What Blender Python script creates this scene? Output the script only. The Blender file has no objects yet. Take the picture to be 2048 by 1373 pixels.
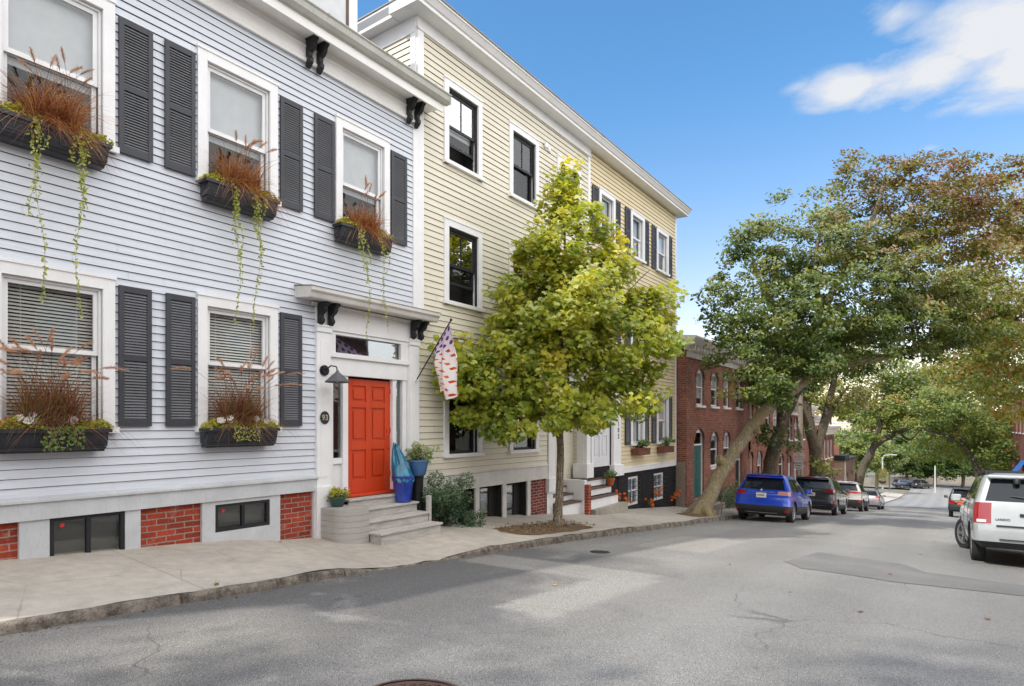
import bpy, bmesh, math, random
import numpy as np
from mathutils import Vector, Matrix

SC = bpy.context.scene
COL = SC.collection
R_ = math.radians
FOC, CU, HV = 1225.0, 1024.0, 850.0          # lens of the photograph: focal length, centre column, horizon row
YAW = R_(35.4)
SY, CY = math.sin(YAW), math.cos(YAW)
FX = -8.3                                     # plane of the timber house fronts

def ray(u):
    r = (u - CU) / FOC
    return (-SY + CY * r, CY + SY * r)
def on_wall(u, v, X=FX):                      # a measured spot on the plane x = X -> (y, z)
    a, b = ray(u); d = X / a
    return (b * d, (HV - v) * d / FOC)
def wy(u, X=FX): return on_wall(u, 0, X)[0]
def at(u, v, d):                              # a measured spot at distance d
    a, b = ray(u)
    return Vector((a * d, b * d, (HV - v) * d / FOC))

# ---------------------------------------------------------------- object bookkeeping
ORG = {}
def _base_of(parent):
    return ORG.get(parent.name, Vector((0, 0, 0))) if parent else Vector((0, 0, 0))
def tag(o, label=None, cat=None, group=None, kind=None):
    if label: o['label'] = label
    if cat: o['category'] = cat
    if group: o['group'] = group
    if kind: o['kind'] = kind
    return o
def thing(name, label, cat, loc=(0, 0, 0), group=None, rz=0.0):
    o = bpy.data.objects.new(name, None); COL.objects.link(o)
    o.empty_display_size = 0.2
    o.location = loc; o.rotation_euler.z = rz
    ORG[o.name] = Vector(loc) if rz == 0.0 else Vector((0, 0, 0))
    return tag(o, label, cat, group)
def link_mesh(name, me, parent=None, mats=()):
    for m in mats: me.materials.append(m)
    o = bpy.data.objects.new(name, me); COL.objects.link(o)
    if parent is not None:
        o.parent = parent; ORG[o.name] = _base_of(parent)
    return o
def copy_tree(o, parent=None):
    c = o.copy(); COL.objects.link(c)
    if parent is not None: c.parent = parent
    for ch in list(o.children): copy_tree(ch, c)
    return c

class MB:
    """collects shapes; build() links them as one mesh object"""
    def __init__(s): s.v = []; s.f = []; s.m = []; s.uv = None
    def add(s, vs, fs, m=0):
        n = len(s.v); s.v += [tuple(p) for p in vs]
        s.f += [tuple(n + i for i in f) for f in fs]; s.m += [m] * len(fs)
        return s
    def quad(s, a, b, c, d, m=0): return s.add([a, b, c, d], [(0, 1, 2, 3)], m)
    def box(s, x0, x1, y0, y1, z0, z1, m=0):
        if x0 > x1: x0, x1 = x1, x0
        if y0 > y1: y0, y1 = y1, y0
        if z0 > z1: z0, z1 = z1, z0
        v = [(x0, y0, z0), (x1, y0, z0), (x1, y1, z0), (x0, y1, z0), (x0, y0, z1), (x1, y0, z1), (x1, y1, z1), (x0, y1, z1)]
        return s.add(v, [(0, 3, 2, 1), (4, 5, 6, 7), (0, 1, 5, 4), (1, 2, 6, 5), (2, 3, 7, 6), (3, 0, 4, 7)], m)
    def prism_y(s, prof, y0, y1, m=0):        # profile in (x, z), run along y
        n = len(prof)
        v = [(x, y0, z) for x, z in prof] + [(x, y1, z) for x, z in prof]
        f = [(i, (i + 1) % n, n + (i + 1) % n, n + i) for i in range(n)]
        return s.add(v, f + [tuple(range(n - 1, -1, -1)), tuple(range(n, 2 * n))], m)
    def prism_x(s, prof, x0, x1, m=0):        # profile in (y, z), run along x
        n = len(prof)
        v = [(x0, y, z) for y, z in prof] + [(x1, y, z) for y, z in prof]
        f = [(i, (i + 1) % n, n + (i + 1) % n, n + i) for i in range(n)]
        return s.add(v, f + [tuple(range(n - 1, -1, -1)), tuple(range(n, 2 * n))], m)
    def prism_z(s, prof, z0, z1, m=0):
        n = len(prof)
        v = [(x, y, z0) for x, y in prof] + [(x, y, z1) for x, y in prof]
        f = [(i, (i + 1) % n, n + (i + 1) % n, n + i) for i in range(n)]
        return s.add(v, f + [tuple(range(n - 1, -1, -1)), tuple(range(n, 2 * n))], m)
    def tube(s, pts, rad, seg=8, m=0, cap=True, wob=0.0, rng=None):
        pts = [Vector(p) for p in pts]
        if not hasattr(rad, '__len__'): rad = [rad] * len(pts)
        base = len(s.v); up = Vector((0.13, 0.31, 0.94)).normalized()
        t0 = (pts[1] - pts[0]).normalized()
        side = t0.cross(up)
        if side.length < 0.1: side = t0.cross(Vector((1, 0, 0)))
        side.normalize()
        for i, p in enumerate(pts):
            t = (pts[min(i + 1, len(pts) - 1)] - pts[max(i - 1, 0)])
            t = t.normalized() if t.length > 1e-9 else t0
            side = (side - t * side.dot(t)).normalized(); o = t.cross(side)
            for k in range(seg):
                a = 2 * math.pi * k / seg
                rr = rad[i] * (1 + (wob * (rng.random() - .5) if rng else 0))
                s.v.append(tuple(p + (side * math.cos(a) + o * math.sin(a)) * rr))
        for i in range(len(pts) - 1):
            for k in range(seg):
                a = base + i * seg + k; b = base + i * seg + (k + 1) % seg
                s.f.append((a, b, b + seg, a + seg)); s.m.append(m)
        if cap:
            s.f.append(tuple(base + k for k in range(seg - 1, -1, -1))); s.m.append(m)
            e = base + (len(pts) - 1) * seg
            s.f.append(tuple(e + k for k in range(seg))); s.m.append(m)
        return s
    def lathe(s, cx, cy, prof, seg=20, m=0):  # prof = [(r, z)]
        base = len(s.v)
        for r, z in prof:
            for k in range(seg):
                a = 2 * math.pi * k / seg
                s.v.append((cx + r * math.cos(a), cy + r * math.sin(a), z))
        for i in range(len(prof) - 1):
            for k in range(seg):
                a = base + i * seg + k; b = base + i * seg + (k + 1) % seg
                s.f.append((a, b, b + seg, a + seg)); s.m.append(m)
        s.f.append(tuple(base + k for k in range(seg - 1, -1, -1))); s.m.append(m)
        e = base + (len(prof) - 1) * seg
        s.f.append(tuple(e + k for k in range(seg))); s.m.append(m)
        return s
    def disc_x(s, x, cy, cz, r, th, seg=24, m=0):
        pr = [(cy + r * math.cos(2 * math.pi * k / seg), cz + r * math.sin(2 * math.pi * k / seg)) for k in range(seg)]
        return s.prism_x(pr, x, x + th, m)
    def build(s, name, mats, parent=None, smooth=None, bevel=0.0, local=False):
        if not isinstance(mats, (list, tuple)): mats = [mats]
        me = bpy.data.meshes.new(name)
        off = Vector((0, 0, 0)) if local else _base_of(parent)
        me.from_pydata([(x - off.x, y - off.y, z - off.z) for x, y, z in s.v], [], s.f)
        me.polygons.foreach_set('material_index', s.m)
        me.update()
        if bevel > 0 or True:
            bm = bmesh.new(); bm.from_mesh(me)
            bmesh.ops.recalc_face_normals(bm, faces=bm.faces)
            if bevel > 0:
                ed = [e for e in bm.edges if len(e.link_faces) == 2 and e.calc_face_angle(0) > 0.6]
                bmesh.ops.bevel(bm, geom=ed, offset=bevel, segments=1, affect='EDGES', profile=0.6, clamp_overlap=True)
            bm.to_mesh(me); bm.free()
        if smooth is not None:
            me.shade_smooth()
            me.set_sharp_from_angle(angle=R_(smooth))
        return link_mesh(name, me, parent, mats)

def np_mesh(name, verts, k, parent=None, mats=(), tint=None, off=None):
    """verts: (N*k, 3); every k in a row form one face; tint: (N,) float per face"""
    n = len(verts) // k
    me = bpy.data.meshes.new(name)
    o = _base_of(parent) if off is None else off
    verts = np.asarray(verts, dtype=np.float32) - np.array([o[0], o[1], o[2]], dtype=np.float32)
    me.vertices.add(n * k); me.vertices.foreach_set('co', verts.ravel())
    me.loops.add(n * k); me.loops.foreach_set('vertex_index', np.arange(n * k, dtype=np.int32))
    me.polygons.add(n)
    me.polygons.foreach_set('loop_start', np.arange(0, n * k, k, dtype=np.int32))
    me.polygons.foreach_set('loop_total', np.full(n, k, dtype=np.int32))
    if tint is not None:
        at_ = me.attributes.new('tint', 'FLOAT', 'FACE'); at_.data.foreach_set('value', np.asarray(tint, dtype=np.float32))
    me.update(); me.validate()
    return link_mesh(name, me, parent, mats)

# ---------------------------------------------------------------- ground profile of the hill street
_GY = [-40, -10, 1.6, 5.4, 11.9, 22.8, 31, 41, 54, 80, 110, 140, 165, 400]
_GZ = [0.6, -1.0, -1.66, -1.90, -2.42, -3.36, -4.15, -5.12, -6.45, -9.0, -11.3, -13.0, -13.3, -13.3]
def base(y):
    return sum(np.interp(y + k, _GY, _GZ) for k in (-2.4, -1.2, 0, 1.2, 2.4)) / 5.0
KX, KR = -6.1, 2.75                            # kerb lines left and right
def kh(y):                                     # kerb height, dropped at the crossing
    if y < 4.9: return 0.095
    if y < 5.6: return 0.095 - 0.115 * (y - 4.9)
    if y < 6.9: return 0.014
    return min(0.12, 0.014 + 0.10 * (y - 6.9))
def road_z(x, y):
    t = min(1, max(0, (x - KX) / (KR - KX)))
    return base(y) + 0.07 * math.sin(math.pi * t)
def walk_z(x, y):
    t = min(1.6, max(0, (KX - x) / 2.2))
    return base(y) + kh(y) + 0.14 * t
# ---------------------------------------------------------------- materials
class NT:
    def __init__(s, name, rough=0.6, metal=0.0, spec=0.5):
        s.m = bpy.data.materials.new(name); s.m.use_nodes = True
        s.nt = s.m.node_tree; s.n = s.nt.nodes; s.b = s.n['Principled BSDF']
        s.b.inputs['Roughness'].default_value = rough; s.b.inputs['Metallic'].default_value = metal
        s.b.inputs['Specular IOR Level'].default_value = spec
        s._tc = None
    def new(s, t, **kw):
        n = s.n.new(t)
        for k, v in kw.items(): setattr(n, k, v)
        return n
    def link(s, a, b): s.nt.links.new(a, b)
    def _set(s, sock, v):
        if hasattr(v, 'links') or isinstance(v, bpy.types.NodeSocket): s.link(v, sock)
        elif isinstance(v, (tuple, list)) and len(v) == 3 and sock.type == 'RGBA': sock.default_value = (*v, 1)
        else: sock.default_value = v
    def co(s, kind='Object'):
        if s._tc is None: s._tc = s.new('ShaderNodeTexCoord')
        return s._tc.outputs[kind]
    def mapping(s, vec, scale=(1, 1, 1), loc=(0, 0, 0), rot=(0, 0, 0)):
        n = s.new('ShaderNodeMapping'); s.link(vec, n.inputs[0])
        n.inputs['Scale'].default_value = scale; n.inputs['Location'].default_value = loc; n.inputs['Rotation'].default_value = rot
        return n.outputs[0]
    def noise(s, scale, detail=4, rough=0.55, vec=None, dist=0.0):
        n = s.new('ShaderNodeTexNoise'); s.link(vec if vec is not None else s.co(), n.inputs['Vector'])
        n.inputs['Scale'].default_value = scale; n.inputs['Detail'].default_value = detail
        n.inputs['Roughness'].default_value = rough; n.inputs['Distortion'].default_value = dist
        return n.outputs[0]
    def voro(s, scale, feature='F1', vec=None, out='Distance', rnd=1.0):
        n = s.new('ShaderNodeTexVoronoi', feature=feature); s.link(vec if vec is not None else s.co(), n.inputs['Vector'])
        n.inputs['Scale'].default_value = scale; n.inputs['Randomness'].default_value = rnd
        return n.outputs[out]
    def ramp(s, fac, stops, interp='LINEAR'):
        n = s.new('ShaderNodeValToRGB'); s.link(fac, n.inputs[0]); cr = n.color_ramp; cr.interpolation = interp
        while len(cr.elements) < len(stops): cr.elements.new(0.5)
        for e, (p, c) in zip(cr.elements, stops):
            e.position = p; e.color = (c, c, c, 1) if not hasattr(c, '__len__') else (*c, 1)
        return n.outputs[0]
    def mix(s, fac, a, b, mode='MIX'):
        n = s.new('ShaderNodeMix', data_type='RGBA', blend_type=mode)
        s._set(n.inputs['Factor'], fac); s._set(n.inputs['A'], a); s._set(n.inputs['B'], b)
        return n.outputs['Result']
    def math(s, op, a, b=0.5, c=None, clamp=False):
        n = s.new('ShaderNodeMath', operation=op, use_clamp=clamp); s._set(n.inputs[0], a); s._set(n.inputs[1], b)
        if c is not None: s._set(n.inputs[2], c)
        return n.outputs[0]
    def sep(s, vec):
        n = s.new('ShaderNodeSeparateXYZ'); s.link(vec, n.inputs[0]); return n.outputs
    def comb(s, x=0.0, y=0.0, z=0.0):
        n = s.new('ShaderNodeCombineXYZ'); s._set(n.inputs[0], x); s._set(n.inputs[1], y); s._set(n.inputs[2], z); return n.outputs[0]
    def bump(s, h, strength=0.3, dist=0.01, prev=None):
        n = s.new('ShaderNodeBump'); s.link(h, n.inputs['Height']); n.inputs['Strength'].default_value = strength; n.inputs['Distance'].default_value = dist
        if prev is not None: s.link(prev, n.inputs['Normal'])
        return n.outputs[0]
    def color(s, v): s._set(s.b.inputs['Base Color'], v); return s
    def rough(s, v): s._set(s.b.inputs['Roughness'], v); return s
    def normal(s, v): s.link(v, s.b.inputs['Normal']); return s

def paint(name, c, rough=0.5, var=0.10, dirt=0.25, bump=0.08, scale=3.0, spec=0.4):
    t = NT(name, rough, spec=spec)
    n1 = t.noise(scale, 5); n2 = t.noise(scale * 14, 3, vec=t.mapping(t.co(), (1, 1, 0.25)))
    k = t.ramp(n1, [(0.3, 1 - var), (0.7, 1 + var * 0.4)])
    a = t.mix(1.0, c, k, 'MULTIPLY')
    d = t.ramp(n2, [(0.52, 0.0), (0.75, 1.0)])
    a = t.mix(t.math('MULTIPLY', d, dirt), a, tuple(x * 0.55 for x in c))
    t.color(a).normal(t.bump(t.noise(45, 3), bump, 0.004))
    return t.m
def plain(name, c, rough=0.5, metal=0.0, spec=0.5, coat=0.0, var=0.06):
    t = NT(name, rough, metal, spec)
    if coat: t.b.inputs['Coat Weight'].default_value = coat; t.b.inputs['Coat Roughness'].default_value = 0.04
    t.color(t.mix(1.0, c, t.ramp(t.noise(6, 3), [(0.3, 1 - var), (0.7, 1 + var)]), 'MULTIPLY'))
    return t.m

def siding(name, c, grime=0.35):
    t = NT(name, 0.55, spec=0.3)
    co = t.co(); long_ = t.mapping(co, (1, 0.5, 14))
    n1 = t.noise(1.1, 4); n2 = t.noise(3.0, 5, vec=long_); n3 = t.noise(22, 4, vec=t.mapping(co, (1, 3, 0.5)))
    a = t.mix(1.0, c, t.ramp(n2, [(0.25, 0.90), (0.75, 1.05)]), 'MULTIPLY')
    a = t.mix(t.math('MULTIPLY', t.ramp(n1, [(0.45, 0.0), (0.8, 1.0)]), grime), a, tuple(x * 0.7 for x in c))
    a = t.mix(t.math('MULTIPLY', t.ramp(n3, [(0.6, 0.0), (0.85, 1.0)]), 0.35), a, tuple(x * 0.75 for x in c))
    t.color(a).normal(t.bump(t.noise(60, 3, vec=t.mapping(co, (1, 0.15, 2))), 0.12, 0.004))
    return t.m

def brick(name, c1, c2, mortar, bw=0.215, bh=0.073, flip=False, ms=0.009, stain=0.5):
    t = NT(name, 0.85, spec=0.2)
    s = t.sep(t.co()); g = t.new('ShaderNodeNewGeometry'); gn = t.sep(g.outputs['Normal'])
    side = t.math('GREATER_THAN', t.math('ABSOLUTE', gn[1]), 0.7)
    mixh = t.new('ShaderNodeMix', data_type='FLOAT'); t.link(side, mixh.inputs[0]); t.link(s[1], mixh.inputs[2]); t.link(s[0], mixh.inputs[3])
    wob = t.noise(2.5, 3); wz = t.math('MULTIPLY_ADD', wob, 0.02, s[2])
    v = t.comb(mixh.outputs[0], wz, 0.0)
    b = t.new('ShaderNodeTexBrick'); t.link(v, b.inputs['Vector'])
    b.inputs['Scale'].default_value = 1.0; b.inputs['Brick Width'].default_value = bw; b.inputs['Row Height'].default_value = bh
    b.inputs['Mortar Size'].default_value = ms; b.inputs['Mortar Smooth'].default_value = 0.3; b.inputs['Bias'].default_value = 0.0
    b.inputs['Color1'].default_value = (*c1, 1); b.inputs['Color2'].default_value = (*c2, 1); b.inputs['Mortar'].default_value = (*mortar, 1)
    a = t.mix(1.0, b.outputs[0], t.ramp(t.noise(0.9, 5), [(0.3, 1 - stain * .5), (0.7, 1.15)]), 'MULTIPLY')
    a = t.mix(1.0, a, t.ramp(t.noise(28, 3), [(0.25, 0.75), (0.75, 1.2)]), 'MULTIPLY')
    a = t.mix(t.math('MULTIPLY', t.ramp(t.noise(5, 6, 0.7), [(0.58, 0.0), (0.72, 1.0)]), 0.3), a, tuple(min(1, x * 1.6 + .05) for x in mortar))
    h = t.math('SUBTRACT', t.math('MULTIPLY', t.noise(60, 3), 0.4), b.outputs[1])
    t.color(a).normal(t.bump(h, 0.6, 0.008))
    return t.m

def glass(name, tint=(0.03, 0.035, 0.04), refl=0.5):
    """window glass: clear pane that mirrors the street at a slant"""
    m = bpy.data.materials.new(name); m.use_nodes = True; nt = m.node_tree; nt.nodes.clear()
    o = nt.nodes.new('ShaderNodeOutputMaterial'); mx = nt.nodes.new('ShaderNodeMixShader'); fr = nt.nodes.new('ShaderNodeLayerWeight')
    tr = nt.nodes.new('ShaderNodeBsdfTransparent'); gl = nt.nodes.new('ShaderNodeBsdfGlossy')
    tr.inputs[0].default_value = (0.90, 0.92, 0.92, 1); gl.inputs['Roughness'].default_value = 0.015
    gl.inputs['Color'].default_value = (0.9, 0.93, 0.95, 1)
    nz = nt.nodes.new('ShaderNodeTexNoise'); nz.inputs['Scale'].default_value = 1.7; bp = nt.nodes.new('ShaderNodeBump'); bp.inputs['Strength'].default_value = 0.05; bp.inputs['Distance'].default_value = 0.02
    tc = nt.nodes.new('ShaderNodeTexCoord'); nt.links.new(tc.outputs['Object'], nz.inputs[0]); nt.links.new(nz.outputs[0], bp.inputs['Height']); nt.links.new(bp.outputs[0], gl.inputs['Normal'])
    fr.inputs[0].default_value = 0.35
    mr = nt.nodes.new('ShaderNodeMapRange'); nt.links.new(fr.outputs['Fresnel'], mr.inputs[0])
    mr.inputs[3].default_value = refl * 0.35; mr.inputs[4].default_value = min(1.0, refl + 0.25)
    nt.links.new(mr.outputs[0], mx.inputs[0]); nt.links.new(tr.outputs[0], mx.inputs[1]); nt.links.new(gl.outputs[0], mx.inputs[2]); nt.links.new(mx.outputs[0], o.inputs[0])
    return m

def leafmat(name, stops, scale=0.5, trans=0.45, rough=0.6, tint_w=0.75, gloss=0.05, shift=0.0):
    """colour comes from each leaf's own tint value and a slow noise through the crown"""
    m = bpy.data.materials.new(name); m.use_nodes = True; nt = m.node_tree; nt.nodes.clear(); N = nt.nodes.new; L = nt.links.new
    o = N('ShaderNodeOutputMaterial'); at_ = N('ShaderNodeAttribute'); at_.attribute_name = 'tint'
    tc = N('ShaderNodeTexCoord'); nz = N('ShaderNodeTexNoise'); nz.inputs['Scale'].default_value = scale; L(tc.outputs['Object'], nz.inputs[0])
    ma = N('ShaderNodeMath'); ma.operation = 'MULTIPLY'; ma.inputs[1].default_value = tint_w; L(at_.outputs['Fac'], ma.inputs[0])
    mb = N('ShaderNodeMath'); mb.operation = 'MULTIPLY_ADD'; mb.inputs[1].default_value = 1 - tint_w; L(nz.outputs[0], mb.inputs[0]); L(ma.outputs[0], mb.inputs[2])
    cr = N('ShaderNodeValToRGB'); L(mb.outputs[0], cr.inputs[0])
    while len(cr.color_ramp.elements) < len(stops): cr.color_ramp.elements.new(0.5)
    for e, (p, c) in zip(cr.color_ramp.elements, stops): e.position = p; e.color = (*c, 1)
    df = N('ShaderNodeBsdfDiffuse'); tl = N('ShaderNodeBsdfTranslucent'); gs = N('ShaderNodeBsdfGlossy'); gs.inputs['Roughness'].default_value = rough
    gs.inputs['Color'].default_value = (0.9, 0.95, 0.9, 1)
    br = N('ShaderNodeMix'); br.data_type = 'RGBA'; br.blend_type = 'MULTIPLY'; br.inputs['Factor'].default_value = 1; L(cr.outputs[0], br.inputs['A']); br.inputs['B'].default_value = (1.5, 1.4, 0.7, 1)
    L(cr.outputs[0], df.inputs[0]); L(br.outputs['Result'], tl.inputs[0])
    m1 = N('ShaderNodeMixShader'); m1.inputs[0].default_value = trans; L(df.outputs[0], m1.inputs[1]); L(tl.outputs[0], m1.inputs[2])
    fr = N('ShaderNodeFresnel'); fr.inputs[0].default_value = 1.4; mm = N('ShaderNodeMath'); mm.operation = 'MULTIPLY'; mm.inputs[1].default_value = gloss * 2; L(fr.outputs[0], mm.inputs[0])
    m2 = N('ShaderNodeMixShader'); L(mm.outputs[0], m2.inputs[0]); L(m1.outputs[0], m2.inputs[1]); L(gs.outputs[0], m2.inputs[2]); L(m2.outputs[0], o.inputs[0])
    return m

def bark(name, c1, c2, moss=None):
    t = NT(name, 0.9, spec=0.15)
    co = t.co(); v = t.mapping(co, (1, 1, 0.22)); n = t.voro(26, vec=v, feature='DISTANCE_TO_EDGE'); n2 = t.noise(14, 6, 0.65, vec=v)
    a = t.mix(t.ramp(n2, [(0.35, 0), (0.65, 1)]), c1, c2)
    a = t.mix(t.ramp(n, [(0.0, 0.8), (0.12, 0.0)]), a, tuple(x * 0.45 for x in c1))
    if moss: a = t.mix(t.math('MULTIPLY', t.ramp(t.noise(1.8, 5, 0.6), [(0.42, 0.0), (0.62, 1.0)]), 0.7), a, moss)
    h = t.math('ADD', t.ramp(n, [(0, 0), (0.2, 1)]), n2)
    t.color(a).normal(t.bump(h, 0.9, 0.03))
    return t.m

M = {}
M['blue_siding'] = siding('pale blue siding paint', (0.665, 0.70, 0.765))
M['yellow_siding'] = siding('cream siding paint', (0.75, 0.705, 0.585))
M['pale_siding'] = siding('yellow siding paint', (0.74, 0.63, 0.41))
M['white'] = paint('white trim paint', (0.83, 0.83, 0.84), 0.45, 0.06, 0.10)
M['old_white'] = paint('weathered white paint', (0.66, 0.64, 0.61), 0.6, 0.14, 0.35)
M['grey_base'] = paint('pale grey base paint', (0.56, 0.58, 0.60), 0.55, 0.12, 0.3)
M['black'] = paint('black painted wood', (0.018, 0.019, 0.023), 0.5, 0.15, 0.2)
M['shutter'] = paint('charcoal shutter paint', (0.048, 0.051, 0.062), 0.5, 0.2, 0.15)
M['planter'] = paint('charcoal planter', (0.026, 0.028, 0.036), 0.42, 0.15, 0.15)
M['orange'] = paint('orange door paint', (0.60, 0.060, 0.014), 0.38, 0.07, 0.08, 0.05)
M['green_door'] = paint('dark green door paint', (0.01, 0.12, 0.11), 0.35, 0.1, 0.15)
M['white_door'] = paint('white door paint', (0.72, 0.73, 0.76), 0.4, 0.04, 0.1)
M['dark'] = plain('dark interior', (0.018, 0.017, 0.016), 0.9)
M['room'] = plain('dim room plaster', (0.10, 0.09, 0.08), 0.9)
M['curtain'] = plain('pale roller shade', (0.62, 0.64, 0.66), 0.8)
M['blind'] = plain('white blind slats', (0.86, 0.85, 0.80), 0.5)
M['slat'] = paint('sky-lit slat paint', (0.17, 0.175, 0.19), 0.35, 0.2, 0.3)  # lighter copy of the shutter paint, sky light put into the colour
M['eave'] = paint('eave paint', (0.90, 0.89, 0.87), 0.45, 0.05, 0.08)
M['cheek'] = siding('grey painted step cheek', (0.42, 0.405, 0.38), 0.5)
M['glass'] = glass('window glass', refl=.30)
M['glass_low'] = glass('lower sash glass', refl=.12)
M['glass_dim'] = glass('dim window glass', refl=0.22)
M['brown_step'] = paint('brown painted tread', (0.13, 0.075, 0.055), 0.55, 0.2, 0.3)
M['terracotta'] = paint('terracotta', (0.50, 0.12, 0.035), 0.8, 0.15, 0.2)
M['brick_red'] = brick('bright red brick', (0.42, 0.066, 0.034), (0.24, 0.040, 0.026), (0.33, 0.24, 0.20), 0.235, 0.078)
M['brick_old'] = brick('old painted brick', (0.24, 0.045, 0.032), (0.16, 0.030, 0.024), (0.34, 0.28, 0.26), stain=0.8)
M['brick_row'] = brick('row house brick', (0.34, 0.115, 0.072), (0.18, 0.058, 0.042), (0.32, 0.23, 0.18), 0.21, 0.072, stain=0.6)
M['brick_row2'] = brick('row house brick darker', (0.25, 0.085, 0.062), (0.17, 0.06, 0.046), (0.22, 0.15, 0.13), 0.21, 0.072, stain=0.6)
M['brick_tan'] = brick('tan brick', (0.44, 0.26, 0.19), (0.36, 0.20, 0.15), (0.38, 0.30, 0.25), 0.21, 0.072, stain=0.3)
M['black_brick'] = brick('black painted brick', (0.022, 0.021, 0.024), (0.034, 0.032, 0.036), (0.012, 0.012, 0.013), 0.24, 0.085, stain=0.6)
M['metal_dark'] = plain('dark metal', (0.03, 0.03, 0.032), 0.35, 0.6)
M['steel'] = plain('galvanised steel', (0.42, 0.43, 0.44), 0.45, 0.7)
M['rust'] = paint('rusty cast iron', (0.10, 0.055, 0.042), 0.7, 0.3, 0.4, 0.5, 8)
M['iron_dark'] = paint('worn cast iron', (0.075, 0.062, 0.055), 0.7, 0.3, 0.4, 0.5, 8)
M['brass'] = plain('pale brass', (0.72, 0.62, 0.42), 0.3, 0.8)
M['roof_grey'] = paint('grey roof membrane', (0.30, 0.29, 0.27), 0.8, 0.2, 0.4)
M['slate'] = paint('dark roof', (0.06, 0.06, 0.065), 0.7, 0.2, 0.4)
M['cornice_grey'] = paint('weathered cornice paint', (0.74, 0.70, 0.64), 0.7, 0.15, 0.45)
M['gutter'] = paint('aged gutter paint', (0.50, 0.50, 0.46), 0.55, 0.12, 0.5)

def worn_wood(name, c, c2, sc=1.0):
    t = NT(name, 0.75, spec=0.25); co = t.co(); v = t.mapping(co, (2.2, 0.35, 2.2))
    n = t.noise(9 * sc, 6, 0.65, vec=v); n2 = t.noise(55, 4, vec=v)
    a = t.mix(t.ramp(n, [(0.42, 0.0), (0.66, 1.0)]), c, c2)
    a = t.mix(t.ramp(n2, [(0.60, 0.0), (0.72, 0.7)]), a, tuple(x * 0.5 for x in c2))
    t.color(a).normal(t.bump(n2, 0.4, 0.005)); return t.m
M['step_wood'] = worn_wood('worn painted step boards', (0.50, 0.48, 0.45), (0.36, 0.335, 0.31))
M['fence_wood'] = worn_wood('weathered fence board', (0.30, 0.25, 0.20), (0.19, 0.155, 0.12))

def concrete(name, c, joints=True, sc=1.0):
    t = NT(name, 0.9, spec=0.2); co = t.co()
    n1 = t.noise(0.55, 5); n2 = t.noise(5.5, 6, 0.6); n3 = t.noise(160, 2)
    a = t.mix(t.ramp(n1, [(0.35, 0.0), (0.7, 1.0)]), c, tuple(x * 0.76 for x in c))
    a = t.mix(1.0, a, t.ramp(n2, [(0.3, 0.84), (0.7, 1.08)]), 'MULTIPLY')
    a = t.mix(t.ramp(t.noise(1.3, 8, 0.72), [(0.60, 0.0), (0.70, 0.45)]), a, tuple(x * 0.55 for x in c))
    a = t.mix(1.0, a, t.ramp(n3, [(0.3, 0.82), (0.7, 1.16)]), 'MULTIPLY')
    vo = t.voro(0.55, 'DISTANCE_TO_EDGE', vec=t.mapping(co, (1, 1, 0.0)))
    cr = t.ramp(t.math('ADD', vo, t.math('MULTIPLY', t.noise(3, 5), 0.03)), [(0.0165, 0.35), (0.019, 0.0)])
    a = t.mix(cr, a, tuple(x * 0.35 for x in c))
    if joints:
        s = t.sep(co)
        fr = t.math('ABSOLUTE', t.math('SUBTRACT', t.math('FRACT', t.math('ADD', t.math('MULTIPLY', s[1], 0.42), 0.13)), 0.5))
        j = t.ramp(fr, [(0.003, 0.4), (0.006, 0.0)])
        a = t.mix(j, a, tuple(x * 0.4 for x in c))
    t.color(a).normal(t.bump(n3, 0.35, 0.004)); return t.m
M['sidewalk'] = concrete('sidewalk concrete', (0.52, 0.47, 0.41), True)
M['concrete'] = concrete('plain concrete', (0.42, 0.38, 0.32), False)

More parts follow.
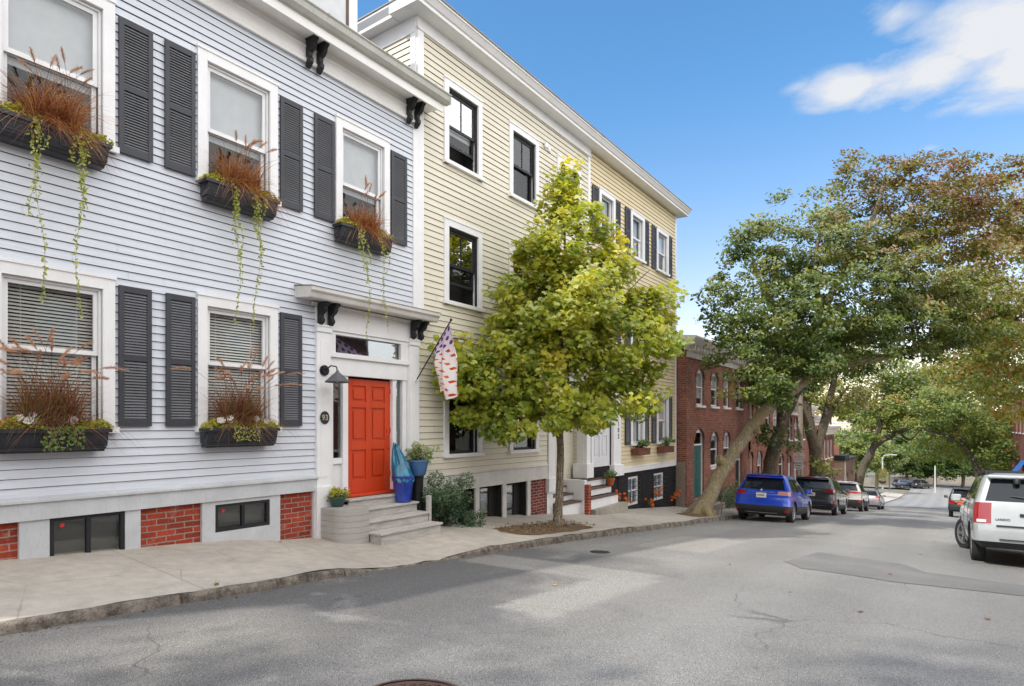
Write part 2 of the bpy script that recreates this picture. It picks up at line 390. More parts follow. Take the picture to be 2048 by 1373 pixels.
def asphalt():
    t = NT('aged asphalt', 0.82, spec=0.35); co = t.co(); s = t.sep(co)
    fine = t.noise(140, 3, 0.75); mid = t.noise(70, 3, 0.7); big = t.noise(0.45, 6, 0.6); pat = t.noise(1.6, 5, 0.6)
    wob = t.math('MULTIPLY', t.math('SUBTRACT', t.noise(0.7, 5, 0.65), 0.5), 3.6)
    # tree shade painted along the near left kerb, grading into the older pale asphalt
    e = t.math('ADD', t.math('ADD', t.math('MULTIPLY', s[0], 1.0), t.math('MULTIPLY', s[1], 0.16)), t.math('MULTIPLY', wob, 1.15))
    darkm = t.ramp(t.math('MULTIPLY_ADD', e, 0.1, 0.5), [(0.19, 1.0), (0.33, 0.0)])
    darkm = t.math('MULTIPLY', darkm, t.ramp(t.noise(0.62, 5, 0.6, dist=0.6), [(0.56, 1.0), (0.66, 0.15)]))
    lim = t.ramp(t.math('MULTIPLY', t.math('ADD', s[1], t.math('MULTIPLY', wob, 0.25)), 0.05), [(0.44, 1.0), (0.475, 0.0)])
    dk = t.math('MULTIPLY', darkm, lim)
    a = t.mix(t.ramp(big, [(0.3, 0.0), (0.7, 1.0)]), (0.260, 0.250, 0.236), (0.215, 0.207, 0.197))
    a = t.mix(t.math('MULTIPLY', dk, 0.95), a, (0.125, 0.122, 0.121))
    a = t.mix(t.math('MULTIPLY', t.ramp(pat, [(0.6, 0.0), (0.72, 1.0)]), 0.22), a, (0.29, 0.27, 0.245))
    wb = t.math('MULTIPLY', t.math('SUBTRACT', t.noise(4.5, 6, 0.7), 0.5), 0.34)
    def region(cx, cy, hx, hy, fe):            # a worn paler rectangle, for old repairs and the painted sunlit spot
        dx = t.math('SUBTRACT', t.math('ABSOLUTE', t.math('ADD', t.math('SUBTRACT', s[0], cx), wb)), hx)
        dy = t.math('SUBTRACT', t.math('ABSOLUTE', t.math('ADD', t.math('SUBTRACT', s[1], cy), wb)), hy)
        return t.math('SUBTRACT', 1.0, t.math('DIVIDE', t.math('MAXIMUM', dx, dy), fe), clamp=True)
    pm = t.math('MAXIMUM', t.math('MAXIMUM', region(-4.55, 7.45, 1.35, .42, .12), region(-3.35, 6.2, .30, 1.25, .10)), region(-4.2, 12.3, .60, 1.35, .15))
    a = t.mix(t.math('MULTIPLY', pm, 0.62), a, (0.315, 0.30, 0.275))
    a = t.mix(t.math('MULTIPLY', region(-4.75, 2.5, .25, .35, .7), 0.5), a, (0.29, 0.275, 0.25))  # sunlit spot painted into the asphalt colour
    # tyre-polished lanes and oil drips
    lane = t.ramp(t.math('ABSOLUTE', t.math('SUBTRACT', t.math('FRACT', t.math('MULTIPLY', t.math('ADD', s[0], .2), .62)), .5)), [(0.12, 0.86), (0.34, 1.04)])
    a = t.mix(0.6, a, t.mix(1.0, a, lane, 'MULTIPLY'))
    oil = t.ramp(t.voro(1.1), [(0.035, 0.55), (0.075, 0.0)]); a = t.mix(t.math('MULTIPLY', oil, t.ramp(t.noise(.8, 2), [(.45, 0), (.6, 1)])), a, (0.07, 0.068, 0.066))
    a = t.mix(1.0, a, t.ramp(fine, [(0.36, 0.35), (0.5, 0.98), (0.64, 2.0)]), 'MULTIPLY')
    a = t.mix(1.0, a, t.ramp(mid, [(0.3, 0.80), (0.7, 1.2)]), 'MULTIPLY')
    peb = t.voro(62); a = t.mix(t.ramp(peb, [(0.12, 0.75), (0.20, 0.0)]), a, (0.52, 0.49, 0.46)); a = t.mix(t.ramp(t.voro(75, vec=t.mapping(co, loc=(3.1, 1.7, 0))), [(0.12, 0.6), (0.20, 0.0)]), a, (0.06, 0.058, 0.056))
    wv = t.new('ShaderNodeVectorMath', operation='ADD'); t.link(co, wv.inputs[0])
    nn = t.new('ShaderNodeTexNoise'); t.link(co, nn.inputs['Vector']); nn.inputs['Scale'].default_value = 1.3; nn.inputs['Detail'].default_value = 6
    sc_ = t.new('ShaderNodeVectorMath', operation='SCALE'); t.link(nn.outputs[1], sc_.inputs[0]); sc_.inputs['Scale'].default_value = 0.7; t.link(sc_.outputs[0], wv.inputs[1])
    vo = t.voro(0.33, 'DISTANCE_TO_EDGE', vec=t.mapping(wv.outputs[0], (1, 0.7, 0)))
    cr = t.math('MULTIPLY', t.ramp(vo, [(0.0008, 0.8), (0.0026, 0.0)]), t.ramp(t.noise(0.5, 3), [(0.50, 0.0), (0.62, 0.7)]))
    a = t.mix(cr, a, (0.045, 0.043, 0.042))
    t.color(a).normal(t.bump(t.math('ADD', fine, mid), 0.55, 0.006)); return t.m
M['asphalt'] = asphalt()
def patch(name, c, lo, hi):
    t = NT(name, 0.85, spec=0.3)
    a = t.mix(1.0, c, t.ramp(t.noise(230, 2, 0.7), [(0.30, 0.5), (0.5, 1.0), (0.70, 1.6)]), 'MULTIPLY')
    a = t.mix(1.0, a, t.ramp(t.noise(0.9, 4), [(0.3, lo), (0.7, hi)]), 'MULTIPLY')
    t.color(a).normal(t.bump(t.noise(150, 3), 0.5, 0.006)); return t.m
M['patch_dark'] = patch('dark asphalt patch', (0.200, 0.194, 0.187), 0.85, 1.12)
M['patch_pale'] = patch('pale asphalt patch', (0.272, 0.258, 0.236), 0.85, 1.15)

def granite():
    t = NT('granite kerb', 0.85, spec=0.3)
    n = t.noise(7, 7, 0.7); n2 = t.noise(60, 3, 0.7)
    a = t.mix(t.ramp(n, [(0.36, 0.0), (0.64, 1.0)]), (0.30, 0.255, 0.21), (0.070, 0.058, 0.048))
    a = t.mix(1.0, a, t.ramp(n2, [(0.3, 0.65), (0.7, 1.3)]), 'MULTIPLY')
    s = t.sep(t.co()); fr = t.math('ABSOLUTE', t.math('SUBTRACT', t.math('FRACT', t.math('MULTIPLY', s[1], 0.5)), 0.5))
    a = t.mix(t.ramp(fr, [(0.003, 0.8), (0.008, 0.0)]), a, (0.04, 0.035, 0.03))
    t.color(a).normal(t.bump(t.math('ADD', n, n2), 0.8, 0.02)); return t.m
M['kerb'] = granite()
def soil():
    t = NT('mulch soil', 0.95, spec=0.1)
    n = t.noise(40, 5, 0.7); a = t.ramp(n, [(0.35, (0.09, 0.055, 0.032)), (0.55, (0.20, 0.135, 0.085)), (0.7, (0.34, 0.25, 0.16))])
    t.color(a).normal(t.bump(n, 0.8, 0.02)); return t.m
M['soil'] = soil()
M['ground'] = patch('bare ground', (0.20, 0.19, 0.15), 0.8, 1.1)
M['bark_old'] = bark('furrowed bark', (0.34, 0.27, 0.18), (0.52, 0.44, 0.31), moss=(0.40, 0.32, 0.14))
M['bark_grey'] = bark('grey brown bark', (0.13, 0.105, 0.075), (0.23, 0.19, 0.14))
M['bark_young'] = bark('pale flaking bark', (0.25, 0.19, 0.13), (0.42, 0.35, 0.26))
M['leaf_maple'] = leafmat('maple leaf', [(0.0, (0.11, 0.19, 0.03)), (0.25, (0.23, 0.31, 0.04)), (0.5, (0.40, 0.43, 0.055)), (0.75, (0.56, 0.54, 0.075)), (1.0, (0.68, 0.55, 0.10))], 0.45, 0.5)
M['leaf_big'] = leafmat('street tree leaf', [(0.0, (0.045, 0.085, 0.018)), (0.3, (0.115, 0.165, 0.030)), (0.50, (0.22, 0.245, 0.050)), (0.70, (0.23, 0.175, 0.065)), (0.86, (0.22, 0.125, 0.070)), (1.0, (0.38, 0.11, 0.06))], 0.3, 0.35)
M['leaf_dark'] = leafmat('dark leaf', [(0.0, (0.03, 0.065, 0.014)), (0.5, (0.075, 0.12, 0.022)), (1.0, (0.17, 0.19, 0.04))], 0.3, 0.35)
M['leaf_far'] = leafmat('far sunlit leaf', [(0.0, (0.05, 0.09, 0.022)), (0.4, (0.12, 0.17, 0.04)), (0.8, (0.28, 0.32, 0.08)), (1.0, (0.46, 0.42, 0.09))], 0.3, 0.45)
M['leaf_autumn'] = leafmat('turning leaf', [(0.0, (0.06, 0.12, 0.025)), (0.35, (0.16, 0.22, 0.045)), (0.62, (0.33, 0.31, 0.07)), (0.82, (0.33, 0.15, 0.04)), (1.0, (0.34, 0.075, 0.035))], 0.3, 0.4)
M['leaf_shrub'] = leafmat('shrub leaf', [(0.0, (0.022, 0.05, 0.025)), (0.5, (0.065, 0.12, 0.06)), (1.0, (0.20, 0.27, 0.14))], 3.0, 0.25)
M['leaf_light'] = leafmat('variegated leaf', [(0.0, (0.10, 0.16, 0.04)), (0.5, (0.30, 0.36, 0.16)), (1.0, (0.55, 0.56, 0.36))], 3.0, 0.3)
M['leaf_lime'] = leafmat('yellow green bedding leaf', [(0.0, (0.16, 0.17, 0.02)), (0.5, (0.36, 0.36, 0.03)), (0.85, (0.52, 0.46, 0.05)), (1.0, (0.55, 0.20, 0.03))], 3.0, 0.3)
M['leaf_vine'] = leafmat('vine leaf', [(0.0, (0.18, 0.21, 0.04)), (0.5, (0.36, 0.40, 0.08)), (1.0, (0.58, 0.52, 0.16))], 3.0, 0.3)
M['leaf_geranium'] = leafmat('bright green leaf', [(0.0, (0.06, 0.12, 0.025)), (1.0, (0.24, 0.34, 0.09))], 3.0, 0.3)
M['petal'] = leafmat('flower petal', [(0.0, (0.80, 0.80, 0.80)), (1.0, (0.85, 0.83, 0.86))], 3.0, 0.3)
M['petal_red'] = leafmat('red petal', [(0.0, (0.55, 0.03, 0.015)), (0.6, (0.70, 0.12, 0.02)), (1.0, (0.80, 0.30, 0.03))], 3.0, 0.3)
M['blade_rust'] = leafmat('rust grass blade', [(0.0, (0.12, 0.022, 0.014)), (0.35, (0.25, 0.075, 0.032)), (0.65, (0.44, 0.20, 0.085)), (1.0, (0.72, 0.50, 0.26))], 2.0, 0.35)
M['blade_plum'] = leafmat('plum grass blade', [(0.0, (0.09, 0.022, 0.026)), (0.35, (0.22, 0.055, 0.05)), (0.55, (0.18, 0.17, 0.05)), (0.75, (0.40, 0.16, 0.11)), (1.0, (0.62, 0.42, 0.26))], 2.0, 0.35)
M['plume'] = leafmat('feathery plume', [(0.0, (0.38, 0.19, 0.16)), (0.5, (0.60, 0.38, 0.30)), (1.0, (0.78, 0.62, 0.50))], 2.0, 0.4)
M['rubber'] = plain('tyre rubber', (0.022, 0.021, 0.021), 0.85)
M['rim'] = plain('alloy rim', (0.45, 0.45, 0.47), 0.3, 0.8)
M['trim_black'] = plain('black car trim', (0.022, 0.022, 0.024), 0.55)
M['chrome'] = plain('bright trim', (0.65, 0.65, 0.66), 0.18, 1.0)
M['tail'] = plain('red lamp lens', (0.30, 0.008, 0.010), 0.15, 0.0, 0.6, 0.8)
M['tail_clear'] = plain('clear lamp lens', (0.62, 0.55, 0.52), 0.12, 0.0, 0.6, 0.8)
M['plate'] = plain('licence plate', (0.72, 0.70, 0.68), 0.4)
M['ink'] = plain('dark lettering', (0.02, 0.02, 0.025), 0.5)
M['ink_red'] = plain('red lettering', (0.55, 0.03, 0.03), 0.5)
M['car_glass'] = plain('tinted car glass', (0.012, 0.016, 0.022), 0.04, 0.0, 0.45, 0.0)
def carpaint(name, c, metal=0.35, rough=0.28):
    t = NT(name, rough, metal, 0.5); t.b.inputs['Coat Weight'].default_value = 1.0; t.b.inputs['Coat Roughness'].default_value = 0.03
    a = t.mix(1.0, c, t.ramp(t.noise(3, 4), [(0.3, 0.93), (0.7, 1.04)]), 'MULTIPLY')
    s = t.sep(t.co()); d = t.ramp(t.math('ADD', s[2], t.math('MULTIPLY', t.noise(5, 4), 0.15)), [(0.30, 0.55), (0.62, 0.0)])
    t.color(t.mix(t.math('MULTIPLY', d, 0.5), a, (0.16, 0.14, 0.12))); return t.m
M['sign_white'] = paint('sign face', (0.74, 0.73, 0.70), 0.5, 0.05, 0.15)
M['pole_wood'] = worn_wood('utility pole wood', (0.24, 0.19, 0.15), (0.34, 0.29, 0.24))
M['blue_glaze'] = plain('blue glazed pot', (0.006, 0.035, 0.30), 0.15, 0.0, 0.6, 0.7, 0.3)
M['blue_film'] = plain('teal blue plastic film', (0.008, 0.15, 0.26), 0.22, 0.0, 0.6, 0.4, 0.5)
M['blue_pot'] = plain('slate blue pot', (0.06, 0.15, 0.32), 0.45)
M['green_pot'] = plain('dark green pot', (0.035, 0.07, 0.06), 0.45)
M['grey_pole'] = plain('pale pole', (0.55, 0.54, 0.52), 0.6)
# ---------------------------------------------------------------- building pieces
def front(X): return lambda s, n, z: (X + n, s, z)
def side_near(Y): return lambda s, n, z: (s, Y - n, z)      # faces the camera end of the street
def free_spans(a, b, cuts):
    sp = [(a, b)]
    for c0, c1 in cuts:
        out = []
        for s0, s1 in sp:
            if c1 <= s0 or c0 >= s1: out.append((s0, s1)); continue
            if c0 > s0: out.append((s0, c0))
            if c1 < s1: out.append((c1, s1))
        sp = out
    return [(p, q) for p, q in sp if q - p > 0.004]
def clapboard(name, parent, fmap, s0, s1, z0, z1, holes, h, mat, lip=0.019, rng=None):
    mb = MB(); rng = rng or random.Random(3); lip0 = lip
    z = z0
    while z < z1 - 0.01:
        joints = sorted(s0 + (s1 - s0) * rng.random() for _ in range(max(1, int((s1 - s0) / 3.2)))); lip = lip0 + rng.uniform(-.0025, .0025)
        zt = min(z + h, z1); cuts = sorted({z, zt} | {e for hh in holes for e in hh[2:4] if z < e < zt})
        for a, b in zip(cuts[:-1], cuts[1:]):
            mid = (a + b) / 2
            cs = [(hh[0], hh[1]) for hh in holes if hh[2] < mid < hh[3]]
            na = lip + (0.003 - lip) * (a - z) / h; nb = lip + (0.003 - lip) * (b - z) / h
            gap = 0.007 if b == zt and zt < z1 else 0.0
            spans = []
            for p, q in free_spans(s0, s1, cs):
                jt = [v for v in joints if p + .15 < v < q - .15]; e_ = [p] + jt + [q]
                spans += [(e_[i] + (.0012 if i else 0), e_[i + 1] - (.0012 if i < len(e_) - 2 else 0)) for i in range(len(e_) - 1)]
            for p, q in spans:
                ext = 0.0
                mb.quad(fmap(p, na, a), fmap(q, na, a), fmap(q, nb, b - gap), fmap(p, nb, b - gap), 0)
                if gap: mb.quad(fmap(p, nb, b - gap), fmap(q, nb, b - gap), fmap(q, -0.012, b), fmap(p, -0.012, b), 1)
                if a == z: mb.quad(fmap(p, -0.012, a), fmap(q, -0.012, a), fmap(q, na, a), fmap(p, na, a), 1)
        z = zt
    return mb.build(name, [mat, M['groove'] if mat is M['blue_siding'] else M['edge_shade_y']], parent)
M['groove'] = plain('shaded board edge', (0.16, 0.15, 0.15), 0.8)  # shadow line under each board lip painted into the edge colour
M['edge_shade_y'] = plain('shaded cream board edge', (0.20, 0.16, 0.11), 0.8)

def louvre_mesh(w, h, name='shutter'):
    """one louvred shutter, local: x out of the wall, y 0..w, z 0..h"""
    mb = MB(); st = 0.055; t = 0.036
    mb.box(0, t, 0, st, 0, h); mb.box(0, t, w - st, w, 0, h)
    rails = [(0, 0.10), (h * 0.47, h * 0.47 + 0.075), (h - 0.075, h)]
    for a, b in rails: mb.box(0.002, t - 0.003, st, w - st, a, b)
    for (a, b) in ((rails[0][1], rails[1][0]), (rails[1][1], rails[2][0])):
        n = int((b - a) / 0.034); sp = (b - a) / n
        for i in range(n):
            z = a + sp * (i + 0.5)
            mb.add([(0.004, st, z + 0.016), (0.004, w - st, z + 0.016), (0.030, w - st, z - 0.014), (0.030, st, z - 0.014),
                    (0.004, st, z + 0.009), (0.004, w - st, z + 0.009), (0.030, w - st, z - 0.021), (0.030, st, z - 0.021)],
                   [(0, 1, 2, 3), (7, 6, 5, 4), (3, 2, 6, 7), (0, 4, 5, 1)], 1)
    mb.box(-0.004, 0.002, st * .5, w - st * .5, 0.03, h - 0.03)
    return mb
_SH = {}
def shutter(parent, X, y0, w, z0, h, mat=None, tilt=0.0):
    key = (round(w, 3), round(h, 3), (mat or M['shutter']).name)
    if key not in _SH:
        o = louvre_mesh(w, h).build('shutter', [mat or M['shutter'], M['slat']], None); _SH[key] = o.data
    else:
        o = bpy.data.objects.new('shutter', _SH[key]); COL.objects.link(o)
    o.parent = parent; o.location = Vector((X + 0.024, y0, z0)) - _base_of(parent)
    o.rotation_euler = (tilt, 0, 0); ORG[o.name] = _base_of(parent)
    return o

def window(parent, X, ya, yb, za, zb, cas=0.12, trim='white', sash='white', muntin=0, fill='dark', glassm='glass',
           sill=True, casd=0.045, lower_open=0.0, mid=None, blind_to=None, st=0.045, deep=0.42, rows=0, bw=0.0):
    tr = M[trim]; sm = M[sash]
    a, b, c, d = ya + cas, yb - cas, za + (cas * 0.55 if sill else cas), zb - cas
    mb = MB()
    mb.box(X - 0.02, X + casd, ya, a, za, zb); mb.box(X - 0.02, X + casd, b, yb, za, zb)
    mb.box(X - 0.02, X + casd + 0.003, a, b, d, zb)
    mb.box(X - 0.02, X + casd + 0.018, ya - 0.012, yb + 0.012, zb, zb + 0.035)
    if sill: mb.box(X - 0.10, X + casd + 0.045, ya - 0.03, yb + 0.03, za, c)
    else: mb.box(X - 0.02, X + casd, a, b, za, c)
    # jambs and the room behind
    for (p, q, m0) in ((X - 0.115, X + 0.0, 0), (X - deep, X - 0.115, 1)):
        mb.quad((p, a, c), (q, a, c), (q, a, d), (p, a, d), m0); mb.quad((q, b, c), (p, b, c), (p, b, d), (q, b, d), m0)
        mb.quad((p, a, d), (q, a, d), (q, b, d), (p, b, d), m0); mb.quad((q, a, c), (p, a, c), (p, b, c), (q, b, c), m0)
    mb.quad((X - deep, a, c), (X - deep, b, c), (X - deep, b, d), (X - deep, a, d), 1)
    w = mb.build('window', [tr, M['room'] if fill == 'curtain' else M['dark']], parent)
    mz = mid if mid is not None else (c + d) / 2
    s = MB()
    if bw: # storm frame round the opening
        s.box(X - 0.03, X - 0.008, a, a + bw, c, d); s.box(X - 0.03, X - 0.008, b - bw, b, c, d); s.box(X - 0.03, X - 0.008, a + bw, b - bw, d - bw, d)
    a0, b0, d0 = a + bw, b - bw, d - bw
    lo = c + lower_open
    for (z0, z1, xo) in ((mz - 0.02, d0, 0.035), (lo, mz + 0.02 + lower_open, 0.075)):
        x0, x1 = X - xo - 0.035, X - xo
        s.box(x0, x1, a0, a0 + st, z0, z1); s.box(x0, x1, b0 - st, b0, z0, z1)
        s.box(x0, x1, a0 + st, b0 - st, z1 - st, z1); s.box(x0, x1, a0 + st, b0 - st, z0, z0 + st * 1.1)
    x0, x1 = X - 0.065, X - 0.04
    for k in range(muntin):
        y = a0 + (b0 - a0) * (k + 1) / (muntin + 1); s.box(x0, x1, y - 0.011, y + 0.011, mz + 0.02, d0 - st)
    for k in range(rows):
        z = mz + (d0 - mz) * (k + 1) / (rows + 1); s.box(x0, x1, a0 + st, b0 - st, z - 0.01, z + 0.01)
    s.build('sash', sm, w)
    g = MB()
    g.quad((X - 0.052, a0 + st, mz), (X - 0.052, b0 - st, mz), (X - 0.052, b0 - st, d0 - st), (X - 0.052, a0 + st, d0 - st))
    g.build('pane', M[glassm], w)
    g = MB()
    g.quad((X - 0.092, a0 + st, lo + st), (X - 0.092, b0 - st, lo + st), (X - 0.092, b0 - st, mz + lower_open), (X - 0.092, a0 + st, mz + lower_open))
    g.build('pane', M['glass_low'], w)
    if fill == 'blind':
        f = MB(); bt = blind_to if blind_to is not None else c + 0.02; z = d - 0.05
        while z > bt:
            f.add([(X - 0.145, a + .02, z + .014), (X - 0.145, b - .02, z + .014), (X - 0.122, b - .02, z - .014), (X - 0.122, a + .02, z - .014)], [(0, 1, 2, 3)]); z -= 0.040
        f.box(X - 0.175, X - 0.13, a + .01, b - .01, d - .045, d - 0.002)
        for y in (a + (b - a) * .22, a + (b - a) * .78): f.box(X - 0.133, X - 0.131, y - .003, y + .003, bt, d - .05)
        f.build('blind', M['blind'], w)
    if fill == 'shade':
        f = MB(); bt = blind_to if blind_to is not None else mz - 0.02
        f.box(X - 0.150, X - 0.146, a + .01, b - .01, bt, d - .01); f.box(X - 0.156, X - 0.144, a + .01, b - .01, bt - .02, bt)
        f.build('blind', M['curtain'], w)
    if fill == 'curtain':
        f = MB(); n = 24
        for i in range(n):
            y0 = a + (b - a) * i / n; y1 = a + (b - a) * (i + 1) / n
            xa = X - 0.17 + 0.02 * math.sin(i * 2.1); xb = X - 0.17 + 0.02 * math.sin((i + 1) * 2.1)
            f.quad((xa, y0, c), (xb, y1, c), (xb, y1, d), (xa, y0, d))
        f.build('curtain', M['curtain'], w)
    return (ya + 0.02, yb - 0.02, za + 0.02, zb - 0.02)

def bracket_prof(sx, sz):
    p = [(0, 0), (.30, 0), (.30, -.07), (.255, -.095), (.235, -.17), (.17, -.225), (.115, -.245), (.10, -.31), (.145, -.36), (.135, -.42), (.085, -.46), (.03, -.50), (0, -.50)]
    return [(x / .30 * sx, z / .50 * sz) for x, z in p]
def bracket(parent, X, y, z, sx=0.25, sz=0.5, w=0.085, mat=None):
    mb = MB(); mb.prism_y([(X + a, z + b) for a, b in bracket_prof(sx, sz)], y - w / 2, y + w / 2)
    mb.box(X - .0, X + sx + .012, y - w / 2 - .01, y + w / 2 + .01, z - .035, z - .001)
    return mb.build('bracket', mat or M['black'], parent, bevel=0.006)

def solid_wall(mb, X, y0, y1, z0, z1, holes, m=0, jamb=0.14):
    ys = sorted({y0, y1} | {v for h in holes for v in h[:2]}); zs = sorted({z0, z1} | {v for h in holes for v in h[2:4]})
    for a, b in zip(ys[:-1], ys[1:]):
        for c, d in zip(zs[:-1], zs[1:]):
            my, mz = (a + b) / 2, (c + d) / 2
            if any(h[0] < my < h[1] and h[2] < mz < h[3] for h in holes): continue
            mb.quad((X, a, c), (X, b, c), (X, b, d), (X, a, d), m)
    for h in holes:
        a, b, c, d = h[:4]; q = X - jamb
        mb.quad((q, a, c), (X, a, c), (X, a, d), (q, a, d), m); mb.quad((X, b, c), (q, b, c), (q, b, d), (X, b, d), m)
        mb.quad((q, a, d), (X, a, d), (X, b, d), (q, b, d), m); mb.quad((X, a, c), (q, a, c), (q, b, c), (X, b, c), m)

def text_mesh(txt, size, parent, mat, place, rot, name='lettering', th=0.003, bold=0.0, align='CENTER'):
    cu = bpy.data.curves.new(name, 'FONT'); cu.body = txt; cu.size = size; cu.extrude = th; cu.align_x = align; cu.align_y = 'CENTER'; cu.offset = bold
    t = bpy.data.objects.new(name, cu); COL.objects.link(t)
    dg = bpy.context.evaluated_depsgraph_get(); me = bpy.data.meshes.new_from_object(t.evaluated_get(dg)); me.name = name
    bpy.data.objects.remove(t); me.materials.clear()
    o = link_mesh(name, me, parent, [mat]); o.location = Vector(place) - _base_of(parent); o.rotation_euler = rot
    return o
FRONT_ROT = (math.pi / 2, 0, math.pi / 2)      # reads correctly seen from the street side (+x)
# ================================================================= BLUE HOUSE
X = FX
bh = thing('clapboard_house', 'pale blue clapboard house with charcoal shutters and an orange front door', 'house', (FX, 2.5, -1.6))
BW = [(2.02, 3.31), (4.261, 5.536), (6.561, 7.82)]      # windows between the shutters
holes = []
for i, (a, b) in enumerate(BW):
    holes.append(window(bh, X, a + .03, b - .03, 3.30, 5.12, cas=.13, fill='shade', glassm='glass_dim', blind_to=4.0, mid=4.08, st=.05, bw=.03))
for i, (a, b) in enumerate(BW[:2]):
    holes.append(window(bh, X, a + .03, b - .03, -0.10, 1.76, cas=.13, fill='blind', glassm='glass', mid=.85, st=.045, bw=.03))
holes.append((6.22, 8.60, -1.3, 1.95))                   # the whole doorway
clapboard('wall', bh, front(X), -3.0, 8.52, -0.80, 5.74, holes, 0.104, M['blue_siding'])
for (a, b) in BW:
    for y0 in (a - .40, b + .01):
        if b > 7 and y0 > b: y0 = 7.82
        shutter(bh, X, y0, .39, 3.34, 1.66)
for (a, b) in BW[:2]:
    shutter(bh, X, a - .385, .375, -0.02, 1.73); shutter(bh, X, b + .01, .375, -0.02, 1.73)
mb = MB()                                               # mass of the house behind the boards
mb.box(X - 9, X - .43, -3.0, 8.50, -2.4, 6.1); mb.box(X - .43, X - .02, 8.44, 8.50, -2.4, 6.1); mb.box(X - .43, X - .02, -3.0, -2.94, -2.4, 6.1)
mb.build('side_wall', M['blue_siding'], bh)
mb = MB()
mb.box(X - .02, X + .035, 8.40, 8.535, 2.15, 5.73)
mb.build('corner_board', M['white'], bh, bevel=.004)
mb = MB()                                               # frieze, soffit and crown
mb.box(X - .02, X + .055, -3.0, 8.56, 5.735, 6.12)
mb.prism_y([(X + .055, 5.735), (X + .075, 5.72), (X + .09, 5.765), (X + .055, 5.80)], -3.0, 8.57)
mb.prism_y([(X + .055, 5.94), (X + .085, 5.97), (X + .055, 6.0)], -3.0, 8.56)
mb.build('frieze', M['eave'], bh)
mb = MB()
mb.prism_y([(X - .45, 6.122), (X + .40, 6.06), (X + .40, 5.98), (X + .43, 5.98), (X + .45, 6.17), (X - .45, 6.40)], -3.0, 8.80)
mb.build('cornice', M['eave'], bh)
g = MB()
g.prism_y([(X + .452, 6.11), (X + .50, 6.12), (X + .555, 6.17), (X + .575, 6.25), (X + .60, 6.27), (X + .60, 6.285), (X + .56, 6.285), (X + .54, 6.20), (X + .49, 6.15), (X + .452, 6.15)], -3.0, 8.86)
g.box(X + .455, X + .575, 8.85, 8.87, 6.12, 6.28)
for k in range(10): g.box(X + .452, X + .60, -2.4 + k * 1.2, -2.37 + k * 1.2, 6.26, 6.29)
g.build('gutter', M['gutter'], bh)
for y in (3.76, 3.94, 6.02, 6.22, 8.22, 8.43): bracket(bh, X + .057, y, 6.09, .24, .46, .075)
mb = MB()
mb.prism_y([(X + .43, 6.18), (X + .45, 6.20), (X - 2.5, 7.1), (X - 9, 7.2), (X - 9, 6.1), (X - .4, 6.1)], -3.0, 8.48)
mb.build('roof', M['slate'], bh)
dm = MB()                                               # dormer over the eave
dm.box(X - 2.2, X - .26, 6.0, 7.22, 6.25, 8.2, 0); dm.prism_y([(X - 2.3, 8.2), (X - .12, 8.2), (X - .12, 8.28), (X - 2.3, 8.42)], 5.86, 7.36)
dm.box(X - .26, X - .22, 5.96, 6.14, 6.3, 8.2, 0); dm.box(X - .26, X - .22, 7.08, 7.26, 6.3, 8.2, 0); dm.box(X - .26, X - .22, 6.14, 7.08, 7.98, 8.2, 0)
dorm = dm.build('dormer', M['white'], bh)
dm = MB(); dm.box(X - .258, X - .235, 6.14, 6.19, 6.4, 7.98); dm.box(X - .258, X - .235, 7.03, 7.08, 6.4, 7.98); dm.box(X - .258, X - .236, 6.18, 7.04, 7.93, 7.98); dm.box(X - .258, X - .236, 6.18, 7.04, 6.4, 6.46); dm.build('sash', M['brown_step'], dorm)
dm = MB(); dm.box(X - .255, X - .25, 6.19, 7.03, 6.4, 7.98); dm.build('pane', M['curtain'], dorm)
mb = MB()                                               # water table
mb.prism_y([(X - .02, -.80), (X + .03, -.80), (X + .085, -.835), (X + .085, -.86), (X + .05, -.875), (X + .05, -1.06), (X - .02, -1.06)], -3.0, 6.22)
mb.build('water_table', M['grey_base'], bh)
# foundation: brick panels and painted posts with basement windows
for a, b in ((-3.0, 2.48), (3.56, 4.37), (5.55, 6.18)): fb = MB(); fb.box(X - .40, X - .03, a, b, -2.5, -1.058); fb.build('foundation', M['brick_red'], bh)
for a, b in ((2.34, 2.62), (3.40, 3.58), (4.36, 4.545), (5.385, 5.56), (6.16, 6.24)): fp = MB(); fp.box(X - .05, X + .022, a, b, -2.5, -1.058); fp.build('foundation_post', M['grey_base'], bh, bevel=.004)
for a, b in ((-2.5, -1.50), (-1.115, -1.058)): fp = MB(); fp.box(X - .05, X + .018, 4.545, 5.385, a, b); fp.build('foundation_board', M['grey_base'], bh)
for a, b, c, d in ((2.62, 3.40, -1.60, -1.058), (4.545, 5.385, -1.50, -1.112)):
    w = MB(); t = .045
    w.box(X - .04, X + .01, a, b, d - t, d); w.box(X - .04, X + .01, a, b, c, c + t); w.box(X - .04, X + .01, a, a + t, c + t, d - t)
    w.box(X - .04, X + .01, b - t, b, c + t, d - t); m_ = (a + b) / 2; w.box(X - .04, X + .012, m_ - .022, m_ + .022, c + t, d - t)
    w.box(X - .42, X - .40, a, b, c, d)
    wo = w.build('basement_window', M['black'], bh)
    g = MB(); g.quad((X - .02, a + t, c + t), (X - .02, b - t, c + t), (X - .02, b - t, d - t), (X - .02, a + t, d - t)); g.build('pane', M['glass_dim'], wo)
    g = MB(); g.box(X - .12, X - .115, a + t, b - t, c + t, d - t); g.build('curtain', plain('dim net curtain', (.12, .115, .10), .9), wo)
    s = MB(); s.disc_x(X - .018, a + .13, d - .10, .024, .003, 14); s.build('sticker', M['ink_red'], wo)
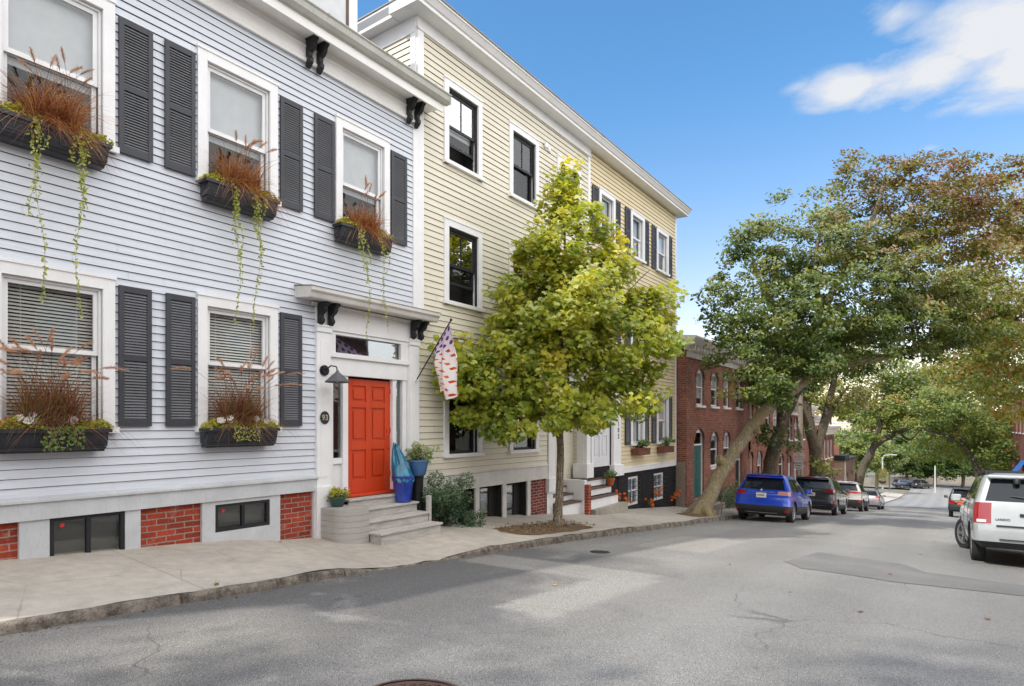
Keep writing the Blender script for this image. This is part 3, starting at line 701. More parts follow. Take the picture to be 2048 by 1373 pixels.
# ---- doorway
D0, D1, DZ0, DZ1 = 6.90, 7.93, -1.19, 0.80
mb = MB()                                               # pilasters, entablature, jambs
for a, b in ((6.20, 6.47), (8.28, 8.535)):
    mb.box(X - .02, X + .06, a, b, -1.0, 1.50); mb.box(X - .02, X + .085, a - .012, b + .012, 1.50, 1.60); mb.box(X - .02, X + .10, a - .02, b + .02, 1.585, 1.62)
    mb.box(X - .02, X + .10, a - .03, b + .02, -2.3, -1.0)
    mb.box(X + .06, X + .068, a + .06, b - .06, -.85, 1.36)
mb.box(X - .02, X + .035, 6.20, 8.535, 1.62, 1.99)      # board over the transom
mb.box(X - .05, X + .05, 6.47, 8.28, 1.555, 1.62); mb.box(X - .05, X + .02, 6.47, 6.60, 1.16, 1.555); mb.box(X - .05, X + .02, 8.09, 8.28, 1.16, 1.555)
mb.box(X - .05, X + .02, 6.60, 8.09, 1.50, 1.555); mb.box(X - .05, X + .05, 6.47, 8.28, 1.12, 1.20)
mb.box(X - .05, X - .0, 6.47, 8.28, .83, 1.12)
mb.box(X - .12, X - .02, 6.47, 6.58, -1.19, .83); mb.box(X - .12, X - .03, 6.79, 6.90, -1.19, .83)      # sidelight posts
mb.box(X - .12, X - .03, 7.93, 8.02, -1.19, .83); mb.box(X - .12, X - .02, 8.17, 8.28, -1.19, .83)
for a, b in ((6.58, 6.79), (8.02, 8.17)):
    mb.box(X - .12, X - .05, a, b, -.66, -.56); mb.box(X - .13, X - .09, a, b, -1.19, -.66)
ds = mb.build('door_surround', M['white'], bh, bevel=.005)
g = MB(); g.box(X - .06, X - .055, 6.60, 8.09, 1.20, 1.50); g.build('transom_pane', M['glass_dim'], bh)
g = MB(); g.box(X - .10, X - .095, 6.58, 6.79, -.56, .83); g.build('sidelight_pane', M['glass_dim'], bh)
g = MB(); g.box(X - .10, X - .095, 8.02, 8.17, -.56, .83); g.build('sidelight_pane', M['glass_dim'], bh)
g = MB(); g.box(X - .42, X - .40, 6.4, 8.3, -1.2, 1.6); g.build('hallway', M['dark'], bh)
mb = MB()                                               # door hood
mb.prism_y([(X - .02, 2.17), (X + .44, 2.12), (X + .44, 2.06), (X + .40, 2.03), (X + .38, 1.97), (X + .36, 1.95), (X - .02, 1.99)], 5.82, 8.72)
mb.prism_y([(X + .03, 1.99), (X + .10, 1.955), (X + .03, 1.90)], 6.1, 8.58)
hood = mb.build('door_hood', M['old_white'], bh, bevel=.006)
mb = MB(); mb.prism_y([(X - .02, 2.172), (X + .45, 2.122), (X + .45, 2.128), (X - .02, 2.19)], 5.81, 8.73); mb.build('flashing', M['roof_grey'], hood)
for y in (6.24, 6.44, 8.33, 8.53): bracket(bh, X + .06, y, 1.955, .22, .36, .075)
# the door itself
dr = MB(); xd = X - .10
dr.box(xd - .06, xd - .026, D0, D1, DZ0, DZ1)
pz = [(-1.19, -.96), (-.44, -.29), (.30, .40), (.68, .80)]; py = [(6.90, 7.03), (7.355, 7.475), (7.80, 7.93)]
for a, b in py: dr.box(xd - .026, xd, a, b, DZ0, DZ1)
for a, b in pz:
    for p, q in ((7.03, 7.355), (7.475, 7.80)): dr.box(xd - .026, xd - .0005, p, q, a, b)
for (a, b) in ((-.96, -.44), (-.29, .30), (.40, .68)):
    for p, q in ((7.03, 7.355), (7.475, 7.80)): dr.box(xd - .016, xd - .006, p + .05, q - .05, a + .05, b - .05)
door = dr.build('door', M['orange'], bh, bevel=.004)
hd = MB(); hd.tube([(xd, 7.86, -.20), (xd + .05, 7.86, -.22), (xd + .055, 7.86, -.32), (xd + .05, 7.86, -.42), (xd, 7.86, -.44)], .011, 8)
hd.disc_x(xd, 7.86, -.10, .026, .02, 14); hd.build('handle', M['orange'], door, smooth=40)
for z in (-.9, -.1, .62):
    h = MB(); h.box(xd - .005, xd + .012, 7.925, 7.945, z - .05, z + .05); h.build('hinge', M['orange'], door)
mb = MB(); mb.box(X - .14, X + .02, 6.75, 8.08, -1.235, -1.192); mb.build('threshold', M['orange'], bh)
# number plaque and lamp: fixed to the pilaster
pl = thing('number_plaque', 'small round black house number plaque on the white door pilaster', 'plaque', (X + .07, 6.335, .05))
c = MB(); n_ = 26
c.prism_x([(6.335 + .088 * math.cos(6.2832 * k / n_), .115 + .105 * math.sin(6.2832 * k / n_)) for k in range(n_)], X + .069, X + .082); c.build('backplate', M['ink'], pl)
c = MB(); c.disc_x(X + .082, 6.335, .115, .006, .001, 8)
text_mesh('93', .125, pl, M['brass'], (X + .085, 6.335, .113), FRONT_ROT, 'numerals', .002, .002)
lamp = thing('wall_lamp', 'dark cone shaded barn lamp on a round mount beside the orange door', 'lamp', (X + .06, 6.33, .8))
c = MB(); c.disc_x(X + .069, 6.32, .88, .085, .03, 24); c.disc_x(X + .099, 6.32, .88, .065, .02, 24); c.build('mount', M['metal_dark'], lamp, smooth=30)
c = MB(); c.tube([(X + .11, 6.32, .88), (X + .22, 6.34, .95), (X + .33, 6.36, .93), (X + .36, 6.36, .86)], .011, 8); c.build('arm', M['metal_dark'], lamp, smooth=50)
c = MB(); c.lathe(X + .36, 6.36, [(.018, .87), (.03, .84), (.20, .685), (.195, .675), (.02, .82)], 28); c.build('lamp_shade', paint('grey shade enamel', (.10, .10, .11), .4), lamp, smooth=30)
c = MB(); c.lathe(X + .36, 6.36, [(.015, .80), (.045, .76), (.05, .72), (.03, .69), (.005, .68)], 14); c.build('bulb', M['curtain'], lamp, smooth=60)
bp_ = MB(); bp_.prism_x([(6.235 + .1 - .1 * math.cos(a), (.98 if a <= math.pi else .80) + (.09 * math.sin(a))) for a in [2 * math.pi * k / 24 for k in range(24)]], X + .06, X + .069); bp_.build('mount_board', M['white'], lamp)
# ---- wooden steps
stp = thing('doorstep', 'worn grey wooden steps with rounded end below the orange door', 'steps', (X, 7.2, -1.8))
mb = MB()
gz = -2.3
ST = [(-1.25, .18, 6.72, 8.10), (-1.40, .40, 6.62, 8.12), (-1.565, .68, 6.62, 8.12), (-1.73, .98, 6.72, 8.12)]
for i, (z, px, a, b) in enumerate(ST):
    prev = ST[i - 1][1] if i else -.02
    mb.box(X + max(prev - .03, -.02), X + px + .03, a - .03 * (i > 0), b + .03, z - .035, z)
    mb.box(X + px - .025, X + px, a + .01, b, (ST[i + 1][0] if i < 3 else gz), z - .035)
mb.box(X + .10, X + .97, 8.09, 8.12, gz, -1.77); mb.box(X + .1, X + .67, 8.09, 8.12, -1.77, -1.60); mb.box(X + .1, X + .39, 8.09, 8.12, -1.6, -1.435)
mb.build('tread', M['step_wood'], stp, bevel=.005)
mb = MB(); mb.box(X + .10, X + .16, 8.13, 8.21, gz, -1.0); mb.box(X + .60, X + .68, 8.14, 8.21, gz, -1.28); mb.build('post', M['step_wood'], stp, bevel=.005)
mb = MB(); arc = [(X + .0, 6.24)] + [(X + .40 + .32 * math.cos(a), 6.56 - .32 * math.sin(a)) for a in [math.pi / 2 - math.pi / 2 * k / 10 for k in range(11)]] + [(X + .72, 6.70), (X + .0, 6.70)]
mb.prism_z(arc, gz, -1.33)
for k in range(6):
    z0 = gz + .40 + k * .094
    ar2 = [(X + .0, 6.235)] + [(X + .40 + .326 * math.cos(a), 6.56 - .326 * math.sin(a)) for a in [math.pi / 2 - math.pi / 2 * k2 / 10 for k2 in range(11)]] + [(X + .726, 6.69), (X + .0, 6.69)]
    mb.prism_z(ar2, z0, z0 + .087)
mb.build('rounded_cheek', M['cheek'], stp)
mb = MB(); mb.box(X + .60, X + .96, 6.73, 6.76, gz, -1.768); mb.build('side_board', M['step_wood'], stp)

# ================================================================= CREAM HOUSE
yh = thing('cream_house', 'tall cream clapboard house with black framed windows and white trim', 'house', (FX, 12, -2.3))
YC = [(9.28, 10.51), (11.54, 12.78), (13.69, 14.93)]
Y0, Y1 = 8.54, 15.46
hz = []
rows = [(5.30, 7.02), (2.45, 4.18), (-.67, 1.30)]
for r, (za, zb) in enumerate(rows):
    for k, (a, b) in enumerate(YC):
        if r == 2 and k == 2: continue
        hz.append(window(yh, X, a, b, za, zb, cas=.135, sash='black', muntin=1 if r < 2 else 0, fill='dark' if r != 0 or k else 'shade', glassm='glass_dim',
                         lower_open=.0 if (r, k) not in ((0, 0), (1, 0)) else .38, blind_to=(zb + za) / 2 - .1 if not r else None, st=.05, bw=.045))
hz.append((13.25, 15.46, -2.6, 1.2))                     # porch recess
clapboard('wall', yh, front(X), Y0 + .0, Y1, -1.02, 7.62, hz, 0.1245, M['yellow_siding'])
clapboard('wall', yh, side_near(Y0), X - 9, X - .02, 5.6, 7.55, [], 0.1245, M['yellow_siding'])
mb = MB(); mb.box(X - 9, X - .43, Y0 + .02, 15.44, -3.2, 7.9); mb.box(X - .43, X - .02, Y0 + .02, Y0 + .06, -3.2, 7.9)
mb.build('side_wall', M['yellow_siding'], yh)
mb = MB()
mb.box(X - .03, X + .035, Y0 - .01, Y0 + .15, 2.2, 7.62); mb.box(X - .16, X - .03, Y0 - .035, Y0 + .0, 5.6, 7.55); mb.box(X - .02, X + .03, 15.38, 15.50, 1.6, 7.62)
mb.build('corner_board', M['white'], yh, bevel=.004)
mb = MB()
mb.box(X - .02, X + .045, Y0 - .03, 15.50, 7.62, 7.86); mb.box(X - .02, X + .06, Y0 - .03, 15.5, 7.60, 7.635)
mb.box(X - 9, X - .02, Y0 - .04, Y0 + .0, 7.55, 7.86)
mb.build('frieze', M['white'], yh)
def crown(mb, ya, yb, z):
    mb.prism_y([(X - .4, z), (X + .36, z - .02), (X + .36, z + .05), (X + .39, z + .055), (X + .46, z + .15), (X + .48, z + .155), (X + .48, z + .19), (X - .4, z + .26)], ya, yb)
mb = MB(); crown(mb, Y0 - .36, 15.5, 7.85)
mb.prism_x([(Y0 + .1, 7.85), (Y0 - .28, 7.84), (Y0 - .28, 7.90), (Y0 - .36, 8.0), (Y0 - .36, 8.04), (Y0 + .1, 8.10)], X - 9, X - .41)
mb.build('cornice', M['white'], yh)
mb = MB(); mb.box(X - 9, X + .50, Y0 - .38, 15.5, 8.045, 8.075); mb.box(X - 9, X - .3, Y0 - .2, 15.5, 8.075, 8.13)
mb.build('roof', M['roof_grey'], yh)
mb = MB(); mb.prism_y([(X - .02, -1.0), (X + .03, -1.0), (X + .055, -1.03), (X + .03, -1.05), (X + .03, -1.36), (X - .02, -1.36)], Y0, 13.24); mb.build('water_table', M['old_white'], yh)
for a, b in ((12.34, 13.24), (Y0, 9.0)): mb = MB(); mb.box(X - .3, X - .02, a, b, -3.1, -1.358); mb.build('foundation', M['brick_old'], yh)
BYW = [(wy(905), wy(947)), (wy(962), wy(1004)), (wy(1014), wy(1052))]
for y in (wy(899), wy(954), wy(1008.5), wy(1057)): mb = MB(); mb.box(X - .06, X + .02, y - .07, y + .07, -3.1, -1.358); mb.build('foundation_post', M['old_white'], yh, bevel=.004)
for (a, b) in BYW:
    w = MB(); t = .04; c, d = -2.6, -1.36
    w.box(X - .30, X - .02, a - .04, a, c, d); w.box(X - .30, X - .02, b, b + .04, c, d); w.box(X - .32, X - .30, a, b, c, d)
    w.box(X - .20, X - .17, a, a + t, c, d); w.box(X - .20, X - .17, b - .28, b - .28 + t, c, d); w.box(X - .20, X - .17, a + t, b - .28, d - t - .03, d - .03); w.box(X - .20, X - .17, a + t, b - .28, -2.02, -1.98)
    w.box(X - .20, X - .17, b - .24, b, c, d)
    wo = w.build('basement_window', M['dark'], yh)
    g = MB(); g.box(X - .192, X - .188, a + t, b - .28, -2.45, d - .07); g.build('pane', M['glass_dim'], wo)
    g = MB(); z = -1.48
    while z > -1.98: g.box(X - .26, X - .235, a + t, b - .28, z - .004, z + .004); z -= .05
    g.box(X - .262, X - .258, a + t, b - .28, -1.98, -1.44)
    g.build('blind', plain('dusty blind', (.32, .36, .36), .7), wo)
# porch recess with its own steps
mb = MB(); mb.box(X - .06, X + .05, 13.22, 13.54, -1.42, 1.42); mb.box(X - .08, X + .09, 13.18, 13.60, -1.72, -1.36)
mb.box(X - .06, X + .04, 13.54, 15.30, 1.05, 1.42); mb.box(X - .04, X + .34, 13.1, 15.6, 1.42, 1.52)
mb.box(X - .31, X + .02, 15.30, 15.52, -1.10, 1.42); mb.box(X - .22, X - .20, 15.285, 15.30, -1.10, 1.40); mb.box(X - .10, X - .08, 15.285, 15.30, -1.10, 1.40)
mb.box(X - .36, X + .10, 15.16, 15.56, -1.50, -1.10)
mb.build('porch_pilaster', M['white'], yh, bevel=.006)
clapboard('porch_wall', yh, front(X - 1.3), 13.2, 15.30, -1.46, 1.2, [], 0.1245, M['yellow_siding'])
clapboard('porch_wall', yh, side_near(15.32), X - 1.3, X - .31, -1.46, 1.2, [], 0.1245, M['yellow_siding'])
mb = MB(); mb.box(X - 1.32, X - .0, 13.54, 15.3, 1.05, 1.1); mb.box(X - 1.32, X - .02, 13.2, 13.54, -2.6, 1.2); mb.box(X - 1.3, X - .02, 15.32, 15.44, -3.0, -1.46); mb.box(X - 1.3, X + .32, 14.60, 14.74, -3.0, -1.50); mb.build('porch_lining', M['white'], yh)
for k, ch in enumerate('96'):
    text_mesh(ch, .20, yh, M['ink'], (X + .055, 13.33 + .09 * k, -.02 - .17 * k), FRONT_ROT, 'numeral', .003, .003)
st2 = thing('porch_steps', 'white risers and brown treads climbing into the cream house porch', 'steps', (X - .1, 14.1, -2.4))
mb = MB(); tb = MB()
for xo, z in ((X + .25, -2.05), (X + .0, -1.86), (X - .22, -1.67), (X - .45, -1.48)):
    mb.box(xo - .06, xo - .03, 13.56, 14.59, z - (.5 if z < -2 else .17), z - .035); tb.box(xo - .28, xo, 13.55, 14.595, z - .035, z)
mb.build('riser', M['white'], st2); tb.build('tread', M['brown_step'], st2, bevel=.004)
mb = MB(); mb.box(X - 1.3, X - .70, 13.55, 15.3, -1.6, -1.47); mb.build('porch_floor', M['brown_step'], yh)
mb = MB(); mb.box(X + .035, X + .09, wy(1086) + .0, wy(1086) + .12, 6.98, 7.12); mb.box(X + .02, X + .06, wy(1094), wy(1094) + .10, 6.95, 7.08); mb.build('junction_box', M['white'], yh, bevel=.01)

# ================================================================= YELLOW HOUSE
ph = thing('yellow_house', 'yellow clapboard house with grey shutters above a black brick basement', 'house', (FX, 19, -2.7))
hp = []
PC = [(15.98, 17.03), (18.16, 19.25), (20.3, 21.4)]
for r, (za, zb) in enumerate(((5.37, 6.89), (2.45, 4.05), (-.67, 1.04))):
    for k, (a, b) in enumerate(PC):
        if r == 2 and k == 0: continue
        hp.append(window(ph, X, a, b, za, zb, cas=.13, trim='white', sash='white', fill='curtain' if (r + k) % 2 else 'shade', glassm='glass_dim', st=.045, casd=.07))
        shutter(ph, X, a - .385, .365, za + .03, zb - za - .05); shutter(ph, X, b + .015, .365, za + .03, zb - za - .05)
hp.append((15.50, 17.42, -2.9, 1.5))
clapboard('wall', ph, front(X), 15.5, 22.25, -1.33, 7.86, hp, 0.125, M['pale_siding'])
mb = MB(); mb.box(X - 9, X - .43, 15.46, 22.2, -3.6, 7.8); mb.box(X - .43, X - .02, 22.14, 22.2, -3.6, 7.8); mb.build('side_wall', M['pale_siding'], ph)
mb = MB(); mb.box(X - .02, X + .03, 22.18, 22.28, -1.33, 7.85); mb.build('corner_board', M['white'], ph)
mb = MB(); crown(mb, 15.5, 22.62, 7.85); mb.build('cornice', M['white'], ph)
mb = MB(); mb.box(X - 9, X + .50, 15.5, 22.65, 8.045, 8.075); mb.box(X - 9, X - .3, 15.5, 22.3, 8.075, 8.12); mb.build('roof', M['roof_grey'], ph)
mb = MB(); mb.prism_y([(X - .02, -1.33), (X + .03, -1.33), (X + .04, -1.36), (X + .03, -1.38), (X + .03, -1.52), (X - .02, -1.52)], 17.44, 22.26); mb.build('water_table', M['white'], ph)
mb = MB(); bhh = [(18.1, 18.9, -2.6, -1.68), (20.2, 21.1, -2.65, -1.70)]
solid_wall(mb, X - .01, 17.40, 22.24, -3.6, -1.52, bhh, 0, .2); mb.box(X - .8, X - .015, 17.35, 17.42, -3.6, -1.52)
mb.build('basement_wall', M['black_brick'], ph)
for a, b, c, d in bhh:
    w = MB(); t = .07
    w.box(X - .12, X - .04, a, a + t, c, d); w.box(X - .12, X - .04, b - t, b, c, d); w.box(X - .12, X - .04, a + t, b - t, d - t, d); w.box(X - .12, X - .04, a + t, b - t, c, c + t); w.box(X - .10, X - .06, a + t, b - t, (c + d) / 2 - .02, (c + d) / 2 + .02)
    w.box(X - .10, X - .07, (a + b) / 2 - .012, (a + b) / 2 + .012, c + t, d - t)
    wo = w.build('basement_window', M['white'], ph)
    g = MB(); g.box(X - .09, X - .085, a + t, b - t, c + t, d - t); g.build('pane', M['glass_dim'], wo)
    g = MB(); g.box(X - .16, X - .15, a, b, c, d); g.build('curtain', M['curtain'], wo)
    g = MB()
    for k in range(1, 6): z = c + (d - c) * k / 6; g.tube([(X + .06, a + .02, z), (X + .06, b - .02, z)], .009, 6)
    for y in (a + .04, b - .04): g.tube([(X + .06, y, c + .05), (X + .06, y, d - .05)], .009, 6)
    g.build('window_bar', M['metal_dark'], wo)
# doorway: white panel door set between pilasters, the number running down the far one
mb = MB()
mb.box(X - .02, X + .07, 16.90, 17.42, -1.25, 1.5); mb.box(X - .04, X + .13, 16.82, 17.50, -1.56, -1.22)
mb.box(X - .10, X + .05, 15.53, 15.66, -1.25, 1.5); mb.box(X - .04, X + .05, 15.66, 16.9, 1.05, 1.5); mb.box(X - .04, X + .42, 15.55, 17.6, 1.5, 1.62)
mb.box(X - .14, X - .10, 15.6, 16.9, .68, 1.05); mb.prism_y([(X + .0, 1.62), (X + .42, 1.62), (X + .0, 1.82)], 15.55, 17.6)
mb.build('door_surround', M['white'], ph, bevel=.005)
dr = MB(); xd = X - .06
dr.box(xd - .05, xd - .025, 15.66, 16.90, -1.24, .80)
for a, b in ((15.66, 15.86), (16.22, 16.36), (16.70, 16.90)): dr.box(xd - .025, xd, a, b, -1.24, .80)
for z0, z1 in ((-1.24, -.95), (-.33, -.02), (.62, .80)):
    for p, q in ((15.86, 16.22), (16.36, 16.70)): dr.box(xd - .025, xd - .001, p, q, z0, z1)
for z0, z1 in ((-.95, -.33), (-.02, .62)):
    for p, q in ((15.86, 16.22), (16.36, 16.70)): dr.box(xd - .025, xd - .006, p + .06, q - .06, z0 + .06, z1 - .06)
door = dr.build('door', M['white_door'], ph, bevel=.004)
g = MB(); g.prism_x([(16.28 + .34 * math.cos(math.pi * k / 12), -.12 + .42 * math.sin(math.pi * k / 12)) for k in range(13)], xd + .001, xd + .008); g.build('fanlight', M['glass_low'], door)
g.build('fanlight_backing', M['dark'], door) if 0 else None
g = MB(); g.prism_x([(16.28 + .335 * math.cos(math.pi * k / 12), -.118 + .412 * math.sin(math.pi * k / 12)) for k in range(13)], xd - .004, xd + .0005); g.build('dark_pane', M['dark'], door)
mb = MB(); mb.box(X - .8, X - .03, 15.53, 17.40, -3.3, -1.26); mb.build('porch_base', M['black_brick'], ph)
for k, ch in enumerate('102'):
    text_mesh(ch, .20, ph, M['ink'], (X + .075, 17.22, .02 - .19 * k), FRONT_ROT, 'numeral', .003, .003)
st3 = thing('entrance_steps', 'white and brown steps with a concrete base below the white panelled door', 'steps', (X + .2, 15.6, -2.5))
mb = MB(); tb = MB()
for xo, z, ye in ((X + .46, -2.00, 16.42), (X + .28, -1.77, 16.34), (X + .12, -1.54, 16.30)):
    mb.box(xo - .05, xo - .02, 14.76, ye, z - (.3 if z < -1.9 else .20), z - .035); tb.box(xo - (.26 if z > -1.6 else .22), xo + .01, 14.76, ye + .02, z - .035, z); mb.box(X + .0, xo - .05, ye - .03, ye, z - .26, z - .035)
mb.box(X - .02, X + .28, 14.742, 14.758, -2.6, -1.55)
mb.build('riser', M['white'], st3); tb.build('tread', M['brown_step'], st3, bevel=.004)
mb = MB(); mb.prism_x([(14.80, -3.2), (16.85, -3.2), (16.85, -2.30), (16.5, -2.27), (14.80, -2.30)], X + .0, X + .56); mb.build('concrete_base', M['concrete'], st3, bevel=.012)
mb = MB(); mb.box(X + .32, X + .45, 14.60, 14.74, -3.2, -1.62); mb.build('brick_cheek', M['brick_red'], st3)
# ================================================================= BRICK ROW
def brick_house(label, y0, y1, zb, zt, X, sgn, mat, ups, lows, doors, cat='house', name='brick_house', depth=9, corn=True, side='near', chim=None, hidden=False):
    """ups / lows: window spans (ya, yb, za, zb); doors: (ya, yb, za, zb, material key); arched heads on all"""
    r = thing(name, label, cat, (X, (y0 + y1) / 2, zb))
    def P(n, y, z): return (X + sgn * n, y, z)
    mb = MB(); holes = [tuple(h[:4]) for h in ups + lows + doors]
    ys = sorted({y0, y1} | {v for h in holes for v in h[:2]}); zs = sorted({zb - 1.5, zt} | {v for h in holes for v in h[2:4]})
    for a, b in zip(ys[:-1], ys[1:]):
        for c, d in zip(zs[:-1], zs[1:]):
            my, mz = (a + b) / 2, (c + d) / 2
            if any(h[0] < my < h[1] and h[2] < mz < h[3] for h in holes): continue
            mb.quad(P(0, a, c), P(0, b, c), P(0, b, d), P(0, a, d))
    for (a, b, c, d) in holes:
        mb.quad(P(-.16, a, c), P(0, a, c), P(0, a, d), P(-.16, a, d)); mb.quad(P(-.16, b, c), P(0, b, c), P(0, b, d), P(-.16, b, d)); mb.quad(P(-.16, a, d), P(0, a, d), P(0, b, d), P(-.16, b, d)); mb.quad(P(-.16, a, c), P(0, a, c), P(0, b, c), P(-.16, b, c))
        rr = (b - a) / 2; cy = (a + b) / 2; hh = rr * .8           # spandrels that round the head
        for s_ in (-1, 1):
            pts = [(cy + s_ * rr, d)] + [(cy + s_ * rr * math.cos(t), d - hh + hh * math.sin(t)) for t in [math.pi / 2 * k / 6 for k in range(7)]]
            n = len(mb.v); mb.v += [P(-.002, y, z) for y, z in pts]; mb.f.append(tuple(range(n, n + 8))); mb.m.append(0)
        m_ = 9                                                  # projecting brick hood over the head
        for k in range(m_):
            t0, t1 = math.pi * k / m_, math.pi * (k + 1) / m_
            q = [(cy + R * math.cos(t), d - hh + (hh + R - rr) * math.sin(t)) for R, t in ((rr + .02, t0), (rr + .13, t0), (rr + .13, t1), (rr + .02, t1))]
            mb.quad(*[P(.035, y, z) for y, z in q]); mb.quad(P(.035, *q[1]), P(0, *q[1]), P(0, *q[2]), P(.035, *q[2])); mb.quad(P(.035, *q[0]), P(0, *q[0]), P(0, *q[3]), P(.035, *q[3]))
    for yy in (y0, y1):
        mb.quad(P(0, yy, zb - 1.5), P(-depth, yy, zb - 1.5), P(-depth, yy, zt), P(0, yy, zt))
    mb.quad(P(-depth, y0, zb - 1.5), P(-depth, y1, zb - 1.5), P(-depth, y1, zt), P(-depth, y0, zt)); mb.quad(P(-depth, y0, zt), P(-depth, y1, zt), P(0, y1, zt), P(0, y0, zt))
    wall = mb.build('wall', M[mat], r)
    rng = random.Random(int(y0 * 7))
    for hh_, isdoor in [(h, 0) for h in ups + lows] + [(h, 1) for h in doors]:
        a, b, c, d = hh_[:4]; f = MB(); t = .065; xx = -.10
        def bx(p, q, e, g, n0=-.13, n1=-.07, m=0): 
            f.box(X + sgn * n0, X + sgn * n1, p, q, e, g, m)
        bx(a, a + t, c, d); bx(b - t, b, c, d); bx(a + t, b - t, d - .16, d); 
        rr = (b - a) / 2; cy = (a + b) / 2
        if not isdoor:
            bx(a + t, b - t, c, c + t); bx(a + t, b - t, (c + d) / 2 - .025, (c + d) / 2 + .025)
            f.box(X - sgn * .0, X + sgn * .07, a - .06, b + .06, c - .09, c - .005)
            w = f.build('window', M['white'], r)
            g = MB(); g.quad(P(-.115, a + t, c + t), P(-.115, b - t, c + t), P(-.115, b - t, d - .16), P(-.115, a + t, d - .16)); g.build('pane', M['glass_dim'], w)
            g = MB(); zz = d - (d - c) * rng.choice((.25, .5, .5, .8)); g.quad(P(-.14, a, zz), P(-.14, b, zz), P(-.14, b, d), P(-.14, a, d)); g.build('blind', M['curtain'], w)
            g = MB(); g.quad(P(-.158, a, c), P(-.158, b, c), P(-.158, b, d), P(-.158, a, d)); g.build('dark_room', M['dark'], w)
        else:
            zt_ = d - rr * 1.05
            bx(a + t, b - t, zt_ - .03, zt_ + .03)
            w = f.build('door_frame', M['white'], r)
            g = MB(); g.quad(P(-.12, a + t, zt_), P(-.12, b - t, zt_), P(-.12, b - t, d - .1), P(-.12, a + t, d - .1)); g.build('pane', M['glass_dim'], w)
            g = MB(); g.box(X - sgn * .15, X - sgn * .11, a + t, b - t, c, zt_ - .03)
            mm = (a + b) / 2
            for (p, q) in ((a + t + .07, mm - .04), (mm + .04, b - t - .07)):
                for (e, h2) in ((c + .2, c + .75), (c + .9, c + 1.35), (c + 1.45, zt_ - .2)):
                    if h2 > e + .1: g.box(X - sgn * .108, X - sgn * .098, p, q, e, h2)
            dd = g.build('door', M[hh_[4]], r, bevel=.003)
            g = MB(); g.disc_x(X - sgn * .10, b - t - .05, c + 1.0, .03, .03 * sgn, 10); g.build('handle', M['brass'], dd)
            g = MB(); g.box(X - sgn * .1, X + sgn * .45, a - .12, b + .12, zb - 1.2, c - .004); g.box(X + sgn * .45, X + sgn * .8, a - .12, b + .12, zb - 1.2, c - .2); g.build('doorstep', M['concrete'], r)
    if corn:
        c = MB(); e0, e1 = y0 - (.42 if side == 'near' else 0), y1 + (.42 if side == 'near' or side == 'end' else 0)
        pr = [(-.3, zt), (.10, zt - .28), (.14, zt - .10), (.34, zt - .06), (.44, zt + .06), (.50, zt + .16), (.50, zt + .22), (-.3, zt + .30)]
        c.prism_y([(X + sgn * a, z) for a, z in pr], e0, e1)
        if side == 'near':
            c.prism_x([(y0 - (a if a > 0 else -.3) * .9, z) for a, z in pr], X - sgn * 9, X - sgn * .31)
        yy = y0 + .1
        while yy < y1 - .1:
            c.box(X + sgn * .0, X + sgn * .30, yy, yy + .10, zt - .27, zt - .062); yy += .36
        c.box(X, X + sgn * .06, y0, y1, zt - .50, zt - .28)
        c.build('cornice', M['cornice_grey'], r, bevel=.006)
    c = MB(); c.box(X - sgn * depth, X + sgn * .2, y0, y1, zt + .01, zt + .12); c.build('roof', M['slate'], r)
    if chim:
        c = MB(); c.box(X - sgn * 2.2, X - sgn * 1.4, chim - .35, chim + .35, zt, zt + 1.5); c.box(X - sgn * 2.26, X - sgn * 1.34, chim - .41, chim + .41, zt + 1.35, zt + 1.5)
        c.build('chimney', M[mat], r)
    return r
XB = -7.95
def U(u): return wy(u, XB)
brick_house('red brick row house with the green arched door behind the leaning tree', 22.45, 31.6, -3.3, 3.05, XB, 1, 'brick_row',
            [(U(1392.5), U(1408), .77, 2.20), (U(1422), U(1436), .77, 2.20), (U(1447), U(1459), .77, 2.20), (U(1472), U(1483), .77, 2.2)],
            [(U(1421), U(1436.5), -1.75, -.30), (U(1447), U(1460), -1.75, -.30)],
            [(U(1388), U(1408), -2.85, -.16, 'green_door'), (U(1471), U(1483), -3.6, -1.1, 'dark')])
brick_house('red brick row house with a window air conditioner', 31.6, 40.45, -4.3, 1.95, XB, 1, 'brick_row',
            [(U(u), U(u + 9), -.35, 1.1) for u in (1497, 1514, 1531, 1546, 1560)], [(U(1497), U(1506), -2.9, -1.35), (U(1515), U(1524), -2.9, -1.35), (U(1542), U(1550), -2.9, -1.35)],
            [(U(1558), U(1567), -4.2, -1.7, 'dark')], side='mid', chim=39)
brick_house('red brick row house with pale arched windows beside the parking signs', 40.45, 48.1, -5.2, 1.1, XB, 1, 'brick_row2',
            [(U(u), U(u + 6), -.95, .50) for u in (1577, 1589, 1602)], [(U(u), U(u + 6), -3.6, -2.0) for u in (1564.5, 1589)] if 0 else [(U(1588), U(1594), -3.7, -2.1), (U(1600), U(1606), -3.7, -2.1)], [(U(1575), U(1582), -4.6, -1.9, 'white_door')], side='mid')
brick_house('red brick row house between two trees with a lower cornice', 48.1, 53.7, -6.0, .45, XB, 1, 'brick_row',
            [(U(u), U(u + 4.5), -1.5, .0) for u in (1624, 1633)], [(U(u), U(u + 4.5), -4.4, -2.8) for u in (1624, 1633)], [(U(1641), U(1645), -5.4, -3.0, 'dark')], side='mid', chim=52)
brick_house('end brick row house with a bracketed cornice against the sky', 53.7, 59.1, -6.5, -.30, XB, 1, 'brick_row2',
            [(U(u), U(u + 3), -2.7, -.95) for u in (1649, 1655.5, 1661.5)], [(U(u), U(u + 3), -5.6, -4.0) for u in (1649, 1655.5)], [(U(1661), U(1664.5), -6.2, -4.0, 'dark')], side='end')
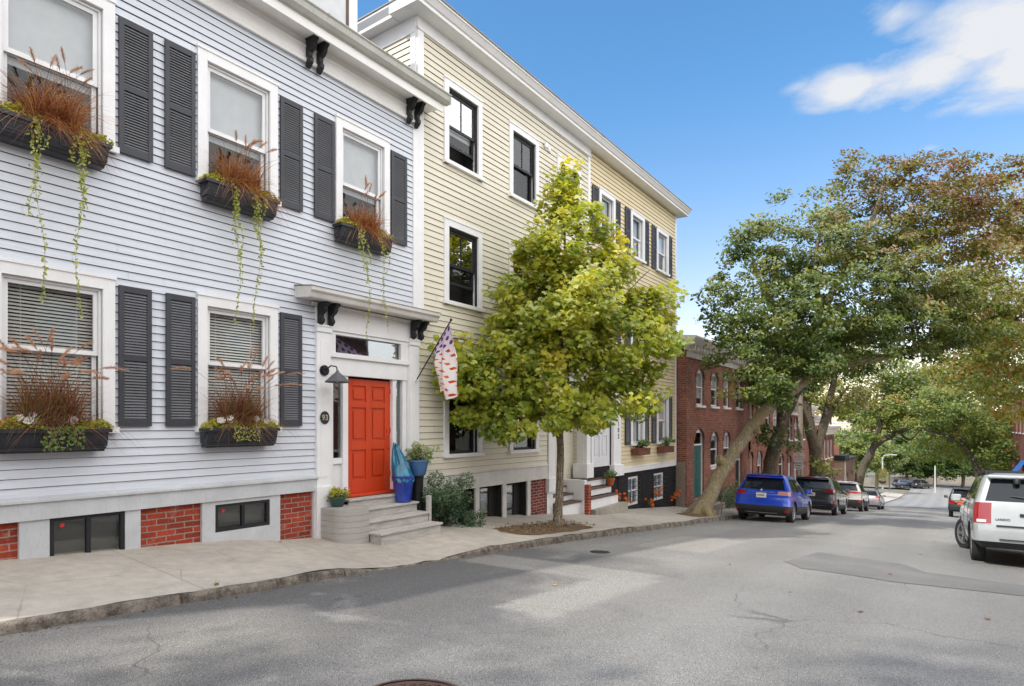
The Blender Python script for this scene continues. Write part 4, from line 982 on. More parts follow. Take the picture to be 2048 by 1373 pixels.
lb = brick_house('low tan brick building with a dark flat roof at the end of the row', 61.5, 70.0, -7.4, -3.2, -7.55, 1, 'brick_tan', [], [(63.5, 64.5, -5.9, -4.4), (67, 68, -5.9, -4.4)], [], cat='building', name='low_building', corn=False, chim=None)
mb = MB(); mb.box(-16.6, -7.4, 61.3, 64.5, -3.16, -2.75); mb.build('parapet', M['black'], lb)
mb = MB(); mb.box(-8.9, -8.1, 63.4, 64.2, -3.1, -1.9); mb.build('chimney', M['brick_row'], lb)
mb = MB(); mb.tube([(-7.5, 62.3, -8), (-7.5, 62.3, -3.3)], .05, 6); mb.build('downpipe', M['white'], lb)
# right-hand row, seen at a slant past the street trees
brick_house('dark red brick house with white corner trim across the street', 56, 70, -6.8, 2.6, 4.55, -1, 'brick_row',
            [(a, a + 1.1, -.6, 1.4) for a in (57.2, 60.2, 63.2, 66.4)], [(a, a + 1.1, -4.6, -2.6) for a in (57.2, 63.2, 66.4)], [(60.2, 61.3, -6.6, -3.6, 'white_door')], side='mid')
oh = brick_house('red brick house opposite the blue house, mirrored in its windows', -13, 20, -1.3, 4.6, 5.9, -1, 'brick_row2',
            [(a, a + 1.1, 2.2, 3.9) for a in (-11.2, -8.2, -5.2, -2.2, .8, 3.8, 6.8, 9.8, 12.8, 15.8)], [(a, a + 1.1, -.6, 1.1) for a in (-11.2, -8.2, -5.2, -2.2, 3.8, 6.8, 12.8, 15.8)], [(.8, 1.9, -1.6, .8, 'black'), (9.8, 10.9, -2.2, .3, 'black')], side='mid')
aw = thing('awning', 'blue fabric awning on the brick house across the street', 'awning', (4.4, 57.5, -3.2))
mb = MB(); mb.add([(4.5, 55.9, -2.6), (4.5, 59.0, -2.6), (3.9, 59.0, -3.5), (3.9, 55.9, -3.5), (3.9, 59.0, -3.75), (3.9, 55.9, -3.75)], [(0, 1, 2, 3), (3, 2, 4, 5)]); mb.build('awning_cloth', paint('blue awning cloth', (.04, .16, .48), .7), aw)
mb = MB(); mb.tube([(4.52, 55.95, -3.6), (3.92, 55.95, -3.62)], .02, 6); mb.tube([(4.52, 58.95, -3.6), (3.92, 58.95, -3.62)], .02, 6); mb.build('frame', M['steel'], aw)
ac = thing('air_conditioner', 'white window air conditioner in the brick row behind the blue car', 'air conditioner', (XB + .2, U(1500), -3.0))
mb = MB(); a = U(1496.5); mb.box(XB - .05, XB + .40, a, a + .75, -3.32, -2.90); mb.build('case', M['white'], ac, bevel=.02)
mb = MB()
for k in range(7): mb.box(XB + .401, XB + .408, a + .05, a + .70, -3.28 + .05 * k, -3.26 + .05 * k)
mb.build('grille', M['steel'], ac)
fe = thing('wooden_fence', 'narrow weathered board fence between the yellow house and the brick row', 'fence', (-8.1, 22.35, -3.1))
mb = MB()
for k in range(4): mb.box(-8.31 + .088 * k, -8.31 + .088 * k + .08, 22.33, 22.36, -3.4, -1.40 + .02 * (k % 2))
mb.build('board', M['fence_wood'], fe); mb = MB(); mb.box(-8.3, -7.96, 22.36, 22.39, -1.8, -1.7); mb.box(-8.3, -7.96, 22.36, 22.39, -2.9, -2.8); mb.build('rail', M['fence_wood'], fe)

# ================================================================= GROUND
def sheet(name, xs, ys, zf, mat, kind='structure', dz=0.0):
    v = [(x, y, zf(x, y) + dz) for y in ys for x in xs]; n = len(xs)
    f = [(j * n + i, j * n + i + 1, (j + 1) * n + i + 1, (j + 1) * n + i) for j in range(len(ys) - 1) for i in range(n - 1)]
    me = bpy.data.meshes.new(name); me.from_pydata(v, [], f); me.update(); me.shade_smooth()
    o = link_mesh(name, me, None, [mat]); o['kind'] = kind; return o
def fr(a, b, st):
    n = max(1, int(round((b - a) / st))); return [a + (b - a) * i / n for i in range(n + 1)]
YS = fr(-14, 60, .5) + fr(62, 150, 2)
sheet('road', fr(KX - .02, KR + .02, .55), YS, road_z, M['asphalt'])
sheet('ground', fr(-700, 700, 50) , fr(-60, 160, 4) + fr(200, 1500, 100), lambda x, y: base(y) - .35, M['ground'])
sheet('cross_street', fr(-90, 90, 30), fr(150.2, 162, 4), lambda x, y: base(y) - .03, M['asphalt'])
sheet('far_pavement', fr(-90, 90, 30), fr(162.1, 168, 3), lambda x, y: base(y) + .12, M['concrete'])
rg = random.Random(5)
EDGE = {}
def edge(y):                                   # the worn outer edge of the kerb
    k = round(y / .25)
    if k not in EDGE: EDGE[k] = rg.uniform(-.035, .035)
    return EDGE[k] + .03 * math.sin(y * .9) + .02 * math.sin(y * 2.3)
ysk = fr(-14, 60, .25) + fr(61, 128, 1)
def walk_mesh():
    xs = [KX - .05, KX - .6, KX - 1.2, KX - 1.8, KX - 2.35, KX - 2.9]
    v = []; 
    for y in ysk:
        for i, x in enumerate(xs):
            xx = x + (edge(y) if i == 0 else 0)
            v.append((xx, y, walk_z(xx, y)))
    n = len(xs); f = [(j * n + i + 1, j * n + i, (j + 1) * n + i, (j + 1) * n + i + 1) for j in range(len(ysk) - 1) for i in range(n - 1)]
    me = bpy.data.meshes.new('sidewalk'); me.from_pydata(v, [], f); me.update(); me.shade_smooth()
    o = link_mesh('sidewalk', me, None, [M['sidewalk']]); o['kind'] = 'structure'
walk_mesh()
def kerb_mesh(name, xk, sg, top):
    v = []; prof = [(-.24, -.03), (-.12, -.022), (-.05, -.006), (-.005, -.014), (.014, -.05), (.024, None)]
    for y in ysk:
        j = rg.uniform(-1, 1)
        for i, (dx, dz) in enumerate(prof):
            z = top(y) + dz + (rg.uniform(-.008, .008) if 0 < i < 5 else 0) if dz is not None else base(y) - .1
            v.append((xk + sg * (dx + (edge(y) * .35 if i > 1 else 0) + rg.uniform(-.008, .008)), y, z))
    n = len(prof); f = [(j * n + i, j * n + i + 1, (j + 1) * n + i + 1, (j + 1) * n + i) for j in range(len(ysk) - 1) for i in range(n - 1)]
    me = bpy.data.meshes.new(name); me.from_pydata(v, [], f); me.update(); me.shade_smooth()
    o = link_mesh(name, me, None, [M['kerb']]); o['kind'] = 'structure'
kerb_mesh('kerb', KX + .0, 1, lambda y: base(y) + kh(y) + .006)
kerb_mesh('kerb', KR, -1, lambda y: base(y) + .11)
sheet('pavement', fr(KR + .1, KR + 3.2, .6), YS, lambda x, y: base(y) + .11 + .05 * (x - KR), M['sidewalk'])
# patches of newer and older surface
def patch_sheet(name, outline, mat, dz):
    c = [sum(p[0] for p in outline) / len(outline), sum(p[1] for p in outline) / len(outline)]
    ring = []; rr = random.Random(len(outline) + int(c[1] * 10))
    for i in range(len(outline)):
        p, q = outline[i], outline[(i + 1) % len(outline)]
        m_ = max(1, int(math.hypot(q[0] - p[0], q[1] - p[1]) / .18))
        for k in range(m_): t = k / m_; ring.append((p[0] + (q[0] - p[0]) * t + rr.uniform(-.018, .018), p[1] + (q[1] - p[1]) * t + rr.uniform(-.018, .018)))
    v = [(c[0], c[1], road_z(*c) + dz)]; n = len(ring); K = 6
    for k in range(1, K + 1):
        for p in ring: x = c[0] + (p[0] - c[0]) * k / K; y = c[1] + (p[1] - c[1]) * k / K; v.append((x, y, road_z(x, y) + dz))
    f = [(0, 1 + i, 1 + (i + 1) % n) for i in range(n)]
    for k in range(K - 1):
        for i in range(n): a = 1 + k * n + i; b = 1 + k * n + (i + 1) % n; f.append((a, a + n, b + n, b))
    me = bpy.data.meshes.new(name); me.from_pydata(v, [], f); me.update(); me.shade_smooth()
    o = link_mesh(name, me, None, [M[mat]]); o['kind'] = 'structure'
def gp(u, v):                                  # a measured spot on the road surface
    d = 8.0
    for _ in range(40):
        a, b = ray(u); z = road_z(a * d, b * d); d = .5 * d + .5 * (-z * FOC / (v - HV))
    a, b = ray(u); return (a * d, b * d)
patch_sheet('road_patch', [gp(1570, 1124), gp(1637, 1105), gp(1810, 1130), gp(1850, 1145), gp(2048, 1172), gp(2048, 1193), gp(1790, 1165), gp(1760, 1160), gp(1600, 1137)], 'patch_dark', .006)
# manholes
def manhole(label, x, y, r, mat, pat=True):
    o = thing('manhole_cover', label, 'manhole cover', (x, y, road_z(x, y)))
    sl = (road_z(x, y + .5) - road_z(x, y - .5)); sx = (road_z(x + .3, y) - road_z(x - .3, y)) / .6
    o.rotation_euler = (math.atan(sl), -math.atan(sx), 0)
    a = MB(); n = 40
    for k in range(n):
        t0, t1 = 2 * math.pi * k / n, 2 * math.pi * (k + 1) / n
        for (r0, r1, z) in ((r, r * .93, .012),):
            a.quad((r0 * math.cos(t0), r0 * math.sin(t0), z), (r0 * math.cos(t1), r0 * math.sin(t1), z), (r1 * math.cos(t1), r1 * math.sin(t1), z), (r1 * math.cos(t0), r1 * math.sin(t0), z))
            a.quad((r0 * math.cos(t0), r0 * math.sin(t0), -.02), (r0 * math.cos(t1), r0 * math.sin(t1), -.02), (r0 * math.cos(t1), r0 * math.sin(t1), z), (r0 * math.cos(t0), r0 * math.sin(t0), z))
    a.build('frame', M[mat], o, local=True)
    a = MB(); a.lathe(0, 0, [(r * .915, -.03), (r * .915, .006)], 40)
    s_ = r * .13; q = -int(r / s_)
    for i in range(-8, 9):
        for j in range(-8, 9):
            if math.hypot(i * s_, j * s_) < r * .8: a.box(i * s_ - s_ * .3, i * s_ + s_ * .3, j * s_ - s_ * .3, j * s_ + s_ * .3, .004, .012)
    a.lathe(0, 0, [(r * .08, .004), (r * .08, .013)], 12)
    a.build('lid', M[mat], o, local=True)
x, y = gp(826, 1402); manhole('rusty round cast iron manhole cover cut by the bottom edge', x, y, .34, 'rust')
x, y = gp(1200, 1105); manhole('small dark drain cover in the road near the maple', x, y, .17, 'iron_dark')
# tree pits
def pit(x0, x1, y0, y1, seed):
    rr = random.Random(seed); n = 40; cx, cy = (x0 + x1) / 2, (y0 + y1) / 2; ring = []
    for k in range(n):
        t = 2 * math.pi * k / n; c_, s_ = math.cos(t), math.sin(t); m_ = max(abs(c_), abs(s_)) ** .6
        j = 1 + rr.uniform(-.06, .06); ring.append((cx + c_ / m_ * (x1 - x0) / 2 * j, cy + s_ / m_ * (y1 - y0) / 2 * j))
    v = []
    for k in range(0, 5):
        for p in ring: x = cx + (p[0] - cx) * k / 4; y = cy + (p[1] - cy) * k / 4; v.append((x, y, walk_z(x, y) + .006 + (.05 * (1 - k / 4) ** .5) + (rr.uniform(-.01, .012) if 0 < k < 4 else 0)))
    f = [(k * n + i, k * n + (i + 1) % n, (k + 1) * n + (i + 1) % n, (k + 1) * n + i) for k in range(4) for i in range(n)]
    me = bpy.data.meshes.new('soil'); me.from_pydata(v, [], f); me.update(); me.shade_smooth()
    o = link_mesh('tree_pit_ground', me, None, [M['soil']]); o['kind'] = 'structure'
pit(-7.35, -6.38, 9.4, 12.4, 1)
pit(-7.15, -6.3, 18.9, 21.3, 2)
# ================================================================= PLANTS
NR = np.random.default_rng(11)
MAPLE = np.array([(0, -.5), (.13, -.28), (.46, -.36), (.36, -.10), (.58, .10), (.27, .14), (.20, .30), (0, .62), (-.20, .30), (-.27, .14), (-.58, .10), (-.36, -.10), (-.46, -.36), (-.13, -.28)])
OVAL = np.array([(0, -.55), (.26, -.18), (.24, .2), (0, .58), (-.24, .2), (-.26, -.18)])
DIAM = np.array([(0, -.55), (.34, 0), (0, .58), (-.34, 0)])
def leaf_verts(pos, size, nrm, shape, rng, droop=0.0):
    """pos (N,3), size (N,), nrm (N,3) -> (N*k,3) flat leaves with a slight cup"""
    n = len(pos); nrm = nrm / np.maximum(np.linalg.norm(nrm, axis=1, keepdims=True), 1e-6)
    r = rng.normal(size=(n, 3)); r[:, 2] -= droop
    t = r - nrm * np.sum(r * nrm, axis=1, keepdims=True); t /= np.maximum(np.linalg.norm(t, axis=1, keepdims=True), 1e-6)
    b = np.cross(nrm, t); s = size[:, None, None]; sh = shape[None]
    v = pos[:, None, :] + s * (b[:, None, :] * sh[..., 0:1] + t[:, None, :] * sh[..., 1:2]) - nrm[:, None, :] * (s * (np.abs(sh[..., 0:1]) ** 2) * .5)
    return v.reshape(-1, 3)
def blob(cs, rad, n, rng, flat=1.0):
    """n points spread mostly over the outside of lumps at cs"""
    cs = np.asarray(cs, float); k = rng.integers(0, len(cs), n); d = rng.normal(size=(n, 3)); d /= np.linalg.norm(d, axis=1, keepdims=True)
    rr = rng.uniform(.35, 1.05, n) ** .6; rad = np.asarray(rad) if hasattr(rad, '__len__') else np.full(len(cs), rad)
    p = cs[k] + d * (rr * rad[k])[:, None] * np.array([1, 1, flat]); return p, d, k

def tree(label, base_pt, paths, lumps, n_clusters, per, lsize, leaf, barkm, seed, shape=DIAM, crad=.55, group=None, name='street_tree', xmin=None, topred=None, seg=9, gaps=.28, droop=.4, cat='tree', flat=.62, shell=.35, tmix=(.5, .2)):
    rng = np.random.default_rng(seed); rr = random.Random(seed)
    o = thing(name, label, cat, tuple(base_pt), group)
    mb = MB(); nodes = []; nr = []
    for pts, rad in paths:
        P_ = []; Rr = []
        pts = [Vector(p) for p in pts]
        for i in range(len(pts) - 1):                       # smooth the limb
            p0 = pts[max(i - 1, 0)]; p1 = pts[i]; p2 = pts[i + 1]; p3 = pts[min(i + 2, len(pts) - 1)]
            for k in range(4):
                t = k / 4; t2 = t * t; t3 = t2 * t
                P_.append(.5 * ((2 * p1) + (p2 - p0) * t + (2 * p0 - 5 * p1 + 4 * p2 - p3) * t2 + (3 * p1 - p0 - 3 * p2 + p3) * t3)); Rr.append(rad[i] + (rad[i + 1] - rad[i]) * t)
        P_.append(pts[-1]); Rr.append(rad[-1])
        for i in range(1, len(P_)): P_[i] = P_[i] + Vector((rr.uniform(-1, 1), rr.uniform(-1, 1), rr.uniform(-1, 1))) * Rr[i] * .12
        mb.tube(P_, Rr, seg + 3 if rad[0] > .2 else seg, wob=.10, rng=rr)
        s0 = max(1, int(len(P_) * .35)); nodes += [tuple(p) for p in P_[s0:]]; nr += Rr[s0:]
    cl = []
    vol = np.array([l[1][0] * l[1][1] * l[1][2] for l in lumps]) ** .75; vol = vol / vol.sum()
    while len(cl) < n_clusters:
        i = rng.choice(len(lumps), p=vol); c, r = lumps[i]; d = rng.normal(size=3); d /= np.linalg.norm(d)
        q = np.array(c) + d * np.array(r) * (rng.uniform(shell, 1) ** .5)
        g = math.sin(q[0] * 1.9 + seed) * math.sin(q[1] * 2.3 + 1.3 * seed) * math.sin(q[2] * 2.1 + .7 * seed)
        if g > gaps + .25 * rng.random(): continue
        if xmin is not None and q[0] < xmin + .15: q[0] = xmin + .15 + rng.random() * .3
        cl.append(q)
    cl = np.array(cl); nd = np.array(nodes); nrr = np.array(nr)
    d0 = np.array([np.min(np.linalg.norm(nd - q, axis=1)) for q in cl]); order = np.argsort(d0)
    tw = MB()
    for i in order:
        q = cl[i]; dv = nd - q; dist = np.linalg.norm(dv, axis=1) + np.maximum(0, dv[:, 2]) * .6; j = int(np.argmin(dist)); a = nd[j]; L = np.linalg.norm(q - a)
        if L < .05: continue
        r0 = min(nrr[j] * .55, .012 + .016 * L); m1 = a + (q - a) * .4 + np.array([0, 0, .12 * L]) + rng.normal(size=3) * .06 * L; m2 = a + (q - a) * .75 + np.array([0, 0, .10 * L]) + rng.normal(size=3) * .05 * L
        tw.tube([a, m1, m2, q], [r0, r0 * .75, r0 * .5, r0 * .25], 5, cap=False)
        nd = np.vstack([nd, m1, m2, q]); nrr = np.append(nrr, [r0 * .75, r0 * .5, r0 * .3])
    mb.add(tw.v, tw.f); mb.build('trunk', M[barkm], o, smooth=70)
    n = n_clusters * per; k = np.repeat(np.arange(n_clusters), per)
    crd = crad * rng.uniform(.6, 1.25, n_clusters)
    d = rng.normal(size=(n, 3)); d /= np.linalg.norm(d, axis=1, keepdims=True)
    p = cl[k] + d * (crd[k] * rng.uniform(.15, 1.0, n) ** .55)[:, None] * np.array([1, 1, flat])
    if xmin is not None:
        m = p[:, 0] < xmin; p[m, 0] = xmin + rng.random(m.sum()) * .35
    cen = np.array(lumps[0][0]); out = p - cen; out /= np.linalg.norm(out, axis=1, keepdims=True)
    nrm = out * .35 + np.array([0, 0, .75]) + rng.normal(size=(n, 3)) * .55 + np.array([.25, -.25, 0])
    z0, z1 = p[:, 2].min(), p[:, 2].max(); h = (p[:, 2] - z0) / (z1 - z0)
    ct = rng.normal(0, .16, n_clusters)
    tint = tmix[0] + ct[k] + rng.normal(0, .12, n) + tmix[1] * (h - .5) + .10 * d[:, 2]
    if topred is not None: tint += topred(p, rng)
    v = leaf_verts(p, lsize * rng.uniform(.6, 1.3, n), nrm, shape, rng, droop)
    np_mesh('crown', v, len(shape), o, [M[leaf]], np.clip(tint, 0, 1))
    return o
def A(u, v, d): return tuple(at(u, v, d))
def L_(u, v, d, ru, rv, rd):                       # a foliage lump measured at distance d: half sizes in columns, rows, metres
    c = at(u, v, d); s = d / FOC
    return (tuple(c), (math.hypot(ru * s * CY, rd * SY), math.hypot(ru * s * SY, rd * CY), rv * s))

# --- young maple in front of the cream house
g0 = Vector((-6.85, 11.35, walk_z(-6.85, 11.35) + .03)); D = 13.3
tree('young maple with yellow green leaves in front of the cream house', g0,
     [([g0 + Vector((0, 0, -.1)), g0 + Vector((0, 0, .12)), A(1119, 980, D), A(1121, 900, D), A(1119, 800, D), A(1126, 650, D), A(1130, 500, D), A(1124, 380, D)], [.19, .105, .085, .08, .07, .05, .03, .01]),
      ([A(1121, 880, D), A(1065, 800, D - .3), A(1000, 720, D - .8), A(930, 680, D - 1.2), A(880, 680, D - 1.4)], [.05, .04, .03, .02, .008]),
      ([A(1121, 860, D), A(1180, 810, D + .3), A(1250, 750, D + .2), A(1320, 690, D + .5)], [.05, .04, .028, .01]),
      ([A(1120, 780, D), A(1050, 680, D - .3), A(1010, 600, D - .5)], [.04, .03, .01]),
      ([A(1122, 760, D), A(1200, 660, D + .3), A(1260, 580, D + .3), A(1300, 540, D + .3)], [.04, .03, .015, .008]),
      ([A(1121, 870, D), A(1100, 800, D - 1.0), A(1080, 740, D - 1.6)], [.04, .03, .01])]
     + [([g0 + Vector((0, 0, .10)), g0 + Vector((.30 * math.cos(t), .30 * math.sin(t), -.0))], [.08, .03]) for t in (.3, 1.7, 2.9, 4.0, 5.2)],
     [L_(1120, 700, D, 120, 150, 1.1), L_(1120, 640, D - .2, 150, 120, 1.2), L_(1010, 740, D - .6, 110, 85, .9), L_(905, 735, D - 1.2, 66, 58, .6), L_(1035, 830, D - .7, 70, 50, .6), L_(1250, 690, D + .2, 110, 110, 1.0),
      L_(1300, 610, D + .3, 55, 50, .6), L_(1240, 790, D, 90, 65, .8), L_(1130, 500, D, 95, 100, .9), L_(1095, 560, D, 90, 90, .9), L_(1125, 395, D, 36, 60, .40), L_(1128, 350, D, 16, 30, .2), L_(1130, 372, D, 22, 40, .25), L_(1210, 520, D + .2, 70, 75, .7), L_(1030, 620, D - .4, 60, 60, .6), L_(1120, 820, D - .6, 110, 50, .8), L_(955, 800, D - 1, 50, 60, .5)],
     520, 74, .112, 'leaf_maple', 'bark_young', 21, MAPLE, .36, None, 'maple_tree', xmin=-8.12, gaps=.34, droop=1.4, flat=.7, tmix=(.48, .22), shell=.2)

# --- the big leaning tree
D = 20.5; g1 = Vector((-6.65, 20.2, walk_z(-6.65, 20.2)))
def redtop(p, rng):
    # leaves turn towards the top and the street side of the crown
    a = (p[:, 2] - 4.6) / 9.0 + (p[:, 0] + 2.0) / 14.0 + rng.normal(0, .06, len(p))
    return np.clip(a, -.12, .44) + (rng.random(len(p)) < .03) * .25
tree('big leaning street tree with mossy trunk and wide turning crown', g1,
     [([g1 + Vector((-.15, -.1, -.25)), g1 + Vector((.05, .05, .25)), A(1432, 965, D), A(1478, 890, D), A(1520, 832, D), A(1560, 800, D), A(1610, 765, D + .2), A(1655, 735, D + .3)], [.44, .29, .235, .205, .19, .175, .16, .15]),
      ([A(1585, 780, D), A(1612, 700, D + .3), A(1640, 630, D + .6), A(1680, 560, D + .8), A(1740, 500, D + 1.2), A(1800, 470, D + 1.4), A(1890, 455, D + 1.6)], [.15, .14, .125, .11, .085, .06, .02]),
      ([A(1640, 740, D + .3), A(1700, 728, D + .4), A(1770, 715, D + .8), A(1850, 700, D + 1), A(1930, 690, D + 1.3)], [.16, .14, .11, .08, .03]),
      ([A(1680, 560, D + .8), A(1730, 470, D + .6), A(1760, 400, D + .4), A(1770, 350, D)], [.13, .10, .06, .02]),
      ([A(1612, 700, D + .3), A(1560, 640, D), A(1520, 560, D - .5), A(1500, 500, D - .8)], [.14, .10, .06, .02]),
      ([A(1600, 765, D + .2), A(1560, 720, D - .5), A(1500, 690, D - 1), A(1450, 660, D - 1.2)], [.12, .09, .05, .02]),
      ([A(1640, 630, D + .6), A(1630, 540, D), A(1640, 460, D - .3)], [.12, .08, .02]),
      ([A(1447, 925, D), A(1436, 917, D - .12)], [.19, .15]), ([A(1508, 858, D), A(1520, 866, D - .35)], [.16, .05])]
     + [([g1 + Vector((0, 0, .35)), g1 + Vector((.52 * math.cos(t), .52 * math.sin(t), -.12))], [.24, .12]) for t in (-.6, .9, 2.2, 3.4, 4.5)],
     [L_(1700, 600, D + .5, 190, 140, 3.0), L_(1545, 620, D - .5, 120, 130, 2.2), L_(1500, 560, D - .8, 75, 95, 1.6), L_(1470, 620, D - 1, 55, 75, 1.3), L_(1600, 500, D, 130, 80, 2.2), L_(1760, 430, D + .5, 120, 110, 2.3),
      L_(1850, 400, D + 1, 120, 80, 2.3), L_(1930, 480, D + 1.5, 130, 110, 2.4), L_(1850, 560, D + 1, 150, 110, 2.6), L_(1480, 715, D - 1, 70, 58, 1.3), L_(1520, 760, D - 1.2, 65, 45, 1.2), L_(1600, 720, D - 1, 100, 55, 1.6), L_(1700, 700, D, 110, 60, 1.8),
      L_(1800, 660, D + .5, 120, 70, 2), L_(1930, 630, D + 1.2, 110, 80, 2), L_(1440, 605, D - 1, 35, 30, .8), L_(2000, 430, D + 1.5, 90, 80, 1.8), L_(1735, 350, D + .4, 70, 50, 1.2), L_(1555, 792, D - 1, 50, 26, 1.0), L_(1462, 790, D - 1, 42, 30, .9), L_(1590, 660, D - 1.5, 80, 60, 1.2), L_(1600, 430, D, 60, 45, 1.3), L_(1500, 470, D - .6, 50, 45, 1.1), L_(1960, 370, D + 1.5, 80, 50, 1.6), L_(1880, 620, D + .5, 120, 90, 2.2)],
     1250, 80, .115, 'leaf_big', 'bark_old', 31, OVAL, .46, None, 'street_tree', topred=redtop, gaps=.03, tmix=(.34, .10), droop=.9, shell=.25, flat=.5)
# broken stub on the leaning trunk
# --- next trees down the left kerb
D = 28.5; g2 = Vector((-6.75, 29.6, walk_z(-6.75, 29.6)))
tree('dark trunked street tree behind the blue car', g2, [([g2 + Vector((0, 0, -.3)), A(1538, 950, D), A(1546, 900, D), A(1562, 855, D), A(1568, 800, D), A(1585, 740, D), A(1610, 680, D)], [.38, .32, .29, .25, .21, .15, .06]),
      ([A(1562, 850, D), A(1590, 800, D), A(1610, 760, D)], [.2, .14, .06])],
     [L_(1575, 730, D, 85, 60, 1.8), L_(1530, 780, D - .3, 42, 34, 1.0), L_(1620, 700, D + .5, 70, 60, 1.8), L_(1585, 880, D - .4, 18, 22, .5), L_(1530, 870, D - .3, 16, 26, .5)], 190, 46, .15, 'leaf_dark', 'bark_grey', 41, DIAM, .6, 'street trees along the brick row')
D = 36.5; g3 = Vector((-6.75, 38.6, walk_z(-6.75, 38.6)))
tree('twin trunked street tree behind the parking signs', g3, [([g3 + Vector((0, 0, -.3)), A(1632, 960, D), A(1630, 900, D), A(1614, 830, D), A(1612, 760, D), A(1610, 690, D)], [.52, .44, .33, .27, .22, .08]),
      ([A(1632, 910, D), A(1645, 860, D), A(1660, 800, D), A(1672, 740, D), A(1690, 680, D)], [.32, .27, .21, .15, .06]), ([A(1650, 850, D), A(1676, 800, D), A(1700, 770, D)], [.14, .1, .04])],
     [L_(1640, 690, D, 70, 40, 2.2), L_(1700, 710, D, 55, 36, 2.0), L_(1620, 790, D - .3, 22, 22, .8), L_(1650, 925, D - 1, 12, 22, .5), L_(1700, 800, D, 40, 22, 1.4)], 170, 44, .18, 'leaf_big', 'bark_grey', 43, DIAM, .75, 'street trees along the brick row')
D = 56; g4 = Vector((-6.6, 61.9, walk_z(-6.6, 61.9)))
tree('slanting street tree at the low end of the row', g4, [([g4 + Vector((0, 0, -.3)), A(1722, 945, D), A(1738, 915, D), A(1752, 890, D), A(1790, 868, D), A(1830, 850, D), A(1862, 820, D)], [.42, .35, .32, .28, .22, .15, .06]),
      ([A(1748, 892, D), A(1758, 860, D), A(1762, 820, D), A(1775, 780, D)], [.3, .24, .18, .08]), ([A(1800, 865, D), A(1820, 880, D), A(1850, 850, D)], [.12, .08, .04])],
     [L_(1790, 800, D, 80, 45, 4), L_(1740, 850, D, 36, 36, 2.4), L_(1840, 780, D, 75, 42, 4), L_(1770, 750, D, 70, 30, 3.2), L_(1860, 820, D, 50, 30, 2.5)], 330, 46, .24, 'leaf_autumn', 'bark_grey', 45, DIAM, 1.0, 'street trees along the brick row', tmix=(.36, .1))
# --- trees on the other kerb
D = 57; g5 = Vector((3.35, 71.5, base(71.5) + .1))
tree('thick upright street tree across the road beyond the orange car', g5, [([A(1971, 985, D), A(1970, 940, D), A(1972, 900, D), A(1966, 850, D), A(1975, 800, D), A(1985, 740, D)], [.52, .46, .42, .34, .26, .1]),
      ([A(1972, 890, D), A(2000, 840, D), A(2030, 800, D)], [.2, .14, .06]), ([A(1966, 850, D), A(1930, 800, D), A(1900, 760, D)], [.2, .14, .06])],
     [L_(1970, 790, D, 95, 70, 4.5), L_(2030, 740, D, 70, 80, 4), L_(1900, 770, D, 65, 50, 4), L_(1990, 870, D - 3, 80, 30, 3), L_(1920, 880, D + 2, 70, 40, 3.5), L_(1930, 700, D, 80, 50, 4), L_(2040, 860, D - 3, 55, 50, 3), L_(1880, 900, D + 6, 60, 34, 3), L_(2010, 925, D - 2, 50, 26, 2)], 620, 46, .25, 'leaf_autumn', 'bark_grey', 47, DIAM, 1.05, 'street trees across the road', tmix=(.34, .12))
D = 50; g6 = Vector((3.3, 62.5, base(62.5) + .1))
tree('leaning street tree arching over the road from the far kerb', g6, [([A(1962, 985, D), A(1958, 955, D), A(1945, 915, D), A(1925, 890, D), A(1900, 875, D), A(1860, 862, D), A(1825, 850, D)], [.34, .27, .23, .19, .15, .1, .04]), ([A(1945, 915, D), A(1920, 870, D), A(1895, 835, D), A(1885, 800, D)], [.16, .12, .09, .04])],
     [L_(1890, 810, D, 60, 40, 2.6), L_(1850, 850, D, 30, 14, 1.6), L_(1940, 850, D, 60, 34, 2.4), L_(1980, 900, D - 1, 55, 26, 1.6)], 190, 44, .22, 'leaf_autumn', 'bark_grey', 49, DIAM, .85, 'street trees across the road', tmix=(.28, .1))
D = 27; g7 = Vector((3.4, 30.5, base(30.5) + .1))
tree('reddening street tree whose crown hangs over the parked silver car', g7, [([g7 + Vector((0, 0, -.3)), g7 + Vector((.05, 0, 2)), g7 + Vector((-.1, .3, 4.2)), g7 + Vector((-.5, .6, 6.5)), g7 + Vector((-.9, .9, 9))], [.42, .34, .3, .2, .08]), ([g7 + Vector((-.1, .3, 4.2)), A(2030, 640, 27), A(1960, 600, 27), A(1900, 580, 27)], [.2, .14, .09, .03])],
     [L_(2010, 560, D, 110, 110, 2.8), L_(2050, 680, D, 90, 80, 2.4), L_(1960, 690, D, 70, 50, 2), L_(2060, 430, D, 70, 90, 2.4), L_(1985, 760, D, 60, 40, 1.6), L_(2040, 800, D + 2, 50, 50, 2), L_(1930, 740, D + 3, 60, 40, 2)], 460, 50, .16, 'leaf_autumn', 'bark_grey', 51, DIAM, .72, 'street trees across the road', tmix=(.62, .25), gaps=.12)
# --- tree just behind the viewpoint: its broken shade lies on the near road
g8 = Vector((-6.9, -7.2, walk_z(-6.9, -7.2)))
tree('street tree behind the viewpoint shading the near road', g8, [([g8 + Vector((0, 0, -.2)), g8 + Vector((.1, 0, 2.2)), (-6.3, -6.8, 3.6), (-5.2, -6.2, 5.6), (-4.2, -5.6, 7.4)], [.34, .27, .22, .14, .05])],
     [((-5.6, -7.2, 5.8), (3.4, 4.2, 2.2)), ((-3.2, -4.6, 7.2), (2.6, 2.2, 1.4)), ((-2.6, -3.2, 8.2), (2.4, 1.9, 1.1))], 170, 40, .17, 'leaf_dark', 'bark_grey', 53, DIAM, .8, None, gaps=.12)
